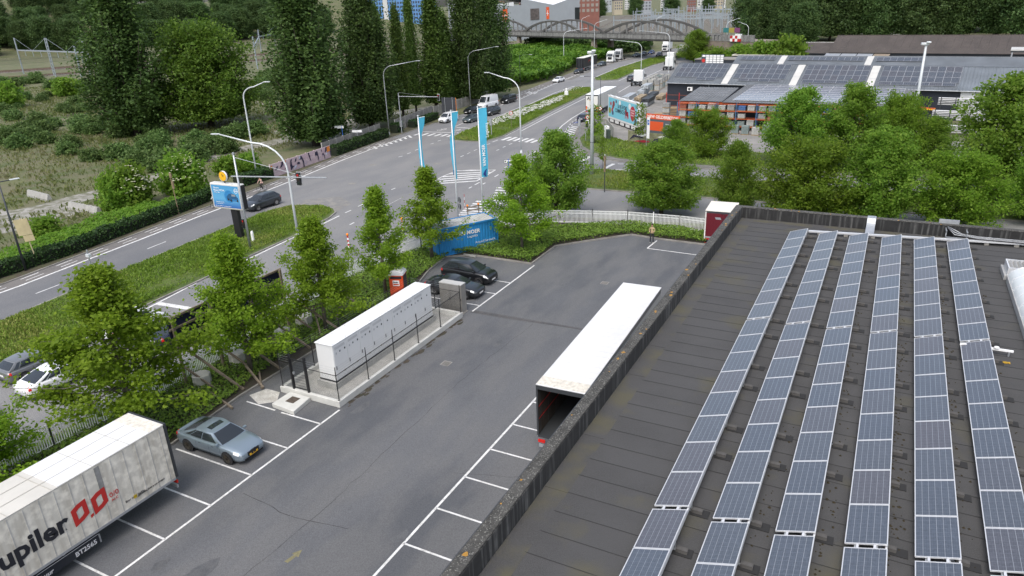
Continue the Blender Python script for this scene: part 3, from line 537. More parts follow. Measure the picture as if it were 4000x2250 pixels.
def paint(name, col, metal=.25, rough=.28):
    return mat('car_paint_'+name, col, rough, metal, coat=.5)
def car(kind, col, loc, heading, label, cat='car', group=None, name='parked_car', plate=PLATEW, sunroof=False, rails=False, rimc=None, lights=True):
    L, W, H, zb, st, (xw0, xr0, xr1, xw1) = KIND[kind]
    root = thing(name, label, cat, loc, heading, group); hl = L/2; body = MB()
    PRF = [(.78,.0),(.955,.13),(.995,.42),(1,.66),(.985,.86),(.925,.965),(.6,1.0),(0,1.012)]; gc = .17 if kind in ('sedan','hatch') else .2
    def ring(xn):
        for i in range(len(st)-1):
            if st[i][0] <= xn <= st[i+1][0]:
                u = (xn-st[i][0])/(st[i+1][0]-st[i][0]); zt = st[i][1]+(st[i+1][1]-st[i][1])*u; wf = st[i][2]+(st[i+1][2]-st[i][2])*u
                lo = gc + (.08 if abs(xn) > .93 else 0); return [(xn*hl, W/2*wf*a, lo+(zt-lo)*b) for a, b in PRF]
    xs = []
    for i in range(len(st)-1): xs += [st[i][0], (st[i][0]+st[i+1][0])/2]
    xs.append(1.0); rows = []
    for xn in xs:
        r_ = ring(xn); rows.append([(x,-y,z) for x,y,z in r_] + [(x,y,z) for x,y,z in r_[-2::-1]])
    n = len(rows[0]); vs_ = [p for r_ in rows for p in r_]; fs = []
    for i in range(len(rows)-1):
        for j in range(n-1): fs.append((i*n+j, (i+1)*n+j, (i+1)*n+j+1, i*n+j+1))
        fs.append((i*n+n-1, (i+1)*n+n-1, (i+1)*n, i*n))
    fs.append(tuple(range(n))); fs.append(tuple((len(rows)-1)*n+j for j in range(n-1,-1,-1)))
    body.add(vs_, fs); body.build('body', col, root, smooth=True)
    def surf(xn, t, o=.006):   # t 0..1 along half ring (right side y<0 when s=-1)
        r_ = ring(max(-1,min(1,xn))); k = t*(len(r_)-1); i = min(int(k), len(r_)-2); u = k-i; a, b = Vector(r_[i]), Vector(r_[i+1]); p = a+(b-a)*u; tv = (b-a).normalized(); nn = Vector((0, tv.z, -tv.y)); return p + nn*o
    def patch(nm, x0, x1, t0, t1, m, s, o=.007, nx=3, nt=3):
        mb = MB(); vs_ = [];
        for i in range(nx+1):
            for j in range(nt+1):
                p = surf(x0+(x1-x0)*i/nx, t0+(t1-t0)*j/nt, o); vs_.append((p.x, p.y*s, p.z))
        mb.add(vs_, [((i*(nt+1)+j, (i+1)*(nt+1)+j, (i+1)*(nt+1)+j+1, i*(nt+1)+j+1)[::1 if s < 0 else -1]) for i in range(nx) for j in range(nt)]); mb.build(nm, m, root, smooth=True)
    # greenhouse
    yb, yt = W/2*.905, W/2*(.70 if kind != 'van' else .84); zr = H-.05
    if kind == 'minivan': yt = W/2*.80
    zf, zrr = zb-.02, zb+.02
    def gp(u, v):  # v 0 base .. 1 roof ; u 0 rear .. 1 front
        x = (xw1+(xr1-xw1)*v)*(1-u) + (xw0+(xr0-xw0)*v)*u; z = (zrr*(1-u)+zf*u)*(1-v) + (zr-.05*abs(u-.45)*2)*v; y = yb+(yt-yb)*v + .035*math.sin(math.pi*v); y *= 1-.10*(abs(u-.45)*2)**2*(.4+.6*v); return Vector((x*hl, y, z))
    gh = MB(); NU, NV = 6, 4; vs_ = []; fs = []
    for s in (-1, 1):
        o0 = len(vs_)
        for i in range(NU+1):
            for j in range(NV+1): p = gp(i/NU, j/NV); vs_.append((p.x, p.y*s, p.z))
        for i in range(NU):
            for j in range(NV):
                q = (o0+i*(NV+1)+j, o0+(i+1)*(NV+1)+j, o0+(i+1)*(NV+1)+j+1, o0+i*(NV+1)+j+1); fs.append(q if s < 0 else q[::-1])
    gh.add(vs_, fs)
    def cross(u, v, w_):  # across the car at end u
        p = gp(u, v); b = (1-w_*w_)*(.07 if u > .5 else -.05); return Vector((p.x + b*(1-.3*v), p.y*w_, p.z + .012*(1-w_*w_)))
    for u in (0, 1):
        o0 = len(gh.v); NW = 6
        for j in range(NV+1):
            for k in range(NW+1): gh.v.append(tuple(cross(u, j/NV, -1+2*k/NW)))
        for j in range(NV):
            for k in range(NW):
                q = (o0+j*(NW+1)+k, o0+j*(NW+1)+k+1, o0+(j+1)*(NW+1)+k+1, o0+(j+1)*(NW+1)+k); gh.f.append(q if u else q[::-1]); gh.m.append(0)
    o0 = len(gh.v)
    def roofp(u, w_):
        p = gp(u, 1); e_ = (0.07 if u > .99 else (-.05 if u < .01 else 0)); return (p.x + e_*.7*(1-w_*w_), p.y*w_, p.z + .055*(1-w_*w_)*(1-.6*abs(2*u-1)))
    for i in range(NU+1):
        for k in range(7): gh.v.append(roofp(i/NU, -1+2*k/6))
    for i in range(NU):
        for k in range(6): gh.f.append((o0+i*7+k, o0+(i+1)*7+k, o0+(i+1)*7+k+1, o0+i*7+k+1)); gh.m.append(0)
    gh.build('cabin', col, root, smooth=True)
    def glass(nm, fn, a0, a1, b0, b1, outw, mm=None, na=4, nb=2):
        mb = MB(); vs_ = [tuple(fn(a0+(a1-a0)*i/na, b0+(b1-b0)*j/nb) + Vector(outw)) for i in range(na+1) for j in range(nb+1)]
        mb.add(vs_, [(i*(nb+1)+j, (i+1)*(nb+1)+j, (i+1)*(nb+1)+j+1, i*(nb+1)+j+1) for i in range(na) for j in range(nb)]); mb.build(nm, mm or GLASS, root, smooth=True)
    glass('windscreen', lambda a, b: cross(1, b, a), -.93, .93, .05, .93, (.012,0,.008))
    if kind != 'van': glass('rear_window', lambda a, b: cross(0, b, a), -.88, .88, .1 if kind == 'sedan' else .18, .9, (-.012,0,.008))
    wins = {'sedan': ((.09,.20),(.22,.52),(.545,.90)), 'hatch': ((.07,.17),(.20,.51),(.54,.91)), 'suv': ((.07,.17),(.20,.51),(.54,.91)), 'minivan': ((.66,.93),), 'van': ((.74,.93),)}[kind]
    for s in (-1, 1):
        for a0, a1 in wins: glass('side_window', lambda a, b: Vector((gp(a,b).x, gp(a,b).y*s, gp(a,b).z)), a0, a1, .12, .86, (0,.009*s,.002))
        patch('headlight', .80, .975, .50, .72, LAMPW, s); patch('tail_light', -.995, -.90, .46 if kind != 'van' else .5, .74 if kind != 'sedan' else .78, REDL, s)
        patch('sill_trim', -.62, .62, .02, .16, RUB if kind in ('suv',) else DARKM, s)
        p = gp(.90, .06); MB().obox((p.x+.12, s*(p.y+.13), p.z+.06), (.14,.20,.13)).build('mirror', col, root, bevel=.04)
        for xg in (-.30,.09,.43) if kind not in ('van','minivan') else (.12,.5): patch('door_gap', xg, xg+.007, .16, .63, BLACK, s, .003, 1, 5)
        for xg in (-.2,.19): patch('door_handle', xg, xg+.07, .52, .55, DARKM, s, .02, 1, 1)
        if rails: MB().tube([(gp(.08,1).x, s*gp(.08,1).y*.95, gp(.08,1).z+.05),(gp(.5,1).x, s*gp(.5,1).y*.95, gp(.5,1).z+.07),(gp(.85,1).x, s*gp(.85,1).y*.95, gp(.85,1).z+.05)], .018, 5).build('roof_rail', BLACK, root)
    if sunroof: glass('sunroof', lambda a, b: Vector(roofp(b, a)), -.66, .66, .50, .80, (0,0,.006))
    fz = gc+.08; MB().box(hl-.05, hl+.012, -W*.20, W*.20, fz+.14, fz+.36).build('grille', BLACK, root, bevel=.01); MB().box(hl-.10, hl+.006, -W*.33, W*.33, fz, fz+.10).build('air_intake', BLACK, root, bevel=.01)
    MB().box(hl+.012, hl+.024, -.26, .26, fz+.12, fz+.23).build('number_plate', plate, root); MB().box(-hl-.022, -hl-.008, -.26, .26, .62, .73).build('number_plate', plate, root)
    MB().box(-hl-.012, -hl+.1, -W*.34, W*.34, gc+.08, gc+.2).build('rear_valance', BLACK, root)
    wr = .33 if kind in ('sedan','hatch') else .36; wx = (hl*.615, -hl*.59)
    for x in wx:
        for s in (-1, 1):
            MB().lathe([(wr+.055,.0),(wr+.055,.05),(0,.055)], (x, s*(W/2-.045), wr+.01), 18, axis='Y').build('wheel_arch', BLACK, root) if s > 0 else MB().lathe([(0,-.055),(wr+.055,-.05),(wr+.055,0)], (x, s*(W/2-.045), wr+.01), 18, axis='Y').build('wheel_arch', BLACK, root)
            y0 = s*(W/2-.20); prof = [(wr*.6,.0),(wr,.02),(wr,.17),(wr*.93,.215),(wr*.72,.218)]
            if s < 0: prof = [(a, -b) for a, b in prof][::-1]
            wh_ = MB().lathe(prof, (x, y0, wr), 20, axis='Y').build('wheel', RUB, root, smooth=True)
            rm_ = MB(); yy = y0+s*.21; rm_.disc((x, yy, wr), wr*.73, 18, 1, axis='Y', flip=s > 0)
            for k in range(10):
                a = 2*math.pi*k/10; rm_.obox((x+.36*wr*math.cos(a), yy+s*.008, wr+.36*wr*math.sin(a)), (.66*wr,.02,.055), 0, 0, (0, -a))
            rm_.build('rim', [rimc or CHROME, BLACK], wh_)
    return root
P_ = dict(silver=paint('silver', (.36,.40,.43), .5), black=paint('black', (.010,.011,.013), .1), dgrey=paint('graphite', (.055,.062,.072), .5), blue=paint('blue', (.02,.05,.16), .4), white=paint('white', (.72,.73,.74), 0), lgrey=paint('grey', (.20,.205,.21), .5), teal=paint('teal_grey', (.085,.11,.12), .4), bluegrey=paint('ice_blue', (.25,.31,.36), .5), navy=paint('navy', (.014,.018,.038), .2), anth=paint('anthracite', (.03,.034,.04), .4))
YPL = mat('plate_yellow', (.75,.42,.02), .4); DRIM = mat('dark_rim', (.10,.085,.065), .35, .7); UP = R(90); DN = R(-90)
c = car('sedan', P_['bluegrey'], (-28.75,20.78,.02), 0, 'ice-blue coupe-style sedan with sunroof parked in the bay by the long trailer', sunroof=True, plate=YPL, rimc=DRIM)
MB().box(2.37,2.405,-.16,-.01,.40,.66).box(2.37,2.405,.01,.16,.40,.66).build('kidney_grille', BLACK, c, bevel=.03)
car('suv', P_['black'], (-28.95,46.75,.02), R(-1), 'shiny black sport utility vehicle parked beside the blue container', rails=False)
car('sedan', P_['anth'], (-28.6,43.85,.02), R(1), 'dark grey sedan parked beside the black SUV, behind the metal kiosk')
car('suv', P_['dgrey'], (-63.4,57.9,.012), DN-R(2), 'dark grey SUV driving past the billboard beside the near grass median', rails=True, name='driving_car')
car('hatch', P_['lgrey'], (-47.05,22.1,.012), UP, 'grey hatchback waiting in the left lane below the near median', name='waiting_car')
car('sedan', P_['white'], (-43.95,21.7,.012), UP, 'white sedan waiting next to the grey hatchback', name='waiting_car')
car('hatch', P_['white'], (-44.2,15.6,.012), UP, 'white hatchback behind the waiting white sedan, half hidden by leaves', name='waiting_car')
car('minivan', P_['white'], (-46.2,28.6,.012), UP, 'white van half hidden by the street tree beside the hoarding', 'van', name='waiting_van')
car('sedan', P_['navy'], (-42.3,29.6,.012), UP, 'dark sedan partly hidden behind the navy hoarding', name='waiting_car')
QG = 'cars queueing at the far crossing'
car('minivan', P_['white'], (-75.6,118.0,.012), DN-R(4), 'small white delivery van first at the far stop line near the kerb', 'van', name='delivery_van')
car('hatch', P_['teal'], (-71.1,119.2,.012), DN-R(4), 'teal-grey electric hatchback at the stop line beside the small white van', name='waiting_car')
car('suv', P_['dgrey'], (-71.6,128.0,.012), DN-R(4), 'dark grey crossover queueing behind the teal hatchback beside the daisy median', name='waiting_car')
car('hatch', P_['black'], (-76.9,129.2,.012), DN-R(4), 'black hatchback queueing behind the small white van', name='waiting_car')
car('van', P_['white'], (-77.6,137.2,.012), DN-R(4), 'tall white panel van behind the black hatchback under the poplars', 'van', name='panel_van')
car('minivan', P_['black'], (-76.6,144.8,.012), DN-R(5), 'black people carrier behind the tall white panel van', 'van', name='people_carrier')
car('sedan', P_['white'], (-82.4,185.6,.012), DN-R(3), 'white sedan parked at the kerb below the green thicket', name='parked_car')
car('hatch', P_['black'], (-85.9,208.6,.012), DN-R(4), 'black hatchback parked in front of the black curtain trailer', name='parked_car')
car('hatch', P_['teal'], (-87.6,232.6,.012), DN-R(4), 'grey small car parked behind the black curtain trailer', name='parked_car')
car('sedan', P_['teal'], (-87.6,268.8,.012), DN-R(2), 'grey-green sedan, nearest of three parked below the bridge', name='parked_car')
car('sedan', P_['anth'], (-86.9,275.6,.012), DN, 'dark sedan, middle of three parked below the bridge', name='parked_car')
car('hatch', P_['blue'], (-85.9,281.9,.012), DN+R(2), 'blue hatchback, farthest of three parked below the bridge', name='parked_car')
car('hatch', P_['dgrey'], (-79.8,271.8,.012), DN+R(3), 'dark hatchback driving out from under the bridge', name='driving_car')
car('van', P_['anth'], (-77.2,293.4,.012), DN+R(8), 'dark grey panel van coming out from under the bridge', 'van', name='panel_van')
car('suv', P_['dgrey'], (-63.2,190.6,.012), UP+R(3), 'dark car driving away past the far end of the daisy median', name='driving_car')
car('hatch', P_['navy'], (-50.4,125.2,.012), UP+R(3), 'navy car parked close behind the white ATL trailer', name='parked_car')
# ------------------------------------------------------------------ lorries
def wheelset(root, x, W, r=.5, dual=False, z=0):
    for s in (-1, 1):
        y0 = s*(W/2-.34); pr_ = [(r*.55,0),(r,.03),(r,.28),(r*.9,.33),(r*.6,.33)]
        if s < 0: pr_ = [(a,-b) for a, b in pr_][::-1]
        w_ = MB().lathe(pr_, (x, y0, r), 18, axis='Y').build('wheel', RUB, root, smooth=True)
        MB().lathe([(r*.6,.30),(r*.35,.2),(r*.15,.26),(0,.26)][::1] if s > 0 else [(0,-.26),(r*.15,-.26),(r*.35,-.2),(r*.6,-.30)], (x,y0,r), 12, axis='Y').build('rim', GREYM, w_)
TRW = mat('trailer_white', (.70,.71,.70), .5, 0, .06, .5); TRD = streak_mat('grimy_tarpaulin', (.62,.59,.51), (.42,.38,.30), sx=3.2, sz=.22, lo=.46, hi=.80, rough=.6)
def trailer(label, loc, heading, side=None, roof=None, L=13.6, W=2.55, z0=1.15, z1=4.0, open_rear=False, door=None, name='semi_trailer', posts=True, wheels=True):
    """rear at local x=0, front at x=L"""
    root = thing(name, label, 'trailer', loc, heading); side = side or TRW; roof = roof or TRW; door = door or side
    for s in (-1, 1): MB().box(0.06, L-.03, min(s*W/2,s*(W/2-.05)), max(s*W/2,s*(W/2-.05)), z0, z1-.06).build('side_curtain', side, root)
    MB().box(.03, L, -W/2-.012, W/2+.012, z1-.055, z1).build('roof', roof, root, bevel=.02)
    MB().box(L-.06, L, -W/2+.055, W/2-.055, z0, z1-.06).build('front_wall', side, root)
    MB().box(0, L, -W/2+.052, W/2-.052, z0-.1, z0).build('floor', DARKM, root)
    for s in (-1, 1): MB().box(0, .055, s*W/2-.09*(s>0), s*W/2+.09*(s<0), z0, z1-.06).build('rear_post', DARKM, root); MB().beam((.06,s*(W/2+.005),z0-.04),(L,s*(W/2+.005),z0-.04),.03,.12).build('side_rail', GREYM, root)
    MB().box(0, .06, -W/2+.09, W/2-.09, z1-.25, z1-.06).build('rear_header', DARKM, root)
    if not open_rear:
        for s in (-1, 1): MB().box(-.02, .03, .01 if s > 0 else -W/2+.1, W/2-.1 if s > 0 else -.01, z0+.02, z1-.26).build('rear_door', door, root); MB().tube([(-.04,s*.35,z0+.1),(-.04,s*.35,z1-.3)], .02, 5).build('lock_bar', GREYM, root)
    for s in (-1, 1): MB().box(.2, L-1.2, s*.45-.06, s*.45+.06, .75, z0-.1).build('chassis_beam', DARKM, root); MB().box(-.06,.02,s*W*.4-.18,s*W*.4+.18,z0-.36,z0-.22).build('tail_light', REDL, root)
    MB().box(-.05, .03, -W/2+.1, W/2-.1, .52, .66).build('underrun_bar', GREYM, root)
    for x in (2.2, 3.5, 4.8):
        if wheels: wheelset(root, x, W)
    for s in (-1, 1): MB().box(L-3.2, L-3.05, s*.7-.06, s*.7+.06, .03, z0-.1).build('landing_leg', DARKM, root)
    return root
# left trailer with lettering, rear end toward +Y
JT = trailer('long grimy white tarpaulin trailer with red 0.0 lettering in the near left corner', (-28.48,17.06,.02), DN, TRD, mat('tarp_roof', (.50,.485,.44), .65, 0, .08, .5), W=2.42, wheels=False)
for k in range(23):
    MB().box(.3+k*.6-.02,.3+k*.6+.02,-0,.012,1.2,3.9).build('tarp_fold', streak_mat('fold_grime', (.44,.43,.40), (.28,.27,.25), sx=3) if k == 0 else bpy.data.materials['fold_grime'], JT, (0,1.212,0))
MB().box(3.2,3.42,1.214,1.226,2.3,3.88).build('grime_patch', streak_mat('soot', (.22,.22,.21), (.45,.44,.42), sx=5, sz=.6), JT)
[MB().box(k*1.7+.02,k*1.7+.05,-1.19,1.19,4.0125,4.018).build('roof_seam', mat('seam_cream', (.40,.385,.34), .7), JT) for k in range(1,8)]; [MB().box(.8,13.5,y,y+.025,4.0185,4.023).build('roof_seam', mat('seam_cream'), JT) for y in (-.4,.4)]; MB().box(-.08,.0,-1.24,1.24,1.15,4.03).build('rear_frame', DARKM, JT); MB().box(0.02,4.9,-1.2,1.2,4.001,4.012).build('roof_patch', mat('clean_tarp', (.62,.63,.64), .5, 0, .04, .6), JT); MB().box(0.05,.75,-1.18,1.18,4.013,4.02).build('torn_edge', mat('worn_tarp', (.58,.55,.48), .8, 0, .25, 5), JT)
FX = 1.216  # outer face
def sidetext(body, xw, z, size, m, **kw):   # reading direction +Y world = -local x; face points local +y
    return text('lettering', body, size, JT, m, plane_m((17.06-xw, FX+.012, z), (-1,0,0), (0,0,1)), **kw)
INK = mat('print_black', (.015,.016,.022), .6); PRED = mat('print_red', (.50,.025,.02), .55)
sidetext('Jupiler', 12.12, 2.0, 1.16, INK, bold=.036, shear=-.02, sx=1.0, align='RIGHT')
for y0 in (12.32, 13.17):
    mb = MB(); X = lambda yw: 17.06-yw
    o_ = [(y0,2.66),(y0+.28,2.80),(y0+.66,2.86),(y0+.68,2.12),(y0+.42,1.98),(y0+.02,1.86)]; i_ = [(y0+.20,2.50),(y0+.30,2.58),(y0+.47,2.62),(y0+.48,2.26),(y0+.38,2.18),(y0+.21,2.12)]
    mb.add([(X(a),FX+.014,b) for a, b in o_]+[(X(a),FX+.014,b) for a, b in i_], [(j,(j+1)%6,6+(j+1)%6,6+j) for j in range(6)]); mb.build('numeral', PRED, JT)
MB().add([(17.06-a, FX+.014, b) for a, b in ((13.0,1.98),(13.14,2.02),(13.14,1.90),(13.0,1.82))], [(0,1,2,3)]).build('numeral_point', PRED, JT)
sidetext('0/0', 13.93, 2.18, .34, PRED); sidetext('ALC', 13.97, 1.98, .17, PRED); sidetext('Bier met liefde', 14.5, 1.5, .16, INK); sidetext('gebrouwen, drink je met verstand.', 15.1, 1.44, .145, INK, sx=.68); sidetext('R', 11.95, 2.02, .1, INK)
MB().box(17.06-15.05,17.06-14.9,FX+.01,FX+.016,1.45,1.62).build('sticker', mat('sticker_yellow', (.6,.42,.02), .6), JT)
MB().box(3.9,10.4,1.04,1.08,.43,.88).build('side_guard', mat('guard_navy', (.016,.02,.028), .4), JT)
MB().box(3.88,3.94,1.0,1.10,.42,.86).build('guard_end', GREYM, JT); MB().box(3.94,10.4,1.085,1.092,.85,.87).build('guard_stripe', WHITE, JT)
text('lettering', 'BT2565', .3, JT, WHITE, plane_m((17.06-12.05,1.095,.5), (-1,0,0), (0,0,1)), bold=.006); text('lettering', 'TRUCKverhuur', .28, JT, WHITE, plane_m((17.06-9.3,1.095,.52), (-1,0,0), (0,0,1)), shear=.2, bold=.004)
for x in (6.9, 8.2, 9.5): wheelset(JT, x, 2.42)
# middle trailer with open rear (rear at Y=27, front at Y=41.3)
CT = trailer('white box trailer with open rear end parked against the warehouse wall', (-12.18,27.1,.02), UP+R(2), TRW, mat('clean_roof', (.62,.625,.62), .55, 0, .06, .35), L=14.2, W=2.48, open_rear=True)
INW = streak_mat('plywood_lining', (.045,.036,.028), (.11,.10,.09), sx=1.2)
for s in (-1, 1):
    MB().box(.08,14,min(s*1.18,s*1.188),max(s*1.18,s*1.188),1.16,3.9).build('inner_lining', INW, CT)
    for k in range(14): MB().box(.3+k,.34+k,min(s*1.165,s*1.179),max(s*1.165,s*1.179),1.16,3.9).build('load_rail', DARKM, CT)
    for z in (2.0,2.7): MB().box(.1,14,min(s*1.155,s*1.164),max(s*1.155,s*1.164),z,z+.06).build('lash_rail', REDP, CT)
for k in range(23): MB().box(.9+k*.58,.93+k*.58,-1.22,1.22,4.001,4.012).build('roof_bow', mat('roof_bow_white', (.585,.585,.58), .6), CT)
MB().box(.1,.9,-1.24,1.24,4.001,4.01).build('worn_strip', bpy.data.materials['worn_tarp'], CT); MB().box(-.05,0,-.9,-.2,.7,.85).build('reflector', REDL, CT)
for s in (-1,1): MB().box(.06,14,s*1.245-.02,s*1.245+.02,3.70,3.99).build('top_rail', mat('rail_grey', (.30,.31,.32), .5, .2), CT)
# red-curtained lorry behind the roof corner
RT = trailer('white box lorry body with dark red rear shutter at the far roof corner', (-12.45,62.95,.02), UP+R(4), mat('box_offwhite', (.55,.54,.50), .6, 0, .12, 1), mat('box_roof', (.66,.63,.56), .6, 0, .06, .6), L=3.4, W=2.5, z0=.30, z1=3.05, open_rear=True, name='box_lorry_body', wheels=False)
for k in range(26): MB().box(-.03,.02,-1.14,1.14,.45+k*.092,.53+k*.092).build('shutter_slat', mat('shutter_red', (.115,.004,.012), .55), RT)
for s in (-1,1): MB().box(-.045,.0,s*1.18-.05,s*1.18+.05,.35,2.95).build('corner_post', mat('post_white', (.66,.64,.60), .6, 0, .2, 4), RT)
MB().box(-.06,0,-1.15,1.15,.36,.47).build('sill', REDP, RT); MB().add([(-.037,-.2,2.3),(-.037,.28,2.3),(-.037,.36,2.5),(-.037,-.1,2.5)], [(3,2,1,0)]).build('plate', GREYM, RT)
mb = MB(); [mb.tube([(-.037,-.95+a,1.9+b),(-.037,-.95+c_,1.9+d)], .02, 4) for a,b,c_,d in ((0,0,.3,.5),(.3,.5,.7,.5),(.7,.5,.6,.1),(.6,.1,0,0),(.3,.5,.5,.9),(.5,.9,.8,.9))]; mb.build('logo_lines', INK, RT)
for x in (1.6,):
    wheelset(RT, x, 2.4, .42)
# lorries on the street
AT = trailer('white ATL box trailer standing at the kerb beside the builders yard', (-51.3,131.0,.012), UP+R(5), mat('atl_side', (.56,.56,.53), .55, 0, .08, .5), mat('atl_roof', (.74,.75,.76), .5), door=mat('atl_door', (.62,.62,.58), .5, 0, .05, 1))
text('lettering', 'ATL', .75, AT, INK, plane_m((-.055,.95,3.05), (0,-1,0), (0,0,1)), bold=.02, shear=.2); MB().box(-.05,-.045,-.2,.6,2.92,2.98).build('logo_bar', YPL, AT)
for s in (-1,1): MB().box(-.05,-.02,s*1.02-.12,s*1.02+.12,1.25,1.85).build('tail_light', REDL, AT); MB().box(-.055,-.05,s*1.02-.1,s*1.02+.1,1.3,1.6).build('indicator', ORNL, AT)
BT = trailer('black curtain-sided trailer with red swoosh parked below the thicket', (-87.6,213.8,.012), UP+R(4), mat('curtain_black', (.022,.022,.024), .5), mat('pale_roof', (.62,.62,.55), .6), door=mat('door_black', (.012,.013,.016), .4))
mb = MB()
for k in range(10):
    a0, a1 = R(20+14*k), R(34+14*k); mb.add([(6.2-2.6*math.cos(a), -1.282, 2.0+r_*math.sin(a)) for r_, a in ((.85,a0),(1.05,a0),(1.05,a1),(.85,a1))], [(0,1,2,3)])
mb.build('swoosh', PRED, BT); text('lettering', 'BB', .9, BT, GREYM, plane_m((6.6,-1.283,2.2), (1,0,0), (0,0,1)), bold=.02)
def tractor(label, loc, heading, col, name='lorry_tractor', sleeper=True, group=None):
    root = thing(name, label, 'lorry', loc, heading, group); W = 2.45
    prof = [(-1.0,.75),(1.15,.55),(1.25,.8),(1.22,1.9),(1.0,2.9),(.35,3.55),(-.9,3.75),(-1.05,3.6)]   # side profile x,z ; front +x
    mb = MB(); n = len(prof)
    for s in (-1, 1): mb.v += [(x, s*(W/2-(.06 if z > 2.9 else 0)), z) for x, z in prof]
    mb.f = [tuple(range(n)), tuple(range(2*n-1, n-1, -1))] + [((i+1)%n, i, n+i, n+(i+1)%n) for i in range(n)]; mb.m = [0]*len(mb.f); mb.build('cab', col, root, bevel=.07)
    MB().add([(1.235,-1.08,1.98),(1.235,1.08,1.98),(1.02,1.02,2.82),(1.02,-1.02,2.82)], [(0,1,2,3)]).build('windscreen', GLASS, root)
    for s in (-1, 1):
        MB().add([(.25,s*1.235,1.95),(1.1,s*1.235,1.8),(.95,s*1.235,2.6),(.25,s*1.235,2.7)], [(0,1,2,3)[::1 if s > 0 else -1]]).build('side_window', GLASS, root)
        MB().obox((1.12,s*1.42,2.15),(.12,.22,.7)).build('mirror', DARKM, root); MB().box(1.2,1.27,s*.95-.2,s*.95+.2,.95,1.2).build('headlight', LAMPW, root); MB().box(-3.3,-1.2,s*.85-.3,s*.85+.3,.95,1.05).build('mudguard', DARKM, root); MB().box(-1.2,0,s*1.0-.2,s*1.0+.2,.4,.95).build('fuel_tank', col, root, bevel=.05)
    MB().box(1.225,1.275,-.75,.75,1.0,1.85).build('grille', BLACK, root, bevel=.02); MB().box(1.0,1.30,-1.22,1.22,.38,.72).build('bumper', col, root, bevel=.05); MB().box(1.30,1.31,-.26,.26,.45,.56).build('number_plate', PLATEW, root); MB().box(.6,1.05,-1.0,1.0,2.95,3.03).build('sun_visor', DARKM, root)
    for s in (-1,1): MB().box(-4.6,-.9,s*.42-.06,s*.42+.06,.75,1.0).build('chassis_beam', DARKM, root)
    MB().lathe([(0,0),(.5,0),(.55,.08),(0,.12)], (-3,0,1.02), 14).build('fifth_wheel', DARKM, root); wheelset(root, .35, W); wheelset(root, -3.1, W); return root
tractor('white lorry tractor unit parked in front of the grey tractor below the bridge', (-89.2,245.8,.012), DN-R(2), TRW)
tractor('grey-white lorry tractor unit parked behind the white tractor below the bridge', (-89.9,255.6,.012), DN-R(2), mat('cab_grey', (.42,.43,.44), .45))
tractor('white lorry cab loaded beside the stacked pallets on the far carriageway', (-58.6,182.5,.012), UP+R(3), TRW)
tractor('white lorry cab driving away beside the solar-roofed hall', (-62.0,222.5,.012), UP+R(2), TRW)
tractor('white lorry cab ahead of another cab, farther up the road', (-66.4,240.0,.012), UP-R(4), TRW)
t = thing('box_truck', 'white box truck driving toward the camera under the bridge', 'truck', (-83.6,293.0,.012), DN+R(4)); MB().box(-7.2,-.35,-1.25,1.25,.95,3.95).build('box_body', TRW, t, bevel=.04)
mb = MB(); pr_ = [(-.3,.6),(1.55,.5),(1.62,1.6),(1.35,2.6),(.9,2.85),(-.3,2.9)]
for s in (-1,1): mb.v += [(x,s*1.15,z) for x,z in pr_]
mb.f = [tuple(range(6)), tuple(range(11,5,-1))]+[((i+1)%6,i,6+i,6+(i+1)%6) for i in range(6)]; mb.m = [0]*8; mb.build('cab', TRW, t, bevel=.06)
MB().add([(1.62,-1.0,1.68),(1.62,1.0,1.68),(1.39,.95,2.5),(1.39,-.95,2.5)], [(0,1,2,3)]).build('windscreen', GLASS, t); MB().box(1.58,1.65,-.7,.7,.8,1.4).build('grille', BLACK, t); MB().add([(-.3,-1.0,2.9),(1.2,-.9,2.95),(-.3,-1.0,3.9),(-.3,1.0,2.9),(1.2,.9,2.95),(-.3,1.0,3.9)], [(0,1,2),(3,5,4),(1,4,5,2),(0,3,4,1)]).build('roof_fairing', TRW, t)
for s in (-1,1): MB().add([(.1,s*1.16,1.7),(1.4,s*1.16,1.6),(1.2,s*1.16,2.4),(.1,s*1.16,2.5)], [(0,1,2,3)[::1 if s > 0 else -1]]).build('side_window', GLASS, t); MB().box(1.56,1.66,s*.85-.15,s*.85+.15,.85,1.05).build('headlight', LAMPW, t); MB().obox((1.3,s*1.32,2.0),(.1,.2,.6)).build('mirror', DARKM, t)
wheelset(t, .7, 2.4, .45); wheelset(t, -5, 2.4, .45); MB().box(-7,0,-.5,.5,.6,.93).build('chassis', DARKM, t)
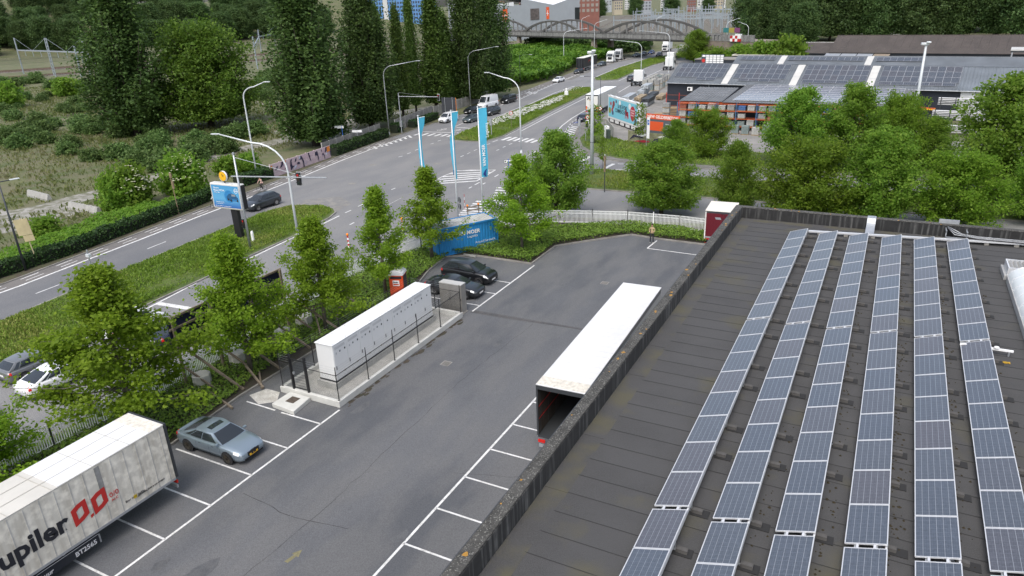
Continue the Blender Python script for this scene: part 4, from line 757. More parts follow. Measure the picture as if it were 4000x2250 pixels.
# ================================================================== leaves
import numpy as np
def leaf_mat(name, dark, light, tip=None, trans=.25, rough=.55):
    m = bpy.data.materials.new(name); m.use_nodes = True; t = m.node_tree; b = t.nodes['Principled BSDF']; b.inputs['Roughness'].default_value = rough; b.inputs['Specular IOR Level'].default_value = .25
    at = t.nodes.new('ShaderNodeAttribute'); at.attribute_name = 'v'; oi = t.nodes.new('ShaderNodeObjectInfo')
    rr = t.nodes.new('ShaderNodeValToRGB'); e = rr.color_ramp.elements; e[0].color = (*dark, 1); e[1].color = (*(tip or light), 1); k_ = e.new(.6); k_.color = (*light, 1); t.links.new(at.outputs['Fac'], rr.inputs['Fac'])
    hs = t.nodes.new('ShaderNodeHueSaturation'); t.links.new(rr.outputs[0], hs.inputs['Color'])
    mr = t.nodes.new('ShaderNodeMapRange'); mr.inputs[3].default_value = .85; mr.inputs[4].default_value = 1.15; t.links.new(oi.outputs['Random'], mr.inputs[0]); t.links.new(mr.outputs[0], hs.inputs['Value'])
    mh = t.nodes.new('ShaderNodeMapRange'); mh.inputs[3].default_value = .497; mh.inputs[4].default_value = .512; t.links.new(oi.outputs['Random'], mh.inputs[0]); t.links.new(mh.outputs[0], hs.inputs['Hue'])
    t.links.new(hs.outputs[0], b.inputs['Base Color'])
    tr = t.nodes.new('ShaderNodeBsdfTranslucent'); t.links.new(hs.outputs[0], tr.inputs['Color']); mx = t.nodes.new('ShaderNodeMixShader'); mx.inputs[0].default_value = trans
    t.links.new(b.outputs[0], mx.inputs[1]); t.links.new(tr.outputs[0], mx.inputs[2]); t.links.new(mx.outputs[0], t.nodes['Material Output'].inputs['Surface']); return m
def leafmesh(name, P, size, m, seed=0, nrm=None, flat=.5, val=None, aspect=1.5, vert=False):
    """n four-cornered leaves at P; nrm biases the facing"""
    g = np.random.default_rng(seed); n = len(P); P = np.asarray(P, float); size = np.broadcast_to(np.asarray(size, float), (n,))
    N = g.normal(size=(n,3)); N /= np.linalg.norm(N, axis=1)[:,None]
    N = N*(1-flat) + (np.array([0,0,1.]) if nrm is None else nrm)*flat; N /= np.linalg.norm(N, axis=1)[:,None]+1e-9
    A = g.normal(size=(n,3))
    if vert: A = np.array([0,0,1.])+.35*A; N = g.normal(size=(n,3)); N[:,2] *= .2
    A -= N*(A*N).sum(1)[:,None]; A /= np.linalg.norm(A, axis=1)[:,None]+1e-9; B = np.cross(N, A); s = size[:,None]*g.uniform(.65,1.3,(n,1))
    l = A*s*aspect*.5; w_ = B*s*.5; fold = N*s*.12
    V = np.stack([P-l, P+w_*1.0-fold+l*.1, P+l, P-w_*1.0-fold+l*.1], 1).reshape(-1,3)
    me = bpy.data.meshes.new(name); me.vertices.add(4*n); me.loops.add(4*n); me.polygons.add(n)
    me.vertices.foreach_set('co', V.ravel()); me.loops.foreach_set('vertex_index', np.arange(4*n)); me.polygons.foreach_set('loop_start', np.arange(0,4*n,4)); me.polygons.foreach_set('loop_total', np.full(n,4))
    v = g.uniform(0,1,n) if val is None else np.clip(val+g.normal(0,.18,n),0,1)
    at = me.attributes.new('v', 'FLOAT', 'POINT'); at.data.foreach_set('value', np.repeat(v,4)); me.materials.append(m); me.update(); me.validate(); return me
def in_poly(x, y, poly):
    r_ = np.zeros(len(x), bool); n = len(poly)
    for i in range(n):
        (x0,y0),(x1,y1) = poly[i], poly[(i+1)%n]; c = ((y0 > y) != (y1 > y)) & (x < (x1-x0)*(y-y0)/(y1-y0+1e-12)+x0); r_ ^= c
    return r_
def lump(x, y, s, seed=0):
    g = np.random.default_rng(seed); h = 0
    for k in range(5):
        a, p, q = g.uniform(0,6.28), g.uniform(0,6.28), s*(1.6**k); h = h + np.sin(q*(x*math.cos(a)+y*math.sin(a))+p)/(1.35**k)
    return h/3.0
def scatter(poly, dens, seed):
    g = np.random.default_rng(seed); xs = [p[0] for p in poly]; ys = [p[1] for p in poly]; A = (max(xs)-min(xs))*(max(ys)-min(ys)); n = int(A*dens)
    x = g.uniform(min(xs),max(xs),n); y = g.uniform(min(ys),max(ys),n); k = in_poly(x,y,poly); return x[k], y[k], g
L_COVER = leaf_mat('groundcover_leaf', (.095,.175,.020), (.150,.250,.032), (.21,.305,.045)); L_HEDGE = leaf_mat('hedge_leaf', (.014,.034,.010), (.032,.068,.016), (.05,.095,.022))
L_GRASS = leaf_mat('grass_blade', (.10,.17,.018), (.165,.245,.03), (.235,.245,.065)); L_DAISY = mat('daisy_white', (.70,.70,.66), .8)
def cover(name, poly, h, dens, size, m, seed, z0=.08, hs=.9, label=None, cat='shrubs', flat=.55):
    x, y, g = scatter(poly, dens, seed); hh = h*(.55+.6*(lump(x,y,hs,seed)+.8)/1.6); u = g.uniform(0,1,len(x))**.35; z = z0+np.maximum(.05,hh)*u
    o = ob(name, leafmesh(name, np.stack([x,y,z],1), size, m, seed, flat=flat, val=.45+.35*lump(x,y,2.2,seed+5))); return stuff(o, label, cat)
# ================================================================== planting around the yard
BED1 = [(-38.0,-5),(-38.0,30),(-39.0,43),(-37.9,50),(-36.3,56),(-33.7,51.2),(-33.2,46),(-32.3,43.3),(-32.6,34),(-33.0,28.5),(-32.3,24.5),(-31.7,20),(-31.7,-5)]
BED2 = [(-33.6,51.4),(-31.9,52.2),(-26.0,52.1),(-26.0,57.2),(-24.1,59.4),(-20.6,62.95),(-17.4,62.6),(-13.4,62.5),(-13.6,65.2),(-16.7,65.6),(-21.7,65.4),(-25,64),(-29,61.5),(-33.5,57.5),(-36.2,54.5)]
cover('groundcover', BED1, .36, 150, .115, L_COVER, 11, label='low green groundcover shrubs in the strip along the street fence')
cover('groundcover', BED2, .58, 230, .105, L_COVER, 12, label='dense green groundcover shrubs around the far yard corner')
# ================================================================== switchgear enclosure
PCON = mat('pale_concrete', (.52,.52,.49), .85, 0, .10, 1.2, .15, 30); WCAB = mat('cabinet_white', (.66,.67,.67), .4, 0, .03, .6)
t = thing('enclosure', 'low white concrete kerb enclosure with black chain-link fence round the white cabinet', 'enclosure', (0,0,.02))
MB().box(-29.9,-25.8,26.65,39.9,.02,.09).build('floor_slab', mat('slab_grey', (.33,.325,.30), .9, 0, .18, .9, .15, 25), t)
for b in ((-25.82,-25.6,26.45,40.1),(-30.1,-29.88,26.45,40.1),(-29.876,-25.824,26.45,26.67),(-29.876,-25.824,39.88,40.1)): MB().box(b[0],b[1],b[2],b[3],0,.40).build('kerb_wall', PCON, t, bevel=.02)
posts = [(-25.71,26.6),(-25.71,29.3),(-25.71,31.95),(-25.71,34.6),(-25.71,37.3),(-25.71,40.0),(-30.0,26.6),(-30.0,29.35),(-30.0,32),(-30.0,34.7),(-30.0,37.3),(-30.0,40.0),(-27.9,40.0)]
for x, y in posts: MB().tube([(x,y,.4),(x,y,2.2),(x+(.0),y,2.52)], [.03,.03,.022], 7).box(x-.06,x+.06,y-.06,y+.06,.402,.415).build('fence_post', BLACK, t)
runs = [((-25.71,26.6),(-25.71,40.0)),((-30,26.6),(-30,40)),((-27.9,26.6),(-25.71,26.6)),((-30,26.6),(-29.1,26.6)),((-30,40),(-25.71,40))]
for p, q in runs:
    MB().tube([(*p,1.98),(*q,1.98)], .022, 6).build('top_rail', BLACK, t)
    for z in (2.15,2.3,2.45): MB().tube([(*p,z),(*q,z)], .005, 3).build('barbed_wire', GREYM, t)
ch = MB()
for p, q in runs:
    p, q = Vector((*p,0)), Vector((*q,0)); L = (q-p).length; d = (q-p)/L; H_ = 1.5; s_ = -H_
    while s_ < L:
        for sg in (1, -1):
            a0, a1 = s_, s_+H_; z0_, z1_ = (.45,1.95) if sg > 0 else (1.95,.45); c0, c1 = max(0,a0), min(L,a1)
            if c1 > c0: ch.tube([p+d*c0+Vector((0,0,z0_+(z1_-z0_)*(c0-a0)/H_)), p+d*c1+Vector((0,0,z0_+(z1_-z0_)*(c1-a0)/H_))], .0028, 3, cap=False)
        s_ += .09
stuff(ch.build('chain_link_mesh', DARKM, t))
g_ = thing('fence_gate', 'black welded-mesh gate in the short side of the enclosure fence', 'gate', (-29.1,26.6,.42))
for x in (0,1.15): MB().box(x-.06,x+.06,-.06,.06,0,2.25).build('gate_post', BLACK, g_)
MB().box(.08,1.07,-.02,.02,1.95,2.0).box(.08,1.07,-.02,.02,.1,.15).box(.08,.12,-.02,.02,.15,1.95).box(1.03,1.07,-.02,.02,.15,1.95).build('gate_frame', BLACK, g_)
for k in range(9): MB().box(.12,1.03,-.006,.006,.3+k*.19,.312+k*.19).build('bar', DARKM, g_)
for k in range(16): MB().box(.15+k*.055,.156+k*.055,-.004,.004,.15,1.95).build('wire', DARKM, g_)
MB().box(.12,.2,-.05,.05,1.0,1.15).build('lock', GREYM, g_)
c = thing('switchgear_cabinet', 'long white switchgear cabinet with dark round logos on a concrete plinth', 'cabinet', (0,0,.1))
MB().box(-28.45,-27.0,27.85,38.6,0,.42).build('plinth', mat('plinth_concrete', (.36,.36,.34), .9, 0, .15, 1.5), c); MB().box(-28.36,-27.04,28.02,38.45,.424,.50).build('base_frame', BLACK, c)
MB().box(-28.33,-27.07,28.05,38.42,.504,2.80).build('body', WCAB, c, bevel=.01); MB().box(-28.38,-27.03,28.0,38.47,2.804,2.86).build('roof', WCAB, c, bevel=.015)
y = 28.07; SMUD = mat('roof_grime', (.68,.68,.66), .7, 0, .10, 3)
for k, wd in enumerate([1.2,1.2,1.2,1.2,.95,1.2,1.2,1.2,.95]):
    d = MB().box(-27.066,-27.045,y+.012,y+wd-.012,.56,2.76).build('door', WCAB, c, bevel=.004); yc = y+wd/2
    MB().disc((-27.04,yc-.05,2.28),.085,14,axis='X').build('logo_disc', WHITE, d); MB().disc((-27.037,yc-.05,2.28),.068,14,axis='X').build('logo', mat('logo_teal', (.02,.05,.065), .5), d)
    MB().disc((-27.034,yc-.045,2.30),.022,8,axis='X').build('logo_mark', WHITE, d)
    MB().add([(-27.04,yc+.1,.86),(-27.04,yc+.24,.86),(-27.04,yc+.17,.98)], [(0,1,2)]).build('warning_sign', mat('sign_ochre', (.22,.17,.05), .6), d)
    MB().box(-27.044,-27.02,y+.08,y+.12,1.22,1.45).build('handle', BLACK, d)
    if wd > 1:
        for j in range(9): MB().box(-27.044,-27.036,y+.14+j*.1,y+.2+j*.1,2.5,2.66).build('vent_slot', mat('vent_grey', (.42,.43,.44), .5), d)
        MB().box(-27.044,-27.036,yc+.34,yc+.44,2.22,2.34).build('info_plate', DARKM, d); MB().box(-27.044,-27.036,yc-.42,yc-.34,2.18,2.3).build('info_plate', GREYM, d)
    MB().lathe([(.27,0),(.27,.006),(0,.008)], (-27.72,yc,2.862), 16).build('fan_cover', SMUD, c)
    for sx in (-.5,.5): MB().lathe([(.03,0),(.05,.05),(0,.07)], (-27.70+sx,y+.1,2.862), 7).build('lifting_lug', WCAB, c)
    y += wd
k = thing('metal_kiosk', 'pair of tall brushed-metal cabinets at the end of the fenced enclosure', 'cabinet', (-27.78,40.55,.02)); KM = mat('brushed_metal', (.36,.345,.32), .38, .6, .1, 2); KM2 = mat('kiosk_side', (.27,.26,.24), .45, .5)
for j in (0,1):
    MB().box(j*.94+.005,j*.94+.93,0,.62,.06,2.2).build('cabinet_body', KM, k); MB().box(j*.94-.005,j*.94+.94,-.02,.64,2.204,2.26).build('cap', mat('kiosk_cap', (.52,.51,.48), .4, .3), k); MB().box(j*.94+.03,j*.94+.90,-.012,-.002,.12,2.15).build('door', KM, k); MB().box(j*.94+.84,j*.94+.87,-.03,-.013,1.0,1.2).build('handle', BLACK, k)
MB().box(-.02,1.95,.0,.64,-.0,.056).build('base', CONCD, k)
mb = thing('manhole_chamber', 'square pale concrete chamber block with a rusty steel lid', 'manhole', (0,0,.02)); MB().add([(-29.3,24.95,0),(-27.5,24.8,0),(-27.72,26.4,0),(-29.28,26.42,0),(-29.3,24.95,.24),(-27.5,24.8,.24),(-27.72,26.4,.24),(-29.28,26.42,.24)], [(4,5,6,7),(0,1,5,4),(1,2,6,5),(2,3,7,6),(3,0,4,7)]).build('block', PCON, mb, bevel=.02); MB().box(-28.75,-28.15,25.45,26.05,.241,.256).build('lid', mat('rusty_lid', (.075,.058,.045), .8, 0, .3, 6), mb)
# ================================================================== portable toilet, container
pt = thing('portable_toilet', 'orange-red portable toilet with grey-white domed roof', 'toilet', (-32.1,41.35,.08), R(20)); PO = mat('toilet_orange', (.62,.075,.02), .5)
MB().box(-.55,.55,-.55,.55,.0,2.0).build('cabin', PO, pt, bevel=.05)
v = []; n = 8
for j in range(n+1):
    a = math.pi*j/n; v += [(-.58*math.cos(a),-.58,2.0+.32*math.sin(a)),(-.58*math.cos(a),.58,2.0+.32*math.sin(a))]
MB().add(v, [(2*j,2*j+2,2*j+3,2*j+1) for j in range(n)]+[tuple(2*j for j in range(n,-1,-1)), tuple(2*j+1 for j in range(n+1))]).build('roof', mat('toilet_roof', (.58,.58,.6), .4), pt, smooth=False)
for s in (-1,1): MB().box(-.45,.45,min(s*.552,s*.565),max(s*.552,s*.565),1.72,1.92).build('vent_band', INK, pt)
MB().box(.552,.566,-.42,.42,.1,1.9).build('door', mat('toilet_door', (.03,.03,.032), .5), pt); MB().box(-.26,.26,-.575,-.552,1.15,1.6).build('logo_panel', WHITE, pt); text('lettering', 'Boels', .17, pt, INK, plane_m((-.22,-.578,1.4), (1,0,0), (0,0,1)), bold=.006); MB().box(-.22,.2,-.58,-.576,1.22,1.33).build('logo_stripe', PO, pt); MB().box(-.6,.6,-.6,.6,-.02,.06).build('skid', DARKM, pt)
CB = mat('container_blue', (.022,.22,.52), .5, 0, .08, 1.2); ct = thing('shipping_container', 'blue corrugated shipping container with white lettering and pale ribbed roof', 'container', (-34.3,50.35,.05), R(57.5)); CL, CW, CH = 6.06, 2.44, 2.59
def corr(L, h, n, dep):   # trapezoid profile along x
    v = []; f = []; p = L/n
    for i in range(n):
        for u, d in ((0,0),(.25,0),(.42,dep),(.67,dep),(.84,0)): v.append((i*p+u*p, d))
    v.append((L,0)); return v
pr_ = corr(CL-.3, 0, 20, .035)
for s in (0, 1):
    mb = MB(); y0 = .02 if s == 0 else CW-.02; sg = 1 if s == 0 else -1
    for i, (x, d) in enumerate(pr_): mb.v += [(x+.15, y0+sg*d, .16), (x+.15, y0+sg*d, CH-.1)]
    mb.f = [((2*i,2*i+2,2*i+3,2*i+1) if s == 0 else (2*i+1,2*i+3,2*i+2,2*i)) for i in range(len(pr_)-1)]; mb.m = [0]*len(mb.f); mb.build('side_wall', CB, ct)
mb = MB(); pr_ = corr(CL-.16, 0, 22, -.025)
for x, d in pr_: mb.v += [(x+.08,.06,CH-.02+d),(x+.08,CW-.06,CH-.02+d)]
mb.f = [(2*i,2*i+2,2*i+3,2*i+1) for i in range(len(pr_)-1)]; mb.m = [0]*len(mb.f); mb.build('roof', mat('container_roof', (.40,.40,.37), .6, .2, .3, 1.2), ct)
fr = [((0,0),(0,CW)),((0,0),(CL,0)),((CL,0),(CL,CW)),((0,CW),(CL,CW))]
for z in (.08, CH-.05):
    for p, q in fr: MB().beam((*p,z),(*q,z),.1,.15).build('frame_beam', CB, ct)
for p in ((0,0),(CL,0),(CL,CW),(0,CW)): MB().box(p[0]-.07,p[0]+.07,p[1]-.07,p[1]+.07,.0,CH+.01).build('corner_post', CB, ct)
for j in (0,1): MB().box(-.04,.01,.08+j*1.15,1.2+j*1.15,.16,CH-.12).build('door', CB, ct); MB().tube([(-.07,.5+j*1.4,.15),(-.07,.5+j*1.4,CH-.12)], .022, 6).build('lock_rod', GREYM, ct); MB().box(-.075,-.045,.2+j*1.2,.55+j*1.2,1.15,1.25).build('placard', WHITE, ct)
MB().box(CL-.02,CL+.0,.1,CW-.1,.16,CH-.12).build('end_wall', CB, ct)
text('lettering', 'VAN MOER', .5, ct, WHITE, plane_m((1.75,-.012,1.62), (1,0,0), (0,0,1)), bold=.014, shear=.08); text('lettering', 'Logistics', .32, ct, WHITE, plane_m((2.95,-.012,1.28), (1,0,0), (0,0,1))); text('lettering', 'Around the world,', .30, ct, WHITE, plane_m((3.75,-.012,.62), (1,0,0), (0,0,1)), sx=.92); text('lettering', 'down to earth.', .30, ct, WHITE, plane_m((4.1,-.012,.3), (1,0,0), (0,0,1)), sx=.92)
MB().add([(1.25,-.012,1.65),(1.6,-.012,1.65),(1.55,-.012,1.95),(1.38,-.012,1.8)], [(0,1,2,3)]).build('logo', WHITE, ct)
# ================================================================== fences
FW = mat('fence_white', (.80,.81,.80), .5)
def fence(label, pts, name='palisade_fence', z=.06, h=1.45, m=None, hoop=True):
    root = thing(name, label, 'fence', (0,0,0)); m = m or FW; pk = MB()
    for p, q in zip(pts, pts[1:]):
        p, q = Vector((*p,z)), Vector((*q,z)); L = (q-p).length; d = (q-p)/L; nb = max(1, round(L/2.5))
        for zz in (.22, h-.32, h-.06): MB().beam(p+Vector((0,0,zz)), q+Vector((0,0,zz)), .035, .04).build('rail', m, root)
        for i in range(nb+1): o_ = p+d*L*i/nb; MB().box(o_.x-.035,o_.x+.035,o_.y-.035,o_.y+.035,z,z+h+.14).build('post', m, root)
        k = int(L/.125)
        for i in range(k): o_ = p+d*L*(i+.5)/k; pk.box(o_.x-.02,o_.x+.02,o_.y-.02,o_.y+.02,z+.1,z+h-.06)
    stuff(pk.build('pickets', m, root)); return root
fence('white railing fence behind the standing person at the far yard edge', [(-34.2,58.9),(-31.5,62.0),(-28.6,63.6),(-25.2,64.6),(-21.8,65.45),(-16.7,65.8),(-13.9,65.6)])
fence('white railing fence left of the blue container', [(-38.3,43.5),(-37.9,48.8),(-37.0,51.6),(-35.6,55.8),(-34.4,58.6)])
fence('white railing fence along the street behind the young trees', [(-37.2,8),(-37.0,17),(-36.4,22),(-36.6,28),(-37.6,34),(-38.3,43.2)], z=.07, h=1.5)
# ================================================================== timber-braced hoarding with concrete blocks
ho = thing('hoarding', 'navy street hoarding seen from behind on grey timber posts', 'hoarding', (0,0,.08)); NAV = mat('hoarding_navy', (.008,.010,.042), .6)
for k in range(3): MB().box(-36.25,-36.2,24.4+k*3.05,27.4+k*3.05,2.15,4.5).build('board', NAV, ho)
for z in (2.2,2.95,3.7,4.42): MB().box(-36.19,-36.08,24.4,33.6,z,z+.12).build('rail', WOOD, ho)
for y in (24.6,27.45,30.5,33.4): MB().box(-36.07,-35.93,y-.07,y+.07,-.08,4.5).build('post', WOOD, ho); MB().beam((-35.92,y+.15,2.7),(-32.6+.4*(y % 2),y+1.1,.0),.1,.14).build('brace', WOOD, ho); MB().beam((-35.92,y-.1,1.5),(-33.9,y+.4,-.0),.09,.12).build('brace', WOOD, ho)
CBK = mat('rough_concrete', (.45,.44,.40), .95, 0, .15, 2, .3, 15)
for nm_, x, y, w_ in (('left-hand rough concrete ballast block under the hoarding braces',-35.15,25.1,.9),('middle rough concrete ballast block under the hoarding braces',-35.4,28.1,.85),('third rough concrete ballast block under the hoarding braces',-35.1,31.9,.9),('farthest rough concrete ballast block under the hoarding braces',-35.5,34.4,1.0)):
    tag(MB().prism([(x+w_*.62*math.cos(a*R(45)+.3), y+w_*.62*math.sin(a*R(45)+.3)) for a in range(8)], .06, .85).build('ballast_block', CBK, bevel=.05), nm_, 'concrete block', 'hoarding ballast blocks')
for j, (p, q) in enumerate((((-33.0,27.6,.2),(-31.4,26.2,.12)),((-33.3,26.9,.95),(-31.35,26.3,.10)),((-34.2,24.6,.15),(-31.25,23.8,.12)),((-34.4,34.4,1.7),(-33.2,33.5,.12)),((-33.9,36.6,1.3),(-33.4,35.4,.12)),((-34.8,38.2,.9),(-33.6,38.8,.1)))):
    tag(MB().beam(p, q, .1, .14).build('timber_prop', WOOD), ['short grey timber lying by the chamber block','slanting grey timber prop beside the chamber block','grey timber lying by the kerb near the ice-blue car','grey timber prop behind the middle of the white cabinet','grey timber prop farther along behind the white cabinet','low grey timber prop near the portable toilet'][j], 'timber')
MB_ = MB().obox((-31.9,51.75,.12),(1.3,.16,.16),R(-6)); tag(MB_.build('kerb_stone', CONC, bevel=.02), 'loose pale kerb stone lying beside the black SUV', 'kerb stone')
# ================================================================== people
def person_mat(name, shirt, trousers, shoes, skin=(.42,.25,.17), fy=.20, hz=1.50):
    m = bpy.data.materials.new(name); m.use_nodes = True; t = m.node_tree; b = t.nodes['Principled BSDF']; b.inputs['Roughness'].default_value = .8
    tc = t.nodes.new('ShaderNodeTexCoord'); s_ = t.nodes.new('ShaderNodeSeparateXYZ'); t.links.new(tc.outputs['Object'], s_.inputs[0])
    r_ = t.nodes.new('ShaderNodeMapRange'); r_.inputs[2].default_value = 2.0; t.links.new(s_.outputs[2], r_.inputs[0]); cr = t.nodes.new('ShaderNodeValToRGB'); cr.color_ramp.interpolation = 'CONSTANT'; e = cr.color_ramp.elements
    e[0].color = (*shoes,1); e[1].position = .045; e[1].color = (*trousers,1)
    for p, c_ in ((.475,shirt),(hz/2,skin)): k_ = e.new(p); k_.color = (*c_,1)
    t.links.new(r_.outputs[0], cr.inputs['Fac'])
    if fy:
        g_ = t.nodes.new('ShaderNodeMath'); g_.operation = 'GREATER_THAN'; g_.inputs[1].default_value = fy; t.links.new(s_.outputs[1], g_.inputs[0]); z_ = t.nodes.new('ShaderNodeMath'); z_.operation = 'GREATER_THAN'; z_.inputs[1].default_value = .9; t.links.new(s_.outputs[2], z_.inputs[0])
        ml = t.nodes.new('ShaderNodeMath'); ml.operation = 'MULTIPLY'; t.links.new(g_.outputs[0], ml.inputs[0]); t.links.new(z_.outputs[0], ml.inputs[1]); t.links.new(mixc(t, ml.outputs[0], cr.outputs[0], skin), b.inputs['Base Color'])
    else: t.links.new(cr.outputs[0], b.inputs['Base Color'])
    return m
def figure(name, V, E, m, loc, rz):
    me = bpy.data.meshes.new(name); me.from_pydata([v[:3] for v in V], E, []); o = bpy.data.objects.new(name, me); COL.objects.link(o); me.materials.append(m)
    sk2 = o.modifiers.new('skin', 'SKIN'); o.location = loc; o.rotation_euler = (0,0,rz); me.skin_vertices or None
    lay = me.skin_vertices[0].data if len(me.skin_vertices) else None
    if lay is None:
        me.attributes; bpy.context.view_layer.update(); import bmesh; bm = bmesh.new(); bm.from_mesh(me); bm.verts.layers.skin.verify(); bm.to_mesh(me); bm.free(); lay = me.skin_vertices[0].data
    for i, v in enumerate(V):
        r_ = v[3]; lay[i].radius = r_ if isinstance(r_, tuple) else (r_, r_)
    lay[0].use_root = True; ss = o.modifiers.new('sub', 'SUBSURF'); ss.levels = 1; ss.render_levels = 2; return o
V = [(0,0,.98,(.15,.11)),(0,.0,1.2,(.14,.10)),(0,0,1.40,(.17,.10)),(0,.005,1.52,.055),(0,.02,1.60,.075),(0,.03,1.70,(.082,.095)),(0,.02,1.80,.06)]
E = [(0,1),(1,2),(2,3),(3,4),(4,5),(5,6)]
def limb(pts, root):
    global V, E
    p = root
    for q in pts: V.append(q); E.append((p, len(V)-1)); p = len(V)-1
    return p
for s in (-1,1):
    limb([(s*.10,0,.90,.095),(s*.12,.01,.50,.065),(s*.13,-.01,.10,.05),(s*.14,.12,.04,(.045,.03))], 0)
    h_ = limb([(s*.20,0,1.42,.065),(s*.25,-.02,1.14,.048),(s*.13,.22,1.08,.038),(s*.07,.29,1.13,(.035,.018))], 2)
    for k in range(4): limb([(s*(.065-.018*k),.31+.008*k,1.15+.012*k,.009),(s*(.055-.018*k),.335,1.165+.012*k,.008)], h_)
    limb([(s*.075,.275,1.17,.010),(s*.06,.29,1.19,.008)], h_)
PX = figure('person', V, E, person_mat('clothes_beige', (.42,.32,.18), (.022,.024,.03), (.55,.52,.46)), (-18.02,61.15,.02), R(190)); tag(PX, 'person in beige shirt and dark trousers standing and looking at a phone', 'person')
MB().lathe([(.0,1.60),(.085,1.66),(.098,1.74),(.088,1.82),(.05,1.865),(0,1.875)], (0,-.005,.0), 10).build('hair', mat('dark_hair', (.02,.014,.01), .8), PX, smooth=True)
for s in (-1,1): MB().lathe([(0,-.012),(.012,0),(0,.012)], (s*.032,.118,1.715), 6).build('eye', INK, PX)
MB().lathe([(.016,0),(.008,.03),(0,.035)], (0,.115,1.665), 6, axis='Y').build('nose', mat('skin_tone', (.42,.25,.17), .7), PX)
tag(MB().obox((0,0,0),(.075,.012,.15)).build('phone', INK, None, (-18.02-.05,61.15-.31,1.2)), 'small dark phone held by the person in the beige shirt', 'phone')
def bicycle(label, loc, rz, col, group=None, lean=0):
    b = thing('bicycle', label, 'bicycle', loc, rz, group)
    for x in (-.52,.52):
        w_ = MB().tube([(x+.33*math.cos(a*R(20)),0,.34+.33*math.sin(a*R(20))) for a in range(19)], .02, 5, cap=False).build('wheel', RUB, b)
        s_ = MB(); [s_.tube([(x,0,.34),(x+.31*math.cos(a*R(45)),0,.34+.31*math.sin(a*R(45)))], .005, 3) for a in range(8)]; s_.build('spokes', GREYM, w_)
    MB().tube([(-.52,0,.34),(-.08,0,.32),(.38,0,.82),(-.2,0,.80),(-.08,0,.32)], .02, 5).build('frame', col, b); MB().tube([(-.52,0,.34),(-.2,0,.78)], .014, 5).build('stay', col, b); MB().tube([(.52,0,.34),(.38,0,.85),(.36,0,.98)], .018, 5).build('fork', col, b); MB().tube([(.30,-.26,1.0),(.40,-.1,1.0),(.40,.1,1.0),(.30,.26,1.0)], .014, 5).build('handlebar', BLACK, b); MB().obox((-.24,0,.90),(.25,.12,.06)).build('saddle', BLACK, b, bevel=.02)
    if lean: b.rotation_euler = (lean, 0, rz)
    return b
bicycle('black bicycle ridden past the graffiti wall', (-69.55,63.9,.02), DN, BLACK); bicycle('bicycle ridden beside the illuminated billboard', (-68.8,56.0,.02), DN, DARKM)
def rider(label, loc, rz, shirt, hz=1.44):
    global V, E
    V = [(-.22,0,.98,(.14,.11)),(-.10,0,1.2,(.13,.10)),(.04,0,1.42,(.16,.09)),(.09,0,1.53,.055),(.12,0,1.62,.075),(.13,0,1.72,(.085,.075)),(.12,0,1.80,.06)]; E = [(0,1),(1,2),(2,3),(3,4),(4,5),(5,6)]
    for s in (-1,1):
        limb([(-.16,s*.10,.95,.09),(.16,s*.12,.72 if s > 0 else .80,.07),(-.05,s*.12,.28 if s > 0 else .42,.05),(.07,s*.12,.20 if s > 0 else .34,.035)], 0); h_ = limb([(.06,s*.19,1.42,.055),(.20,s*.24,1.20,.045),(.33,s*.23,1.06,.033)], 2)
        for k in range(4): limb([(.37,s*(.19+.022*k),1.05,.009),(.385,s*(.19+.022*k),1.02,.008)], h_)
        limb([(.345,s*.19,1.03,.010)], h_)
    o = figure('person', V, E, person_mat('clothes_'+label[:9], shirt, (.02,.02,.022), (.03,.03,.03), fy=None, hz=hz), loc, rz); tag(o, label, 'person'); MB().lathe([(0,1.62),(.09,1.68),(.10,1.76),(.06,1.85),(0,1.86)], (.10,0,.0), 10).build('hair', bpy.data.materials['dark_hair'], o, smooth=True); return o
rider('cyclist in pale pink top riding past the graffiti wall', (-69.55,63.9,.02), DN, (.55,.36,.30)); rider('cyclist in white top half hidden behind the illuminated billboard', (-68.8,56.0,.02), DN, (.6,.6,.58))
bk = bicycle('bright blue share bicycle lying on the hatched road corner', (-50.1,120.3,.3), R(20), mat('share_blue', (.03,.10,.55), .5), lean=R(62))
# ================================================================== vegetation
BARK = mat('bark_grey', (.12,.105,.085), .95, 0, .3, 4, .4, 12); BARKD = mat('bark_dark', (.055,.045,.035), .95, 0, .3, 3)
L_MAPLE = leaf_mat('maple_leaf', (.165,.275,.020), (.225,.350,.024), (.30,.43,.04), .62); L_LIME = leaf_mat('lime_leaf', (.130,.240,.028), (.185,.305,.035), (.25,.36,.05), .62); L_LIMEY = leaf_mat('yellow_lime_leaf', (.125,.220,.020), (.180,.288,.026), (.245,.345,.04), .62)
L_POP = leaf_mat('poplar_leaf', (.044,.080,.020), (.070,.118,.028), (.105,.162,.038), .42); L_POP2 = leaf_mat('poplar_leaf_fresh', (.058,.108,.020), (.092,.158,.028), (.135,.205,.038), .45); L_WOOD = leaf_mat('wood_leaf', (.050,.095,.030), (.082,.140,.040), (.115,.175,.052), .42); L_WILLOW = leaf_mat('willow_leaf', (.05,.075,.045), (.085,.115,.07), (.11,.14,.09), .2); L_SCRUB = leaf_mat('scrub_leaf', (.062,.115,.030), (.110,.178,.048), (.155,.225,.066), .45); L_THICK = leaf_mat('thicket_leaf', (.058,.125,.014), (.110,.210,.022), (.165,.27,.032), .45); L_BUSHY = leaf_mat('bushy_leaf', (.072,.132,.016), (.112,.188,.024), (.165,.24,.032), .5)
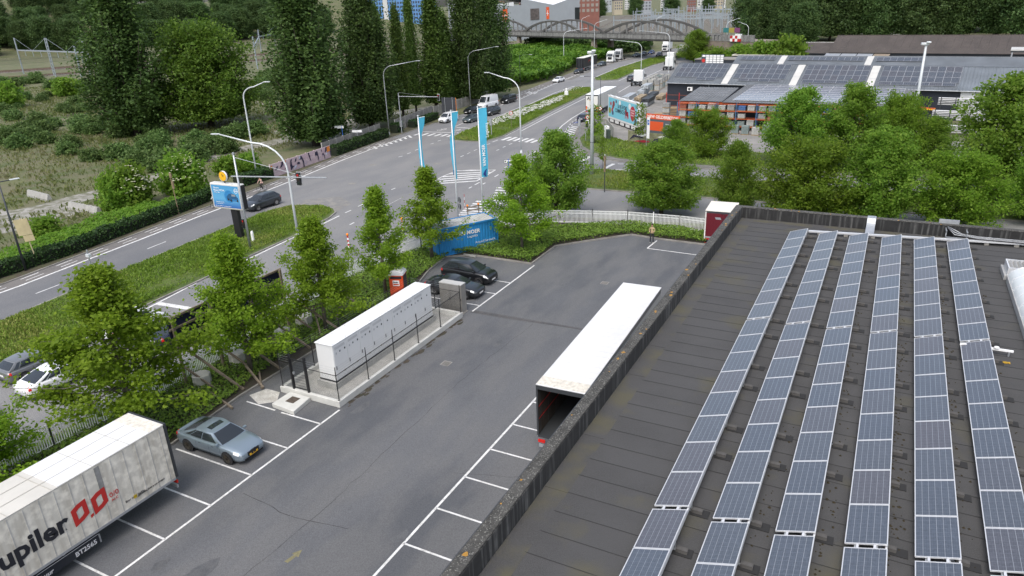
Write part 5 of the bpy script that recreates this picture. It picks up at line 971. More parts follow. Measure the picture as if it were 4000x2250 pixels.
def tree_meshes(name, h, zb, rad, prof, nlimb, per, nleaf, leaf, m, seed, bark, up=.5, spread=.55, trunk=.16, flat=.4, fill=.35, sig=None, lr=(.72,1.12), zst=.75):
    """limbs leave the trunk and carry leaf clumps; prof(t) crown radius 0..1 over crown height"""
    g = np.random.default_rng(seed); tb = MB(); tb.tube([(0,0,-.05),(trunk*.1,0,h*.3),(-trunk*.2,trunk*.2,h*.62),(0,0,h*.95)], [trunk,trunk*.82,trunk*.5,trunk*.08], 8); C = []
    for i in range(nlimb):
        t = (i+.5)/nlimb; z = zb+(h-zb)*t; r_ = rad*prof(t)*g.uniform(*lr); a = i*2.399+g.normal(0,.35); z0 = max(zb*.6, z-r_*up*1.1); tip = np.array([r_*math.cos(a), r_*math.sin(a), z+g.normal(0,.05*h/8)])
        st_ = np.array([0,0,z0]); mid = st_*.45+tip*.55+np.array([0,0,-.08*r_])
        tb.tube([tuple(st_), tuple(mid), tuple(tip)], [max(.012,trunk*.34*(1-t*.6)), max(.01,trunk*.2*(1-t*.6)), .008], 5)
        for k in range(per):
            u = g.uniform(fill,1.04); p = st_*(1-u)+tip*u + (np.array([0,0,-.16*r_*math.sin(math.pi*u)])) + g.normal(0, spread*.25*max(.35,r_/2.2), 3); C.append(p)
    C = np.array(C); n = len(C); sg = sig or leaf*1.5; cv = g.uniform(.1,.9,n)
    P = np.repeat(C, nleaf, 0) + g.normal(0,1,(n*nleaf,3))*sg*np.array([1,1,zst]); ok = P[:,2] > zb*.8; P = P[ok]; k = len(P)
    val = np.repeat(cv, nleaf)[ok]
    cen = np.array([0,0,(zb+h)/2]); N = P-cen; N /= np.linalg.norm(N,axis=1)[:,None]+1e-9; N = N*.5+np.array([0,0,.7]); N /= np.linalg.norm(N,axis=1)[:,None]
    return tb.mesh('trunk', bark, True), leafmesh('crown', P, leaf, m, seed+50, nrm=N, flat=flat, val=val)
KINDS = {}
def kind(k, *a, n=3, **kw):
    KINDS[k] = [tree_meshes(k, *a, seed=100*len(KINDS)+i*7+3, **kw) for i in range(n)]
pyr = lambda t: max(.09, (min(1, t*2.6+.62))*(1-t)**.85*1.2)
oval = lambda t: max(.14, math.sin(math.pi*min(1,.16+t*.80))**.75)
rnd_ = lambda t: max(.2, math.sin(math.pi*min(1,.22+t*.70))**.6)
col_ = lambda t: max(.10, (.55+.45*min(1,t*4))*(1-max(0,t-.25)/.78)**.62)
kind('maple', 8.5, 2.3, 3.0, pyr, 44, 15, 32, .115, L_MAPLE, bark=BARK, up=.15, trunk=.14, lr=(.5,1.25), spread=.5, fill=.3, sig=.24)
kind('slim', 8.4, 2.5, 1.75, pyr, 46, 9, 28, .11, L_MAPLE, bark=BARK, up=.5, trunk=.12, n=2, lr=(.5,1.3), sig=.2)
kind('lime', 8.5, 1.3, 3.6, oval, 84, 15, 24, .14, L_LIME, bark=BARKD, up=.5, trunk=.2, lr=(.6,1.15), sig=.30)
kind('lime_yellow', 8.0, 1.2, 3.8, rnd_, 84, 15, 24, .14, L_LIMEY, bark=BARKD, up=.5, trunk=.2, n=2, lr=(.6,1.15), sig=.30)
kind('poplar', 28, 1.6, 4.6, col_, 130, 13, 28, .27, L_POP, bark=BARKD, up=3.2, trunk=.55, spread=.8, sig=.42, lr=(.5,1.2), zst=2.4)
kind('poplar_slim', 22, 2.0, 2.6, col_, 100, 10, 24, .26, L_POP2, bark=BARKD, up=3.4, trunk=.35, n=2, spread=.7, sig=.36, lr=(.45,1.25), zst=2.4)
kind('bushy', 19, 2.2, 8.5, rnd_, 120, 15, 26, .30, L_BUSHY, bark=BARKD, up=.7, trunk=.6, n=1, sig=.8)
kind('wood', 24, 2.5, 7.0, rnd_, 90, 12, 26, .46, L_WOOD, bark=BARKD, up=.8, trunk=.5, sig=1.0)
kind('willow', 18, 1.5, 7.0, rnd_, 80, 12, 10, .8, L_WILLOW, bark=BARKD, up=.8, trunk=.5, n=1, sig=1.0)
kind('scrub', 2.6, .1, 1.9, rnd_, 34, 9, 9, .24, L_SCRUB, bark=BARKD, up=.8, trunk=.05, sig=.3)
kind('shrub', 3.2, .1, 2.0, rnd_, 40, 10, 9, .26, L_LIME, bark=BARKD, up=.8, trunk=.06, sig=.3)
kind('sapling', 6.0, 1.8, 1.0, oval, 40, 3, 6, .17, L_LIMEY, bark=BARK, up=.6, trunk=.045, n=2, sig=.2)
cnt = {}
BASEH = {'maple':8.5,'slim':8.4,'lime':8.5,'lime_yellow':8.0,'poplar':28,'poplar_slim':22,'bushy':19,'wood':24,'willow':18,'scrub':2.6,'shrub':3.2,'sapling':6.0}
BASER = {'maple':3.0,'slim':1.75,'lime':3.6,'lime_yellow':3.8,'poplar':4.6,'poplar_slim':2.6,'bushy':8.5,'wood':7,'willow':7,'scrub':1.9,'shrub':2.0,'sapling':1.0}
def tree(k, x, y, h, r_, label, name='tree', cat='tree', group=None, z=0):
    i = cnt[k] = cnt.get(k, -1)+1; tm, cm = KINDS[k][i % len(KINDS[k])]; o = thing(name, label, cat, (x,y,z), rnd.uniform(0,6.28), group); o.scale = (r_/BASER[k], r_/BASER[k], h/BASEH[k]); ob('trunk', tm, o); ob('crown', cm, o); return o
tree('maple', -35.9,12.9,6.6,3.3, 'young bright green street tree at the left edge above the grimy trailer', 'street_tree')
tree('maple', -34.2,19.8,9.5,4.4, 'large bright green tree in front of the white and grey waiting cars', 'street_tree')
tree('maple', -33.5,27.4,8.9,3.4, 'bright green tree left of the white cabinet with timber props under it', 'street_tree')
tree('maple', -33.3,34.2,8.2,3.3, 'bright green tree right behind the white cabinet', 'street_tree')
tree('slim', -33.4,41.3,8.6,2.1, 'slim pointed young tree behind the orange portable toilet', 'street_tree')
tree('slim', -34.5,49.6,8.2,2.6, 'slim young tree standing at the door end of the blue container', 'street_tree')
tree('maple', -28.0,54.5,8.7,3.2, 'young tree with bare lower trunk at the right end of the blue container', 'street_tree')
tree('lime', -29.7,65.9,8.8,3.5, 'dense dark green tree behind the blue container outside the white fence', 'street_tree')
tree('lime', -19.9,70.6,7.5,4.0, 'round green tree behind the white fence and the standing person', 'street_tree')
tree('lime', -12.9,72.6,7.5,2.4, 'narrow green tree right behind the roof corner', 'street_tree')
tree('lime_yellow', -6.3,72.6,8.1,4.6, 'broad yellow-green tree behind the far parapet', 'street_tree')
tree('lime', 0,73.6,9.1,4.0, 'tall green tree behind the galvanised cover plate', 'street_tree')
tree('lime_yellow', 6.5,75.2,7.2,4.0, 'round olive tree behind the cable bracket', 'street_tree')
tree('lime', 13.5,79,7.5,3.2, 'small tree at the far right behind the roof', 'street_tree')
tree('lime_yellow', -22.2,99.9,6.6,3.2, 'round yellow-green tree in front of the orange pallet racks', 'street_tree')
tree('lime', -10.2,97.2,9.7,4.7, 'large green tree hiding the middle of the grey lean-to roof', 'street_tree')
tree('lime', -4.0,97.0,10.3,4.2, 'tall green tree left of the tall right-hand lamp pole', 'street_tree')
tree('lime_yellow', .9,99.5,9.2,3.6, 'olive-green tree behind the tall right-hand lamp pole', 'street_tree')
tree('lime', 11.2,88,12.4,6.0, 'biggest tree at the right edge, in front of the long grey hall', 'street_tree')
tree('lime', -27.6,104.5,4.2,2.2, 'small dark bushy tree between the orange sign and the yellow-green tree', 'street_tree')
tree('lime', 4.8,101,6.2,3.0, 'lower green tree under the stacked scaffold tubes', 'street_tree')
for a in ((-40.3,104.2,6.0,1.5,'staked sapling in front of the blue billboard'),(-33.4,105.2,6.3,1.1,'thin sapling in front of the orange and grey sign'),(-33.3,89.0,4.2,.7,'thin bare sapling on the traffic island'),(-31.6,66.6,5.2,1.0,'thin feathery sapling beside the zebra crossing'),(-21.9,90.4,4.4,.6,'thin sapling on the grass island right of the tall mast')): tree('sapling', *a[:4], a[4], 'sapling')
PG = 'row of poplars along the concrete wall'
for x, y, h, r_, lb in ((-127,89,33,7.4,'huge dark poplar at the left standing by the waste ground'),(-84.6,91,31,7.0,'huge dark poplar behind the pink graffiti wall'),(-86.2,108,29,5.2,'tall dark poplar right of the huge graffiti-wall poplar'),(-84.5,141,30,5.4,'tall dark poplar behind the white panel van'),(-84.8,152,31,5.4,'last dark poplar in the row before the green thicket')): tree('poplar', x, y, h, r_, lb, 'poplar_tree')
for x, y, h, r_, lb in ((-89.5,116,21,2.4,'first of three slim poplars in the middle of the row'),(-88.6,121.5,20.5,2.0,'second of three slim poplars in the middle of the row'),(-89.2,127,23,1.8,'thinnest of the slim poplars in the middle of the row'),(-87,131.5,23,3.4,'fresh green slim poplar behind the small white van'),(-91,98,17,3.2,'low slim poplar between the two huge dark ones'),(-88,137,19,3.0,'slim poplar squeezed in left of the van poplar')): tree('poplar_slim', x, y, h, r_, lb, 'poplar_tree')
tree('bushy', -121,101,19.6,9.8, 'broad bushy green tree between the two huge poplars', 'broadleaf_tree')
tree('lime', -58.8,241,10.2,5.2, 'round dark tree standing at the right end of the arch bridge', 'broadleaf_tree')
# woods: wooded slope at the left, belt of trees at the right
hill = MB()
for (x0,y0),(x1,y1) in (((-760,60),(-300,420)),): pass
HA, HB = Vector((-560,150)), Vector((-400,520)); hd = (HB-HA).normalized(); hn = Vector((-hd.y, hd.x))
def hillz(d): return 0 if d < 0 else min(46, d*.30)
v = []; f_ = []
for i in range(14):
    for j in range(8): p = HA + hd*(-120+i*50) + hn*(-20+j*38); v.append((p.x,p.y,-.5+hillz(-20+j*38)*(.8+.25*math.sin(i*1.3)) if j else -.5))
for i in range(13):
    for j in range(7): f_.append((i*8+j, i*8+j+1, (i+1)*8+j+1, (i+1)*8+j))
struct(MB().add(v, f_).build('hillside', M_WASTE, smooth=True))
rw = random.Random(21); WG = 'trees of the wooded slope behind the railway'
for j in range(5):
    for i in range(26):
        d = 2+j*26+rw.uniform(-8,8); s_ = -90+i*18+rw.uniform(-6,6); p = HA+hd*s_+hn*d; k = 'willow' if (j, i) in ((1,17),) else 'wood'; h = rw.uniform(15,23)
        tree(k, p.x, p.y, h, h*rw.uniform(.33,.45), ['dark leafy tree in the front row of the wooded slope behind the railway','dark leafy tree in the second row of the wooded slope','dark leafy tree in the middle of the wooded slope','dark leafy tree high on the wooded slope','dark leafy tree on top of the wooded slope'][j] if k == 'wood' else 'pale grey-green willow on the wooded slope', 'woodland_tree', group=(WG+', row %d' % (j+1)) if k == 'wood' else None, z=hillz(d)*.9)
WG2 = 'tall trees behind the brown-roofed shed'
for i in range(16):
    x = -38+i*9.5+rw.uniform(-3,3); y = 356-abs(i)*1.5+rw.uniform(-8,8); h = rw.uniform(25,32); tree('wood', x, y, h, h*rw.uniform(.24,.32), 'tall dark tree in the belt behind the brown-roofed shed', 'woodland_tree', group=WG2)
for i in range(14):
    x = -50+i*10+rw.uniform(-3,3); y = 400+rw.uniform(-12,25); h = rw.uniform(26,34); tree('wood', x, y, h, h*rw.uniform(.28,.38), 'tall dark tree in the belt behind the brown-roofed shed', 'woodland_tree', group=WG2)
for x, y, h, r_ in ((-66,372,30,8),(-58,352,27,8),(-52,340,24,7),(-44,330,22,6.5),(-36,318,16,6)): tree('wood', x, y, h, r_, 'big tree beside the right end of the arch bridge', 'woodland_tree', group='trees at the right bridge end')
for x, y, h, r_, i in ((-49,231,5.5,4.0,0),(-42,228,6.5,4.2,1),(-35,225,7.5,4.8,2),(-28,224,9,5,3),(-54.5,237,4,3,4)):
    tree('shrub', x, y, h, r_, ['flowering shrub beside the bridge abutment wall','second flowering shrub from the bridge abutment','third flowering shrub from the bridge abutment, above the navy shed','fourth flowering shrub from the bridge abutment','lowest shrub right under the bridge abutment'][i], 'shrub', 'shrub')
# scrub on the waste ground
SG = 'grey-green scrub bushes on the waste ground'
areas = [([(-164.11,84.06),(-157.45,101.69),(-112.14,85.15),(-102.32,100.3),(-97.38,95.23),(-92.89,68.24),(-108.25,66.16),(-130.33,65.48)], 52, 2.4, 1.0), ([(-244.76,128.4),(-210.38,139.09),(-156.41,101.94),(-170.39,87.51)], 18, 1.9, 1.1), ([(-202.19,191.12),(-188.46,192.44),(-126.09,127.24),(-133.4,125.7)], 14, 2.4, 1.1), ([(-301.97,159.85),(-255.98,172.04),(-214.54,143.27),(-251.59,132.15)], 14, 2.6, 1.2)]
ALB = ['grey-green scrub bush in the belt between dirt track and huge poplar','scrub bush on the open waste ground left of the huge poplar','scrub bush between the bushy tree and the graffiti-wall poplar','tall scrub bush along the railway edge of the waste ground']
for ai, (poly, n, h, q) in enumerate(areas):
    xs, ys = [p[0] for p in poly], [p[1] for p in poly]; c_ = 0
    while c_ < n:
        x, y = rw.uniform(min(xs),max(xs)), rw.uniform(min(ys),max(ys))
        if in_poly(np.array([x]), np.array([y]), poly)[0]:
            s_ = rw.uniform(.6,1.3); tree('scrub', x, y, h*s_, h*.85*s_*q, ALB[ai], 'scrub_bush', 'bush', group=['scrub bushes below the huge poplar','scrub bushes on the open waste ground','scrub bushes between the poplars','scrub bushes along the railway'][ai]); c_ += 1
for c_, h, r_, lb in (((-79.58,53.06),4.9,2.5,'elder bush covered in cream flowers beside the street hedge'),((-78.64,59.92),5.0,2.9,'flowering bush behind the hedge, left of the illuminated billboard'),((-79.69,51.16),4.2,2.1,'green bush left of the cream-flowered elder'),((-77.3,41.04),2.0,1.9,'low bush behind the hedge near the grey street lamp'),((-205.39,108.74),6.5,3.8,'dark green bush at the left edge of the waste ground'),((-217.5,133.17),5,4.5,'broad green bush in front of the railway gantry'),((-80.99,72.87),2.4,1.6,'shrub left of the pink graffiti wall'),((-81.58,69.39),2.6,1.8,'shrub behind the yellow round sign')): tree('shrub', c_[0], c_[1], h, r_, lb, 'shrub', 'shrub')
fl = MB(); g0 = random.Random(9)
for c_, h, r_ in (((-79.58,53.06),4.9,2.5),((-78.64,59.92),5.0,2.9)):
    for i in range(150):
        a, b_ = g0.uniform(0,6.28), g0.uniform(.15,1.35); q = .98*r_; p = (c_[0]+q*math.cos(a)*math.cos(b_)*.95, c_[1]+q*math.sin(a)*math.cos(b_)*.95, h*.30+h*.66*math.sin(b_)*g0.uniform(.85,1.05)); s_ = g0.uniform(.07,.15)
        fl.obox(p, (s_*2,s_*2,.05), a)
stuff(fl.build('elder_blossom', mat('cream_blossom', (.52,.52,.36), .9)), 'cream blossom heads on the elder bushes by the hedge', 'flowers')
# hedges
def hedge(pts, w_, h, label, seed, m=None, dens=240):
    mb = MB(); root = None; P = []; g = np.random.default_rng(seed)
    for p, q in zip(pts, pts[1:]):
        p, q = Vector(p), Vector(q); L = (q-p).length; d = (q-p)/L; nn = Vector((-d.y,d.x)); n = int(L*dens); s_ = g.uniform(0,L,n); u = g.uniform(-.5,.5,n); z = g.uniform(.05,1,n); side = g.uniform(0,1,n)
        u = np.where(side < .45, np.sign(u)*.5+g.normal(0,.04,n), u); z = np.where(side >= .45, 1+g.normal(0,.06,n), z); P.append(np.stack([p.x+d.x*s_+nn.x*u*w_, p.y+d.y*s_+nn.y*u*w_, .05+z*h*(1+.06*np.sin(s_*1.7))], 1))
        mb.beam((p.x,p.y,h*.47),(q.x,q.y,h*.47), w_*.9, h*.9)
    P = np.concatenate(P); o = ob('hedge', leafmesh('hedge', P, .17, m or L_HEDGE, seed, flat=.3)); tag(o, label, 'hedge'); mb.build('core', mat('hedge_core', (.010,.016,.006), 1), o); return o
hedge([(-67.6,20),(-68.9,31.6),(-69.1,38.2),(-70.2,44.9),(-71.7,54.1),(-73.2,59.8)], 1.5, 1.1, 'long trimmed dark hedge along the street by the waste ground', 1)
hedge([(-75.6,84.5),(-76.6,91.4),(-77.6,100.6)], 1.7, 1.3, 'dark trimmed hedge right of the pink graffiti wall', 2)
hedge([(-74.4,64.6),(-74.3,70.0)], 1.9, 1.3, 'short dark hedge piece left of the pink graffiti wall', 3)
hedge([(-78.4,104.2),(-78.7,106.4)], 1.6, 1.5, 'round clipped hedge end beside the lamp post at the far crossing', 4)
hedge([(-78.6,110),(-80.4,121)], 1.4, 1.2, 'low dark hedge behind the small white van', 5, dens=120)
cover('bramble', [(-70.2,20),(-69.8,31.6),(-70.1,38.2),(-71.1,44.9),(-72.6,54),(-74.5,58),(-78,52),(-76.5,44),(-73.5,33),(-72.5,20)], 1.0, 55, .22, L_LIME, 31, .0, label='tangled brambles behind the street hedge', cat='brambles')
# thicket below the bridge
TH = [(-88.6,172),(-86.9,190),(-89.2,202),(-93.5,222),(-95,245),(-95.5,270),(-103,283),(-118,300),(-145,300),(-160,275),(-150,230),(-120,190),(-104,172),(-94,163)]
x, y, g = scatter(TH, 10, 41); hh = 3.2+1.6*lump(x,y,.22,41); hh = np.clip(hh,1.2,6); u = g.uniform(0,1,len(x))**.3
stuff(ob('thicket', leafmesh('thicket', np.stack([x,y,hh*u],1), .75, L_THICK, 42, flat=.5, val=.5+.6*lump(x,y,.5,43))), 'bright green knotweed thicket between the parked cars and the bridge', 'thicket')
x, y, g = scatter([(-97,283),(-92,300),(-100,330),(-150,330),(-150,300),(-120,302)], 8, 44); stuff(ob('undergrowth', leafmesh('undergrowth', np.stack([x,y,5.0*g.uniform(0,1,len(x))**.5*(1+.3*lump(x,y,.2,9))],1), .9, L_WOOD, 45, flat=.4)), 'dark undergrowth beneath the arch bridge', 'undergrowth')
# grass
def grass(poly, dens, h, seed, label, m=None, z0=.13, w_=.16):
    x, y, g = scatter(poly, dens, seed); hh = h*(.7+.5*lump(x,y,.5,seed)); hh = np.clip(hh,.06,3)
    o = ob('grass', leafmesh('grass', np.stack([x,y,z0+hh*.42],1), hh*.22, m or L_GRASS, seed, vert=True, aspect=4.2, val=.5+.45*lump(x,y,.35,seed+1)))
    return stuff(o, label, 'grass')
grass(inset(MED1, .5), 120, .42, 61, 'tall green grass on the near median strip'); grass(inset(MED2, .5), 55, .5, 62, 'tall grass on the daisy median strip'); grass(inset(MED3, .5), 20, .5, 63, 'mown grass on the far median strip')
grass(inset(ISL, .5), 50, .42, 64, 'grass on the traffic island behind the trees'); grass(inset(GC, .3), 36, .45, 65, 'grass verge in front of the billboards')
x, y, g = scatter([(-66.31,116.14),(-66.33,120.81),(-67.18,130.83),(-67.97,156.88),(-64.69,146.67),(-63.53,128.48),(-63.27,114.24),(-64.71,113.87)], 3.2, 71); mb = MB()
for a, b_ in zip(x, y):
    for _ in range(4): mb.obox((a+rnd.uniform(-.3,.3), b_+rnd.uniform(-.3,.3), .62+rnd.uniform(-.1,.15)), (.11,.11,.05), rnd.uniform(0,3))
x, y, g = scatter([(-72.3,172.8),(-69,172.6),(-69.5,160),(-71.6,160)], 1.8, 72)
for a, b_ in zip(x, y): mb.obox((a, b_, .6), (.14,.14,.05), 0)
stuff(mb.build('daisies', L_DAISY), 'white flowers in the grass of the daisy median', 'flowers')
WP = [(-76.74,33.81),(-76.18,46.71),(-84.03,61.22),(-86.43,78.93),(-89.77,103.6),(-86.82,123.86),(-117.58,142.95),(-190.29,179.59),(-235.18,162.01),(-283.1,149.48),(-153.25,58.46)]
x, y, g = scatter(WP, 3.0, 81); k_ = lump(x,y,.12,82)+.35*lump(x,y,.5,83) > -.45; tp = np.array(resample(TR, 2.0)); dd = np.min(np.hypot(x[:,None]-tp[None,:,0], y[:,None]-tp[None,:,1]), 1); k_ = k_ & (dd > 2.1+.5*lump(x,y,.8,87)); x, y = x[k_], y[k_]; hh = .35+.4*np.abs(lump(x,y,.2,84))
stuff(ob('rough_grass', leafmesh('rough_grass', np.stack([x,y,hh*.4],1), hh*.45, leaf_mat('rough_grass_leaf', (.125,.155,.045), (.165,.185,.060), (.215,.20,.10), .5), 85, vert=True, aspect=2.6, val=.5+.5*lump(x,y,.15,86))), 'rough dry grass on the waste ground', 'grass')
# ================================================================== street furniture
LAMPG = mat('lamp_pole_grey', (.58,.61,.62), .45, .2); LED = mat('lamp_glass', (.6,.62,.62), .2)
def lamp(label, x, y, h, reach, az, name='street_lamp', r=.1, m=None, z=0):
    """bowed arm; az = direction of the arm in degrees from +X"""
    o = thing(name, label, 'street lamp', (x,y,z), R(az)); m = m or LAMPG; rb = reach*.5 if r > .11 else min(reach*.55, 1.9)
    pts = [(0,0,0),(0,0,h*.4),(0,0,h-rb-.6)] + [(rb-rb*math.cos(a), 0, h-rb-.6+rb*.85*math.sin(a)) for a in [R(15*k) for k in range(1,7)]] + [(reach, 0, h-.25)]
    MB().tube(pts, [r,r*.9,r*.72]+[r*.66]*6+[r*.42], 9).build('pole', m, o, smooth=True); MB().lathe([(r*1.7,0),(r*1.7,.06),(r*1.1,.5)], (0,0,.02), 9).build('base', m, o)
    MB().obox((reach+.35,0,h-.24),(.8,.26,.09)).build('lamp_head', m, o, bevel=.03); MB().box(reach+.05,reach+.65,-.1,.1,h-.31,h-.288).build('lens', LED, o); return o
lamp('white bow lamp on the near median tip beside the billboard', -50.9,50.3,10.6,6.6,197,r=.13)
lamp('white bow lamp rising behind the illuminated billboard', -75.5,68.9,12.9,3.2,20,r=.12)
lamp('white bow lamp on the right of the tall flags', -48.4,95.0,11.8,4.8,182,r=.12)
lamp('bow lamp rising from the green thicket, left of the tall mast', -98.5,226.3,12.2,7,20)
lamp('bow lamp half hidden under the bridge deck by the thicket', -104,268,13.4,4,20)
lamp('bow lamp beside the white lorry cab on the far carriageway', -60.5,189.8,10.7,8.5,172)
lamp('bow lamp beside the solar-roofed hall corner', -59.7,213.3,11.8,9,172)
lamp('dark bow lamp in front of the poplars above the white panel van', -81.5,136.5,12.6,6,18, r=.09, m=GREYM)
lamp('bow lamp beside the poplars at the hedge end', -78.4,102.8,12.6,6.0,18, r=.1, m=GREYM)
def straight(label, x, y, h, r, az, reach, name='street_lamp', m=None):
    o = thing(name, label, 'street lamp', (x,y,0), R(az)); m = m or DARKM; MB().tube([(0,0,0),(0,0,h*.5),(0,0,h)], [r,r*.8,r*.55], 8).build('pole', m, o, smooth=True); MB().tube([(0,0,h-.06),(reach,0,h-.02)], r*.5, 6).build('arm', m, o); MB().obox((reach+.3,0,h),(.75,.3,.08)).build('lamp_head', LAMPG, o, bevel=.02); return o
straight('dark straight street lamp in the left-hand hedge', -68.04,33.5,8.3,.11,70,.9)
straight('thin dark street lamp in front of the green thicket', -87.4,172.3,8.1,.06,25,2.6)
straight('thin dark street lamp beside the white ATL trailer', -44.9,118.7,8.6,.08,170,3.4)
mk = mat('mast_grey', (.50,.53,.54), .5, .2)
for lb, x, y, h in (('tall pale mast with camera head on the grass beyond the dense dark tree', -33.2,84.9,14.9),('tall pale lamp mast rising from the trees at the right', 2.6,110.5,13.9)):
    o = thing('floodlight_mast', lb, 'mast', (x,y,0)); MB().tube([(0,0,0),(0,0,h*.5),(0,0,h)], [.26,.2,.14], 10).build('pole', mk, o, smooth=True); MB().obox((-.15,0,h+.12),(.9,.5,.3),.2).build('head', LAMPG, o, bevel=.06); MB().obox((.25,-.2,h+.32),(.5,.4,.22),.2).build('head_cover', LAMPG, o, bevel=.06)
    for z in (1.1,1.4,4.2): MB().lathe([(.27,z),(.27,z+.05)], n=10).build('band', DARKM, o)
def signal(parent, x, z, ry=0, s=1.0, back=None):
    c_ = MB().box(x-.18*s,x+.18*s,-.02,.18*s,z,z+1.1*s).build('signal_head', mat('signal_black', (.012,.012,.013), .5), parent); MB().box(x-.24*s,x+.24*s,.185*s,.20*s,z-.08,z+1.18*s).build('back_board', back or GREYM, c_)
    for j, m in enumerate((mat('off_green', (.01,.03,.02), .3), mat('off_amber', (.05,.03,.01), .3), REDL)):
        MB().disc((x,-.025,z+.2*s+j*.35*s), .11*s, 12, axis='Y').build('lens', m, c_); MB().tube([(x-.12*s,-.03,z+.24*s+j*.35*s),(x-.12*s,-.22*s,z+.26*s+j*.35*s),(x,-.25*s,z+.36*s+j*.35*s),(x+.12*s,-.22*s,z+.26*s+j*.35*s),(x+.12*s,-.03,z+.24*s+j*.35*s)], .02, 4).build('visor', BLACK, c_)
    return c_
o = thing('traffic_light', 'grey traffic light gantry with long arm beside the illuminated billboard', 'traffic light', (-52.72,45.8,.1), R(8)); MB().tube([(0,0,0),(0,0,4.5),(0,0,9)], [.12,.1,.08], 9).build('mast', GREYM, o, smooth=True); MB().lathe([(0,9),(.12,9.05),(.12,9.2),(0,9.25)], n=8).build('finial', GREYM, o)
MB().tube([(-.7,0,7.0),(9.6,0,7.3)], .065, 7).build('arm', GREYM, o); MB().tube([(0,0,8.8),(7.4,0,7.3)], .02, 4).build('guy_wire', LAMPG, o); signal(o, 6.6, 6.5); signal(o, -.35, 2.0, s=.8)
o = thing('traffic_light', 'traffic light gantry in front of the poplars at the far crossing', 'traffic light', (-77.2,104.9,.05), R(12)); MB().tube([(0,0,0),(0,0,6.9)], [.1,.08], 8).build('mast', GREYM, o); MB().tube([(0,0,6.3),(7.4,0,6.2)], .06, 6).build('arm', GREYM, o); MB().tube([(0,0,7.0),(5.6,0,6.3)], .02, 4).build('guy_wire', GREYM, o); signal(o, 7.4, 5.6, s=.9, back=LAMPG); MB().obox((0,0,1.6),(.4,.3,1.1)).build('control_box', GREYM, o)
o = thing('traffic_light', 'small black traffic light on the verge beside the tall pale mast', 'traffic light', (-42.6,106.2,.15), R(-10)); MB().tube([(0,0,0),(0,0,3.2)], .06, 7).build('mast', GREYM, o); signal(o, .2, 2.1, s=.85)
for lb, x, y in (('grey traffic light post seen from behind at the median tip', -66.0,105.1),('grey traffic light post seen from behind on the daisy median', -59.3,105.6),('grey traffic light post seen from behind on the right-hand verge', -44.6,108.6)):
    o = thing('traffic_light', lb, 'traffic light', (x,y,.12), R(180)); MB().tube([(0,0,0),(0,0,3.2)], .08, 7).build('mast', GREYM, o); signal(o, 0, 1.95, s=.85)
# illuminated billboard
o = thing('billboard', 'illuminated billboard with blue car advert on a black post in the near median', 'billboard', (-56.5,48.0,.12), R(2)); MB().box(-.42,.42,-.12,.28,-.02,3.0).build('post', BLACK, o, bevel=.03); SIL = mat('billboard_silver', (.62,.61,.57), .4, .2); MB().box(-2.45,1.5,-.30,.42,2.95,5.55).build('case', SIL, o, bevel=.12); MB().box(1.505,1.53,-.2,.36,3.05,5.45).build('side_panel', BLACK, o)
adm = bpy.data.materials.new('advert_blue'); adm.use_nodes = True; t = adm.node_tree; tc = t.nodes.new('ShaderNodeTexCoord'); sx_ = t.nodes.new('ShaderNodeSeparateXYZ'); t.links.new(tc.outputs['Object'], sx_.inputs[0]); mr = t.nodes.new('ShaderNodeMapRange'); mr.inputs[1].default_value = 3.1; mr.inputs[2].default_value = 5.4; t.links.new(sx_.outputs[2], mr.inputs[0]); cr = t.nodes.new('ShaderNodeValToRGB'); e = cr.color_ramp.elements; e[0].color = (.02,.09,.33,1); e[1].color = (.07,.27,.50,1); k_ = e.new(.4); k_.color = (.11,.34,.56,1); t.links.new(mr.outputs[0], cr.inputs[0]); bs_ = t.nodes['Principled BSDF']; t.links.new(cr.outputs[0], bs_.inputs['Base Color']); bs_.inputs['Roughness'].default_value = .25; t.links.new(cr.outputs[0], bs_.inputs['Emission Color']); bs_.inputs['Emission Strength'].default_value = .04
MB().box(-2.25,1.28,-.312,-.302,3.15,5.36).build('poster', adm, o)
def pt(body, x, z, s, m=WHITE, **k): return text('lettering', body, s, o, m, plane_m((x,-.318,z),(1,0,0),(0,0,1)), **k)
pt('Nieuwe', -2.0, 5.02, .24); pt('Nissan MICRA', -2.0, 4.78, .24); pt('100% elektrisch', -2.0, 4.6, .13); pt('Ontdek hem nu', -1.9, 3.62, .16); pt('in uw showroom', -1.9, 3.46, .13); pt('Milieu-informatie: gelieve uw verdeler te raadplegen', -2.1, 3.24, .1)
CBL = mat('print_car_blue', (.02,.09,.20), .4); DBL = mat('print_deep_blue', (.03,.20,.45), .4)
MB().disc((-.05,-.3135,4.3), .62, 22, axis='Y').build('printed_ring', DBL, o)
def flat(nm, pts, m, y=-.3165, par=None): return MB().add([(a,y,b) for a, b in pts], [tuple(range(len(pts)))]).build(nm, m, par or o)
flat('printed_car', [(-.35,4.02),(.0,3.86),(.95,3.88),(1.1,4.0),(1.1,4.22),(.95,4.32),(.85,4.52),(.55,4.62),(.0,4.6),(-.25,4.4),(-.42,4.25)], CBL); flat('printed_window', [(.25,4.34),(.82,4.36),(.72,4.54),(.32,4.55)], GREYM, -.318); flat('printed_bumper', [(.3,3.92),(1.05,3.94),(1.06,4.06),(.3,4.05)], DBL, -.318)
for c_ in ((.15,3.9),(-.22,4.0),(.98,3.92)): MB().disc((c_[0],-.3185,c_[1]), .12, 12, axis='Y').build('printed_wheel', INK, o)
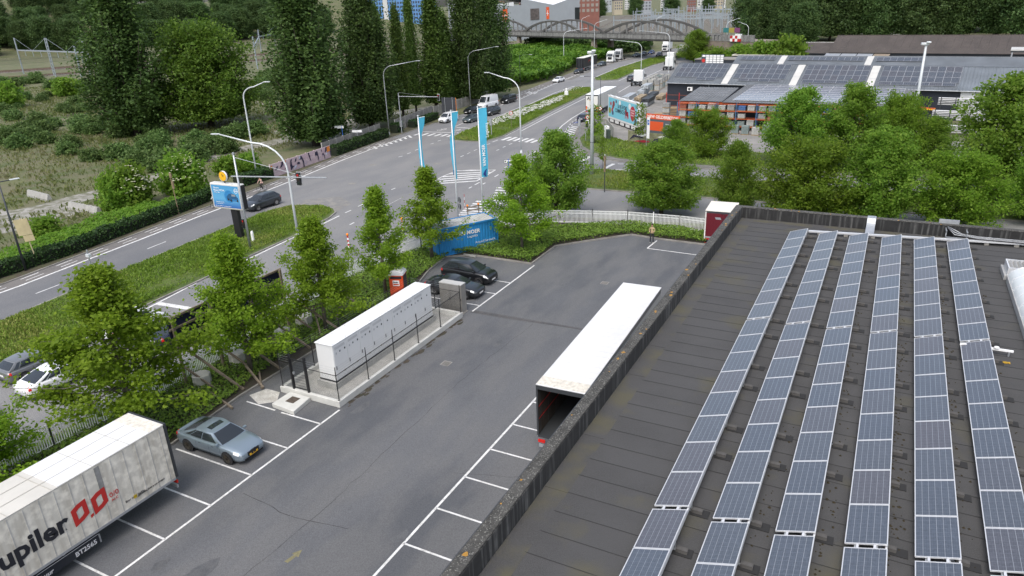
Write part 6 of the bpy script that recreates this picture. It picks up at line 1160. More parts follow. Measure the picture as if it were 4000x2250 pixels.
for k in range(16):
    a0, a1 = 2*math.pi*k/16, 2*math.pi*(k+1)/16; flat('logo_ring', [(.95+.2*math.cos(a0),4.92+.2*math.sin(a0)),(.95+.24*math.cos(a0),4.92+.24*math.sin(a0)),(.95+.24*math.cos(a1),4.92+.24*math.sin(a1)),(.95+.2*math.cos(a1),4.92+.2*math.sin(a1))], WHITE)
flat('logo_bar', [(.66,4.89),(1.24,4.89),(1.24,4.95),(.66,4.95)], WHITE)
MB().tube([(-.6,0,5.5),(-.6,0,5.75)], .05, 6).build('clock_stem', BLACK, o); MB().lathe([(0,-.16),(.5,-.16),(.5,.16),(0,.16)], (-.6,0,6.25), 20, axis='Y').build('clock_drum', BLACK, o); MB().lathe([(.50,-.19),(.515,-.02)], (-.6,0,6.25), 20, axis='Y').build('clock_rim', WHITE, o); cf_ = MB().disc((-.6,-.175,6.25), .46, 20, axis='Y').build('clock_face', YPL, o); MB().tube([(-.6,-.185,6.25),(-.6,-.185,6.5)], .025, 4).tube([(-.6,-.185,6.25),(-.42,-.185,6.32)], .025, 4).build('hands', INK, cf_)
# flags
FB = mat('flag_blue', (.06,.38,.56), .7, 0, .06, 1.0)
def flag(label, x, y, h, prof, txt=False):
    o = thing('flagpole', label, 'flag', (x,y,0)); MB().tube([(0,0,0),(0,0,4.4),(0,0,h)], [.09,.08,.05], 8).build('pole', LAMPG, o, smooth=True); MB().lathe([(0,h),(.08,h+.02),(.07,h+.1),(0,h+.14)], n=8).build('finial', LAMPG, o)
    mb = MB(); n = len(prof)
    for i, (z, u0, v0, u1, v1) in enumerate(prof): mb.v += [(u0,v0,z),((u0+u1)/2,(v0+v1)/2+.08*math.sin(i*1.1),z),(u1,v1,z)]
    for i in range(n-1):
        for j in (0,1): mb.f.append((i*3+j, i*3+j+1, (i+1)*3+j+1, (i+1)*3+j)); mb.m.append(0)
    f_ = mb.build('flag_cloth', FB, o, smooth=True); MB().tube([(.05,.04,h-.12),(prof[0][3],prof[0][4],h-.02)], .02, 5).build('top_arm', LAMPG, o)
    if txt:
        text('lettering', 'VAN MOER', .44, f_, WHITE, plane_m((.48,.07+.2,h-5.9), (-.02,-.02,1), (-.78,-.55,0)), bold=.006); text('lettering', 'Logistics', .42, f_, WHITE, plane_m((.80,.30+.2,h-3.0), (-.02,-.02,1), (-.78,-.55,0)))
        MB().add([(.25,-.02,h-6.7),(.42,.1,h-6.3),(.62,.24,h-6.1),(.5,.14,h-6.6),(.52,.16,h-7.0)], [(0,1,2,3),(0,3,4)]).build('logo', mat('flag_navy', (.01,.03,.16), .6), f_)
    else:
        for z in (h-6.0,): MB().obox((prof[4][1]*.5+prof[4][3]*.5,prof[4][2]*.5+prof[4][4]*.5-.06,z),(.14,.02,.5),.6).build('logo', mat('flag_navy', (.01,.03,.16), .6), f_)
    return o
flag('widest blue banner flag with white lettering on a pole behind the container', -36.6,62.6,11.5,[(11.45-i*.7, .04,.03, .72*(1-.03*i)+.06*math.sin(i), .50) for i in range(11)], True)
flag('middle blue banner flag, twisted narrow, behind the container', -37.9,59.7,11.5,[(a+1.6,b,c,d,e) for a,b,c,d,e in ((9.85,.04,.03,.62,.30),(9.0,.04,.03,.42,.4),(8.2,.04,.03,.10,.3),(7.4,-.25,-.1,.06,.2),(6.6,-.28,-.12,.05,.2),(5.8,-.26,-.12,.06,.2),(4.9,-.2,-.1,.06,.2),(4.0,-.12,-.06,.10,.2),(3.2,-.06,0,.10,.2))])
flag('leftmost blue banner flag, twisted narrow, behind the slim young tree', -38.8,55.4,11.6,[(a+1.8,b,c,d,e) for a,b,c,d,e in ((9.75,.04,.03,.55,.30),(9.0,.04,.03,.36,.4),(8.2,.04,.03,.08,.3),(7.4,-.12,-.1,.06,.2),(6.6,-.16,-.12,.06,.2),(5.8,-.12,-.12,.10,.2),(4.9,-.1,-.1,.2,.2),(4.0,-.05,-.06,.26,.2),(3.2,0,0,.26,.2))])
# hazard beacons, barrier, signs
def stripes(o, h, r=.07):
    for k in range(6): MB().box(-r,r,-.03,.03,.12+k*h/6,.12+(k+1)*h/6-.004).build('stripe', REDP if k % 2 else WHITE, o)
for lb, x, y in (('red and white hazard post with orange lamp, nearer the flags', -42.0,55.7),('red and white hazard post with orange lamp beside the slim tree', -43.8,49.5)):
    o = thing('hazard_beacon', lb, 'hazard post', (x,y,.012), .5); MB().box(-.4,.4,-.25,.25,0,.12).build('foot', RUB, o, bevel=.03); stripes(o, 1.15); MB().lathe([(0,1.28),(.1,1.3),(.12,1.42),(.08,1.52),(0,1.54)], n=9).build('lamp', ORNL, o, smooth=True)
o = thing('road_barrier', 'wooden works barrier with two orange lamps at the zebra crossing', 'barrier', (-38.7,62.95,.012), R(52))
for x in (0,1.25): MB().box(x-.04,x+.04,-.04,.04,0,1.05).build('upright', WOOD, o); MB().lathe([(0,1.05),(.1,1.07),(.12,1.18),(.08,1.27),(0,1.29)], (x,0,0), 9).build('lamp', ORNL, o, smooth=True); MB().box(x-.3,x+.3,-.2,.2,0,.08).build('foot', RUB, o)
for z in (.55,.9): MB().box(-.15,1.4,-.055,-.043,z,z+.14).build('board', WOOD, o)
def disc_sign(label, x, y, z, rz, face, h=2.2, r=.32, post=None, back=False, plate=False, two=False, sym=True, ring=REDP):
    o = thing('road_sign', label, 'road sign', (x,y,z), rz); MB().tube([(0,.04,0),(0,.04,h+r)], .035, 6).build('post', post or GREYM, o)
    for j in range(2 if two else 1):
        zz = h-j*(2*r+.06); d = MB().lathe([(0,0),(r,0),(r,.02),(0,.02)], (0,.0,zz), 18, axis='Y').build('disc', DARKM if back else ring, o)
        if not back:
            MB().disc((0,-.004,zz), r*.74, 18, axis='Y').build('sign_face', face, d)
            if sym: MB().box(-r*.42,r*.42,-.008,-.006,zz-.07,zz+.03).box(-r*.25,r*.25,-.008,-.006,zz+.03,zz+.10).build('symbol', INK, d)
    if plate: MB().box(-.22,.22,-.01,.01,h-r-.75,h-r-.08).build('supplementary_plate', WHITE, o)
    return o
disc_sign('two round dark sign backs on one post by the works barrier', -39.55,62.8,.012, R(150), WHITE, 1.75, .33, back=True, two=True)
disc_sign('round no-cars sign with red ring on the daisy median', -60.0,114.2,.12, R(20), WHITE, 2.6, .34, post=WOOD)
disc_sign('round no-cars sign with red ring and plate by the blue share bicycle', -45.9,115.3,.12, R(20), WHITE, 2.2, .36, plate=True)
d_ = disc_sign('round speed limit sign with red ring on the thin dark lamp post', -44.85,118.5,.15, R(15), WHITE, 3.2, .34, post=DARKM, sym=False); text('lettering', '50', .34, d_, INK, plane_m((-.2,-.012,3.08),(1,0,0),(0,0,1)), bold=.01)
o = thing('marker_pole', 'thin red and white marker pole by the zebra crossing', 'marker pole', (-39.8,64.2,.01)); [MB().tube([(0,0,k*.34),(0,0,k*.34+.338)], .025, 6).build('band', REDP if k % 2 else WHITE, o) for k in range(6)]
o = thing('direction_sign', 'white arrow direction sign on a blue post beyond the hatched island', 'road sign', (-42.6,79.9,.01), R(25)); MB().tube([(0,0,0),(0,0,2.5)], .06, 7).build('post', BLUEP, o); MB().prism([(-.55,-.03),(1.15,-.03),(1.15,.03),(-.55,.03)], 2.0, 2.4).build('arm', INK, o); MB().add([(-.52,-.036,2.03),(1.0,-.036,2.03),(1.14,-.036,2.2),(1.0,-.036,2.37),(-.52,-.036,2.37)], [(0,1,2,3,4)]).build('face', WHITE, o); text('lettering', 'Laken-Centrum', .2, o, INK, plane_m((-.2,-.04,2.12),(1,0,0),(0,0,1)), sx=.85); MB().box(-.47,-.3,-.042,-.038,2.1,2.3).build('symbol', INK, o)
o = thing('direction_sign', 'white arrow sign on a blue post over the hedge by the graffiti wall', 'road sign', (-79.21,91.51)+(.05,), R(25)); MB().tube([(0,0,0),(0,0,3.3)], .06, 7).build('post', BLUEP, o); MB().box(-1.2,.3,-.04,-.0,2.9,3.3).build('arm', WHITE, o)
o = thing('direction_sign', 'white nameplate sign over the hedge near the far crossing', 'road sign', (-77.65,93.29)+(.05,), R(25)); MB().tube([(0,0,0),(0,0,2.4)], .05, 7).build('post', GREYM, o); MB().box(-.8,.8,-.04,-.0,2.0,2.4).build('arm', WHITE, o)
o = thing('sign_board', 'big dark traffic sign board with orange edge seen from behind by the white van', 'road sign', (-78.0,122.3,.05), R(190)); MB().box(-1.5,1.5,-.04,.04,.9,3.9).build('board', mat('board_back', (.05,.055,.065), .6), o); MB().box(-1.56,-1.5,-.05,.05,.9,3.9).build('edge', ORNL, o)
for x in (-.8,.8): MB().box(x-.05,x+.05,.045,.12,0,4.0).build('post', GREYM, o)
for z in (1.2,1.8,2.4,3.0,3.6): MB().box(-1.45,1.45,.045,.06,z,z+.04).build('stiffener', DARKM, o)
o = thing('sign_board', 'pale yellow sign back on a leaning post in front of the left hedge', 'road sign', (-68.6,35.0,.03), R(20)); o.rotation_euler = (R(-3),R(-9),R(20)); BE = mat('sign_beige', (.36,.31,.18), .7, 0, .1, 2); MB().tube([(0,0,0),(0,0,4.5)], .055, 7).build('post', BE, o); MB().box(-.75,.75,-.09,-.06,2.9,4.4).build('board', BE, o); MB().box(-.35,.75,-.09,-.06,2.3,2.86).build('board', BE, o)
o = thing('sign_post', 'rusty sign post with two narrow signs in the street hedge', 'sign post', (-70.6,52.2,.03)); RU = mat('rust_brown', (.20,.15,.09), .9, 0, .3, 4); MB().tube([(0,0,0),(-.1,0,4.7)], .05, 6).build('post', RU, o); MB().box(-.12,.2,-.06,.06,3.0,3.8).build('board', RU, o); MB().box(-.2,.12,-.06,.06,4.2,4.75).build('board', RU, o)
o = thing('sign_post', 'grey post with small sensor box on the near median', 'sign post', (-58.4,33.8,.12)); MB().tube([(0,0,0),(0,0,3.0)], .06, 7).build('post', GREYM, o); MB().box(-.2,.25,-.12,.12,2.4,2.65).build('sensor', LAMPG, o)
o = thing('sign_post', 'thin dark pole with a rust-red marker on the traffic island', 'sign post', (-28.6,77.2,.02)); MB().tube([(0,0,0),(0,0,4.3)], .06, 6).build('post', DARKM, o); MB().box(-.1,.1,-.1,.1,2.4,4.2).build('marker', RU, o); MB().lathe([(.06,4.3),(0,4.5)], n=6).build('tip', WHITE, o)
tag(MB().lathe([(0,0),(.14,0),(.14,.9),(.10,1.05),(0,1.08)], n=9).build('bollard', WHITE, None, (-54.2,47.6,.12)), 'small white bollard behind the traffic light mast on the near median', 'bollard')
tag(MB().lathe([(0,0),(.5,0),(.45,.9),(.25,1.0),(.22,1.6),(0,1.7)], n=9).build('utility_pillar', WHITE, None, (-68.33,158.26)+(.12,)), 'small white pillar in the flowers of the daisy median', 'pillar')
# walls along the street
GP = bpy.data.materials.new('pink_graffiti'); GP.use_nodes = True; t = GP.node_tree; b_ = t.nodes['Principled BSDF']; b_.inputs['Roughness'].default_value = .9; g_ = t.nodes.new('ShaderNodeNewGeometry'); c_ = mixc(t, noise(t, g_.outputs['Position'], .9, 3), (.46,.34,.37), (.50,.40,.41)); c_ = mixc(t, noise(t, g_.outputs['Position'], 1.5, 5, .62, .65), c_, (.30,.27,.36)); t.links.new(c_, b_.inputs['Base Color'])
def slabwall(label, p, q, h, m, name='wall', th=.1, posts=True, rows=3):
    o = thing(name, label, 'wall', (*p, 0), math.atan2(q[1]-p[1], q[0]-p[0])); L = math.hypot(q[0]-p[0], q[1]-p[1]); n = max(1, round(L/2.05)); w_ = L/n
    for i in range(n):
        for j in range(rows): MB().box(i*w_+.06,(i+1)*w_-.06,-th/2,th/2,.02+j*h/rows,(j+1)*h/rows-.012).build('slab', m, o)
        if posts: MB().box(i*w_-.055,i*w_+.055,-th*.8,th*.8,0,h+.06).build('post', m if name == 'graffiti_wall' else CONC, o)
    return o, L
gw, L = slabwall('pink graffiti wall of concrete slabs beside the main street', (-73.6,69.6), (-75.2,83.6), 1.85, GP, 'graffiti_wall')
NVY = mat('graffiti_navy', (.02,.018,.045), .8); ORG = mat('graffiti_orange', (.62,.20,.03), .8); PALE = mat('graffiti_pale', (.52,.52,.60), .8)
def gr(pts, m): MB().add([(a*L,-.0995,b*1.8) for a, b in pts], [tuple(range(len(pts)))]).build('graffiti_shape', m, gw)
for pts, m in (([(.0,.55),(.03,.55),(.03,.95),(.0,.95)],ORG),([(.19,.85),(.23,.8),(.24,1),(.2,1)],ORG),([(.93,.55),(.985,.6),(.985,1),(.935,1)],ORG),([(.06,.5),(.1,.55),(.11,.8),(.08,.7)],NVY),([(.13,.55),(.17,.62),(.195,.8),(.2,1),(.17,1),(.165,.8)],NVY),([(.20,.35),(.24,.45),(.25,.7),(.225,.5)],NVY),([(.30,.1),(.34,.3),(.37,.35),(.33,.42),(.32,.75),(.34,.95),(.31,.9),(.295,.5)],NVY),([(.37,.6),(.40,.7),(.41,.95),(.385,.85)],NVY),([(.40,.42),(.43,.36),(.46,.42),(.44,.55),(.42,.58)],NVY),([(.45,.7),(.49,.68),(.505,.3),(.50,.02),(.52,.05),(.52,.5),(.50,.85),(.48,1),(.47,.95)],NVY),([(.60,1),(.62,1),(.635,.5),(.64,.25),(.625,.4)],NVY),([(.715,.62),(.755,.55),(.76,.85),(.72,.88)],NVY),([(.745,.98),(.755,.7),(.76,.3),(.77,.05),(.775,.35),(.765,.85)],NVY),([(.83,.75),(.84,.75),(.84,.95),(.83,.95)],NVY),([(.84,.4),(.855,.5),(.87,.35),(.875,.1),(.885,.12),(.88,.4),(.86,.62),(.845,.58)],NVY),([(.89,.6),(.92,.65),(.935,1),(.915,1)],NVY),([(.985,.2),(1.0,.2),(1.0,.75),(.985,.75)],NVY),([(.44,.75),(.47,.72),(.475,.95),(.45,.95)],PALE),([(.34,.1),(.38,.2),(.40,.4),(.36,.35)],PALE),([(.90,.35),(.93,.4),(.925,.55),(.90,.5)],PALE)): gr(pts, m)
slabwall('grey concrete slab fence behind the hedge under the poplars', (-77.6,84.5), (-80.4,103), 1.9, CONCD, 'concrete_fence'); slabwall('dark tagged concrete slab wall beside the far crossing', (-79.0,105.5), (-82.2,122.5), 2.2, CONCD, 'concrete_fence'); slabwall('concrete slab wall running under the last poplars', (-82.2,123), (-84.3,150), 2.0, CONCD, 'concrete_fence', rows=2)
for lb, p, q in (('pale concrete barrier standing alone on the waste grass', (-97.96,51.39), (-92.32,50.62)),('pale concrete barrier at the edge of the dirt track', (-86.13,49.33), (-79.83,48.79))):
    a = math.atan2(q[1]-p[1], q[0]-p[0]); Lb = math.hypot(q[0]-p[0], q[1]-p[1]); tag(MB().prism([(0,-.3),(Lb,-.3),(Lb,.3),(0,.3)], 0, .25).add([(0,-.3,.25),(Lb,-.3,.25),(Lb,.3,.25),(0,.3,.25),(0,-.1,.85),(Lb,-.1,.85),(Lb,.1,.85),(0,.1,.85)], [(4,5,6,7),(0,1,5,4),(1,2,6,5),(2,3,7,6),(3,0,4,7)]).build('concrete_barrier', CONC, None, (*p,0), a), lb, 'barrier')
# ================================================================== builders' depot on the right
struct(MB().sheet([(-46.8,127.5),(-51.8,129),(-53.2,150),(-54.8,173),(-56.2,190),(-58,208),(-45,208),(-36,150),(-33,124),(40,118),(70,118),(70,110),(-19,104.3),(-31,106.6),(-35.8,107.7),(-39,110),(-42.8,117)], .011).build('depot_yard', ground_mat('depot_concrete', (.20,.195,.18), (.25,.24,.225), (.15,.145,.135), .2, .8, .9)))
def rib_mat(name, col, scale, amt=.35, axis=0, rough=.6, metal=.1):
    m = bpy.data.materials.new(name); m.use_nodes = True; t = m.node_tree; b = t.nodes['Principled BSDF']; b.inputs['Roughness'].default_value = rough; b.inputs['Metallic'].default_value = metal
    tc = t.nodes.new('ShaderNodeTexCoord'); w_ = t.nodes.new('ShaderNodeTexWave'); w_.inputs['Scale'].default_value = scale; w_.bands_direction = 'XYZ'[axis]; t.links.new(tc.outputs['Object'], w_.inputs['Vector'])
    c = mixc(t, noise(t, tc.outputs['Object'], .35, 5, .35, .7), tuple(x*.85 for x in col), tuple(min(1,x*1.15) for x in col)); t.links.new(c, b.inputs['Base Color'])
    bp = t.nodes.new('ShaderNodeBump'); bp.inputs['Strength'].default_value = amt; bp.inputs['Distance'].default_value = .05; t.links.new(w_.outputs['Fac'], bp.inputs['Height']); t.links.new(bp.outputs['Normal'], b.inputs['Normal']); return m
ROOFG = rib_mat('ribbed_roof_grey', (.12,.135,.15), 3.0); ROOFG2 = rib_mat('ribbed_roof_bluegrey', (.135,.155,.175), 2.2); WALLN = rib_mat('ribbed_wall_navy', (.022,.027,.038), 3.0); WALLW = rib_mat('ribbed_wall_white', (.55,.56,.56), 2.0); OPALS = mat('opal_strip', (.47,.465,.44), .5, 0, .08, .7); TILE = rib_mat('brown_corrugated', (.075,.062,.054), 3.2, .6)
HR = math.atan2(-6.0, 54)
hall = thing('solar_hall', 'dark depot hall with blue solar panels and white rooflight strips on its grey roof', 'building', (-40.9,145.3,0), HR)
RL = 50.2; TA = math.atan2(3,6.3); SL = math.hypot(3,6.3); ct_, st_ = math.cos(TA), math.sin(TA)
MB().box(0.1,85,.15,12.4,0,4.9).build('wall', WALLN, hall); MB().add([(.1,.15,4.9),(.1,12.4,4.9),(.1,6.3,7.9)], [(0,2,1)]).build('gable', WALLN, hall)
nr = 167
for k in range(34):   # ribbed roof sheets, one by one
    x0 = k*2.5; a = MB().add([(x0,-.35,5-.35*3/6.3),(x0+2.5,-.35,5-.35*3/6.3),(x0+2.5,6.3,8),(x0,6.3,8)], [(0,1,2,3)])
    for j in range(5): xx = x0+.25+j*.5; a.add([(xx-.05,-.36,5-.17),(xx+.05,-.36,5-.17),(xx+.05,6.3,8.005),(xx-.05,6.3,8.005),(xx-.03,-.36,5-.17+.05),(xx+.03,-.36,5-.17+.05),(xx+.03,6.3,8.055),(xx-.03,6.3,8.055)], [(4,5,6,7),(0,4,7,3),(1,2,6,5),(0,1,5,4)])
    a.build('roof_sheet', ROOFG if x0 < 50 else ROOFG2, hall)
MB().add([(0,6.3,8),(85,6.3,8),(85,12.9,4.86),(0,12.9,4.86)], [(0,1,2,3)]).build('rear_roof', ROOFG, hall); MB().box(0,85,6.2,6.4,8.05,8.1).build('ridge_cap', ROOFG2, hall); MB().tube([(0,-.42,4.78),(85,-.42,4.78)], .07, 6).build('gutter', GREYM, hall)
def onroof(nm, x0, x1, s0, s1, m, up=.1):
    p = lambda x, s: (x, s*ct_-up*st_, 5+s*st_+up*ct_); q = lambda x, s: (x, s*ct_, 5+s*st_)
    return MB().add([p(x0,s0),p(x1,s0),p(x1,s1),p(x0,s1),q(x0,s0),q(x1,s0),q(x1,s1),q(x0,s1)], [(0,1,2,3),(4,5,1,0),(5,6,2,1),(6,7,3,2),(7,4,0,3)]).build(nm, m, hall)
for x0 in (11.0,23.5,36.2): onroof('rooflight_strip', x0, x0+1.25, -.3, SL-.15, OPALS, .07); onroof('strip_joint', x0, x0+1.25, SL*.38, SL*.38+.06, GREYM, .08)
HM = cell_mat('hall_solar_cells', .62); pw, ph = 1.19, 1.66
def hp_mesh(w_, h_):
    me = MB().add([(.04,.04*ct_,.04*st_),(w_-.04,.04*ct_,.04*st_),(w_-.04,(h_-.04)*ct_,(h_-.04)*st_),(.04,(h_-.04)*ct_,(h_-.04)*st_)], [(0,1,2,3)]).mesh('cells', HM); uv = me.uv_layers.new(name='UVMap')
    for i, q in enumerate([(0,0),(1,0),(1,1),(0,1)]): uv.data[i].uv = q
    fr = MB(); d = Vector((0,-st_,ct_))*.03
    for a, b, c, e in ((0,.03,0,h_),(w_-.03,w_,0,h_),(.03,w_-.03,0,.03),(.03,w_-.03,h_-.03,h_)):
        P4 = [Vector((a,c*ct_,c*st_)),Vector((b,c*ct_,c*st_)),Vector((b,e*ct_,e*st_)),Vector((a,e*ct_,e*st_))]; fr.add([p+d*.3 for p in P4]+[p-d for p in P4], [(0,1,2,3),(4,5,1,0),(5,6,2,1),(6,7,3,2),(7,4,0,3)])
    return fr.mesh('solar_panel', mat('dull_frame', (.36,.37,.39), .45, .3)), me
HF, HC = hp_mesh(pw, ph); HF2, HC2 = hp_mesh(1.9, .95)
def hpanel(x, s, small=False):
    p = ob('solar_panel', HF2 if small else HF, hall, (x, s*ct_-.12*st_, 5+s*st_+.12*ct_)); ob('cells', HC2 if small else HC, p)
for x0, nc, lo0, lon in ((1.0,8,4.6,2),(12.7,8,1.2,4),(25.2,9,.3,4),(38.0,10,.1,6)):
    for i in range(nc):
        for j in range(3): hpanel(x0+i*1.2, 1.75+j*1.68)
    for i in range(lon): hpanel(x0+lo0+i*1.92, .75, True)
o = MB().box(4.4,5.4,-.3,.12,3.4,4.1).build('air_conditioner', WHITE, hall); MB().disc((4.8,-.305,3.75), .26, 12, axis='Y').build('fan_grille', DARKM, o)
for x in (8.6,16.4): MB().tube([(x,.05,4.75),(x,.05,2.2),(x-.5,-.3,1.9)], .06, 6).build('downpipe', GREYM, hall)
MB().box(50.2,50.5,-.38,6.4,5.0-.18,5.0-.1).build('verge_seam', DARKM, hall)
MB().box(50.6,84,-.02,.13,.1,4.8).build('white_cladding', WALLW, hall)
h2 = thing('rear_hall', 'second ribbed-roof hall behind the solar hall with one row of panels', 'building', (-32.2,161,0), HR)
MB().box(.1,75,.1,9,0,5.2).build('wall', WALLN, h2); MB().add([(0,-.2,5.9),(75,-.2,5.9),(75,6,8.3),(0,6,8.3)], [(0,1,2,3)]).build('roof', ROOFG, h2); MB().add([(0,6,8.3),(75,6,8.3),(75,12,5.6),(0,12,5.6)], [(0,1,2,3)]).build('rear_roof', TILE, h2); MB().box(0,75,5.93,6.07,8.302,8.35).build('ridge_cap', GREYM, h2)
HF3, HC3 = HF, HC
for x0, nc in ((1.2,6),(11,12),(27.6,7)):
    for i in range(nc): p = ob('solar_panel', HF, h2, (x0+i*1.2, 3.8, 7.62)); p.rotation_euler = (-.09,0,0); ob('cells', HC, p)
for x0 in (9.3,25.8): MB().add([(x0,.0,6.05),(x0+1.2,.0,6.05),(x0+1.2,5.9,8.33),(x0,5.9,8.33)], [(0,1,2,3)]).build('rooflight_strip', OPALS, h2)
# lean-to roofs
LR = R(-.3)
def leanto(label, x0, x1, yf, yb, zf, zb_, cols, m, glassm, start):
    o = thing('lean_to_roof', label, 'roof', (x0,yf,0), 0); W_ = x1-x0; D_ = yb-yf; n = int(W_/.9); w_ = W_/n
    for k in range(n):
        a = MB().add([(k*w_,0,zf),((k+1)*w_,0,zf),((k+1)*w_,D_,zb_),(k*w_,D_,zb_)], [(0,1,2,3)])
        for j in (.25,.75): xx = (k+j)*w_; a.add([(xx-.07,0,zf+.003),(xx+.07,0,zf+.003),(xx+.07,D_,zb_+.003),(xx-.07,D_,zb_+.003),(xx-.04,0,zf+.06),(xx+.04,0,zf+.06),(xx+.04,D_,zb_+.06),(xx-.04,D_,zb_+.06)], [(4,5,6,7),(0,4,7,3),(1,2,6,5),(0,1,5,4)])
        a.build('roof_sheet', m, o)
    return o
PVL = mat('pale_pv_glass', (.17,.18,.21), .18, 0, .08, .4, spec=.6); LNG = rib_mat('lean_to_sheet', (.15,.155,.16), 3)
l1 = leanto('small dark ribbed lean-to roof over the left pallet racks', -32.3,-25.2,122.6,136.5,4.45,5.1,0,LNG,None,0)
l2 = leanto('wide lean-to roof covered with pale solar glass in front of the solar hall', -25.1,2.8,122.3,143.2,4.4,4.9,0,LNG,None,0)
gl = MB().box(.03,2.17,.03,1.97,0,.03).mesh('pv_glass', PVL); fm = MB().box(0,2.2,0,.03,0,.045).box(0,2.2,1.97,2,0,.045).box(0,.03,.03,1.97,0,.045).box(2.17,2.2,.03,1.97,0,.045).mesh('pv_panel', M_ALU)
for i in range(11):
    for j in range(9):
        x = 1.3+i*2.25+(j*.06); p = ob('pv_panel', fm, l2, (x, 1.9+j*2.04, 4.4+.5*(1.9+j*2.04)/20.9+.09)); p.rotation_euler = (math.atan(.5/20.9),0,0); ob('pv_glass', gl, p)
for i in range(6):
    for j in range(3): x = .35+i*1.12; MB().box(x,x+1.06,0,.03,0,.02).box(x,x+1.06,2.2,2.23,0,.02).box(x,x+.03,.03,2.2,0,.02).build('pv_frame', GREYM, l1, (0,5.5+j*2.3,4.45+.65*(5.5+j*2.3)/13.9+.07))
# pallet racks
RBL = mat('rack_blue', (.06,.13,.24), .5); ROR = mat('rack_orange', (.48,.09,.02), .55); rk = thing('pallet_rack', 'blue and orange pallet racking under the lean-to roofs', 'rack', (-32.2,121.4,0))
for i in range(10):
    for y in (0,1.3): MB().box(i*3.2-.06,i*3.2+.06,y-.05,y+.05,0,4.4).build('upright', RBL, rk)
    if i < 9:
        for z in (.75,2.0,3.2,4.3):
            for y in (-.02,1.3): MB().box(i*3.2+.06,(i+1)*3.2-.06,y-.03,y+.03,z-.1,z).build('beam', ROR, rk)
MB().box(-.1,28.9,3.5,3.6,0,4.3).build('back_screen', WALLN, rk)
LOADS = [('grey paving blocks', (.32,.32,.31)), ('red bricks', (.32,.10,.06)), ('blue-wrapped bags', (.07,.15,.34)), ('pale concrete blocks', (.45,.45,.42)), ('brown bricks', (.22,.12,.08)), ('grey-green slabs', (.22,.27,.26))]
PALW = mat('pallet_wood', (.30,.22,.13), .85); lm = [mat('load_%d' % i, tuple(.75*q for q in c), .85, 0, .25, 4) for i, (n_, c) in enumerate(LOADS)]
def pallet(lb, x, y, z, m, h=.95, rz=0, w_=1.15, d=1.0, grp=None, courses=5):
    o = thing('pallet_load', lb, 'pallet', (x,y,z), rz, grp); MB().box(-w_/2,w_/2,-d/2,d/2,.1,.14).build('pallet_deck', PALW, o)
    for s in (-1,0,1): MB().box(-w_/2,w_/2,s*d*.42-.05,s*d*.42+.05,0,.098).build('pallet_runner', PALW, o)
    for k in range(courses): e_ = .012*(k % 2); MB().box(-w_/2+.03+e_,w_/2-.03-e_,-d/2+.03,d/2-.03,.145+k*h/courses,.14+(k+1)*h/courses-.006).build('course', m, o)
    return o
rp = random.Random(4); lv = {.76:'lowest', 2.01:'middle', 3.21:'top'}
for i in range(9):
    for z in lv:
        for j in (0,1):
            if rp.random() < .16: continue
            k = rp.choice([0,0,1,2,3,3,4,5]); pallet('pallet of %s on the %s shelf, %s bay of the blue rack' % (LOADS[k][0], lv[z], ['first','second','third','fourth','fifth','sixth','seventh','eighth','ninth'][i]), -32.2+i*3.2+.85+j*1.45, 122.0, z, lm[k], rp.uniform(.55,.95), grp='pallets in the blue racks')
for i in range(9):
    k = rp.choice([0,3,3,5]); pallet('pallet of %s on the ground in front of the blue rack' % LOADS[k][0], -22+i*1.6, 118.6+rp.uniform(-.4,.4), .02, lm[k], rp.uniform(.8,1.5), grp='pallets before the racks')
# material stacks along the road side
for i in range(5):
    for j in range(3):
        for q in range(2):
            k = rp.choice([3,3,3,0,5]); pallet('shrink-wrapped pallet of %s in the stacks beside the road' % LOADS[k][0], -53.4+j*1.5-.35*i, 171+i*3.4, q*1.28, lm[k], 1.1, grp='pallet stacks beside the road')
STL = mat('steel_beam_pale', (.44,.47,.49), .5, .3); TIM = mat('timber_stack', (.30,.24,.16), .85, 0, .25, 2)
for j, (x, y, z, L, m, lb) in enumerate(((-49.6,150,.1,7,STL,'long pale steel bundle nearest the ATL trailer'),(-50.2,150,.95,7,STL,'steel bundle lying on the pale bundle beside the ATL trailer'),(-47.6,149,.1,7,TIM,'brown timber stack beside the pale steel bundles'),(-47.4,149,.9,6,TIM,'second timber layer on the brown stack'),(-45.6,148,.1,7,STL,'dark steel bundle nearest the hall wall'),(-45.4,148,.8,6,DARKM,'black steel bundle lying on top near the hall wall'),(-50.6,160,.1,7,STL,'pale steel bundle behind the timber stack'),(-50.2,160,1.0,6.5,STL,'upper pale steel bundle behind the timber stack'),(-48.2,160,.1,7,DARKM,'dark steel bundle behind the timber stack'),(-49.8,161,1.9,5,STL,'topmost pale steel bundle of the road-side stacks'),(-45.5,158,.1,6,TIM,'low timber stack by the hall corner'))):
    o = thing('material_bundle', lb, 'bundle', (x,y,z), R(95))
    for s in (-.35,.35): MB().box(L*s-.06,L*s+.06,-.75,.75,-.09,0).build('bearer', PALW, o)
    for a in range(4):
        for b in range(3): MB().box(-L/2+rp.uniform(-.2,.2),L/2+rp.uniform(-.2,.2),-.72+a*.37,-.72+a*.37+.33,b*.26,b*.26+.24).build('length', m, o)
for lb, x, y, w_ in (('crooked stack of weathered pallets by the depot entrance', -37.2,127.5,1.6),('taller stack of weathered pallets against the dark hall wall', -36.6,135.5,1.5)):
    o = thing('pallet_stack', lb, 'pallets', (x,y,0), .2)
    for k in range(9): MB().obox((rp.uniform(-.1,.1),rp.uniform(-.1,.1),.08+k*.17),(w_,1.2,.12),rp.uniform(-.08,.08)).build('pallet', PALW if k % 3 else WOOD, o)
o = thing('pallet_rack', 'empty rusty rack against the dark end of the solar hall', 'rack', (-39.8,141.5,0), HR)
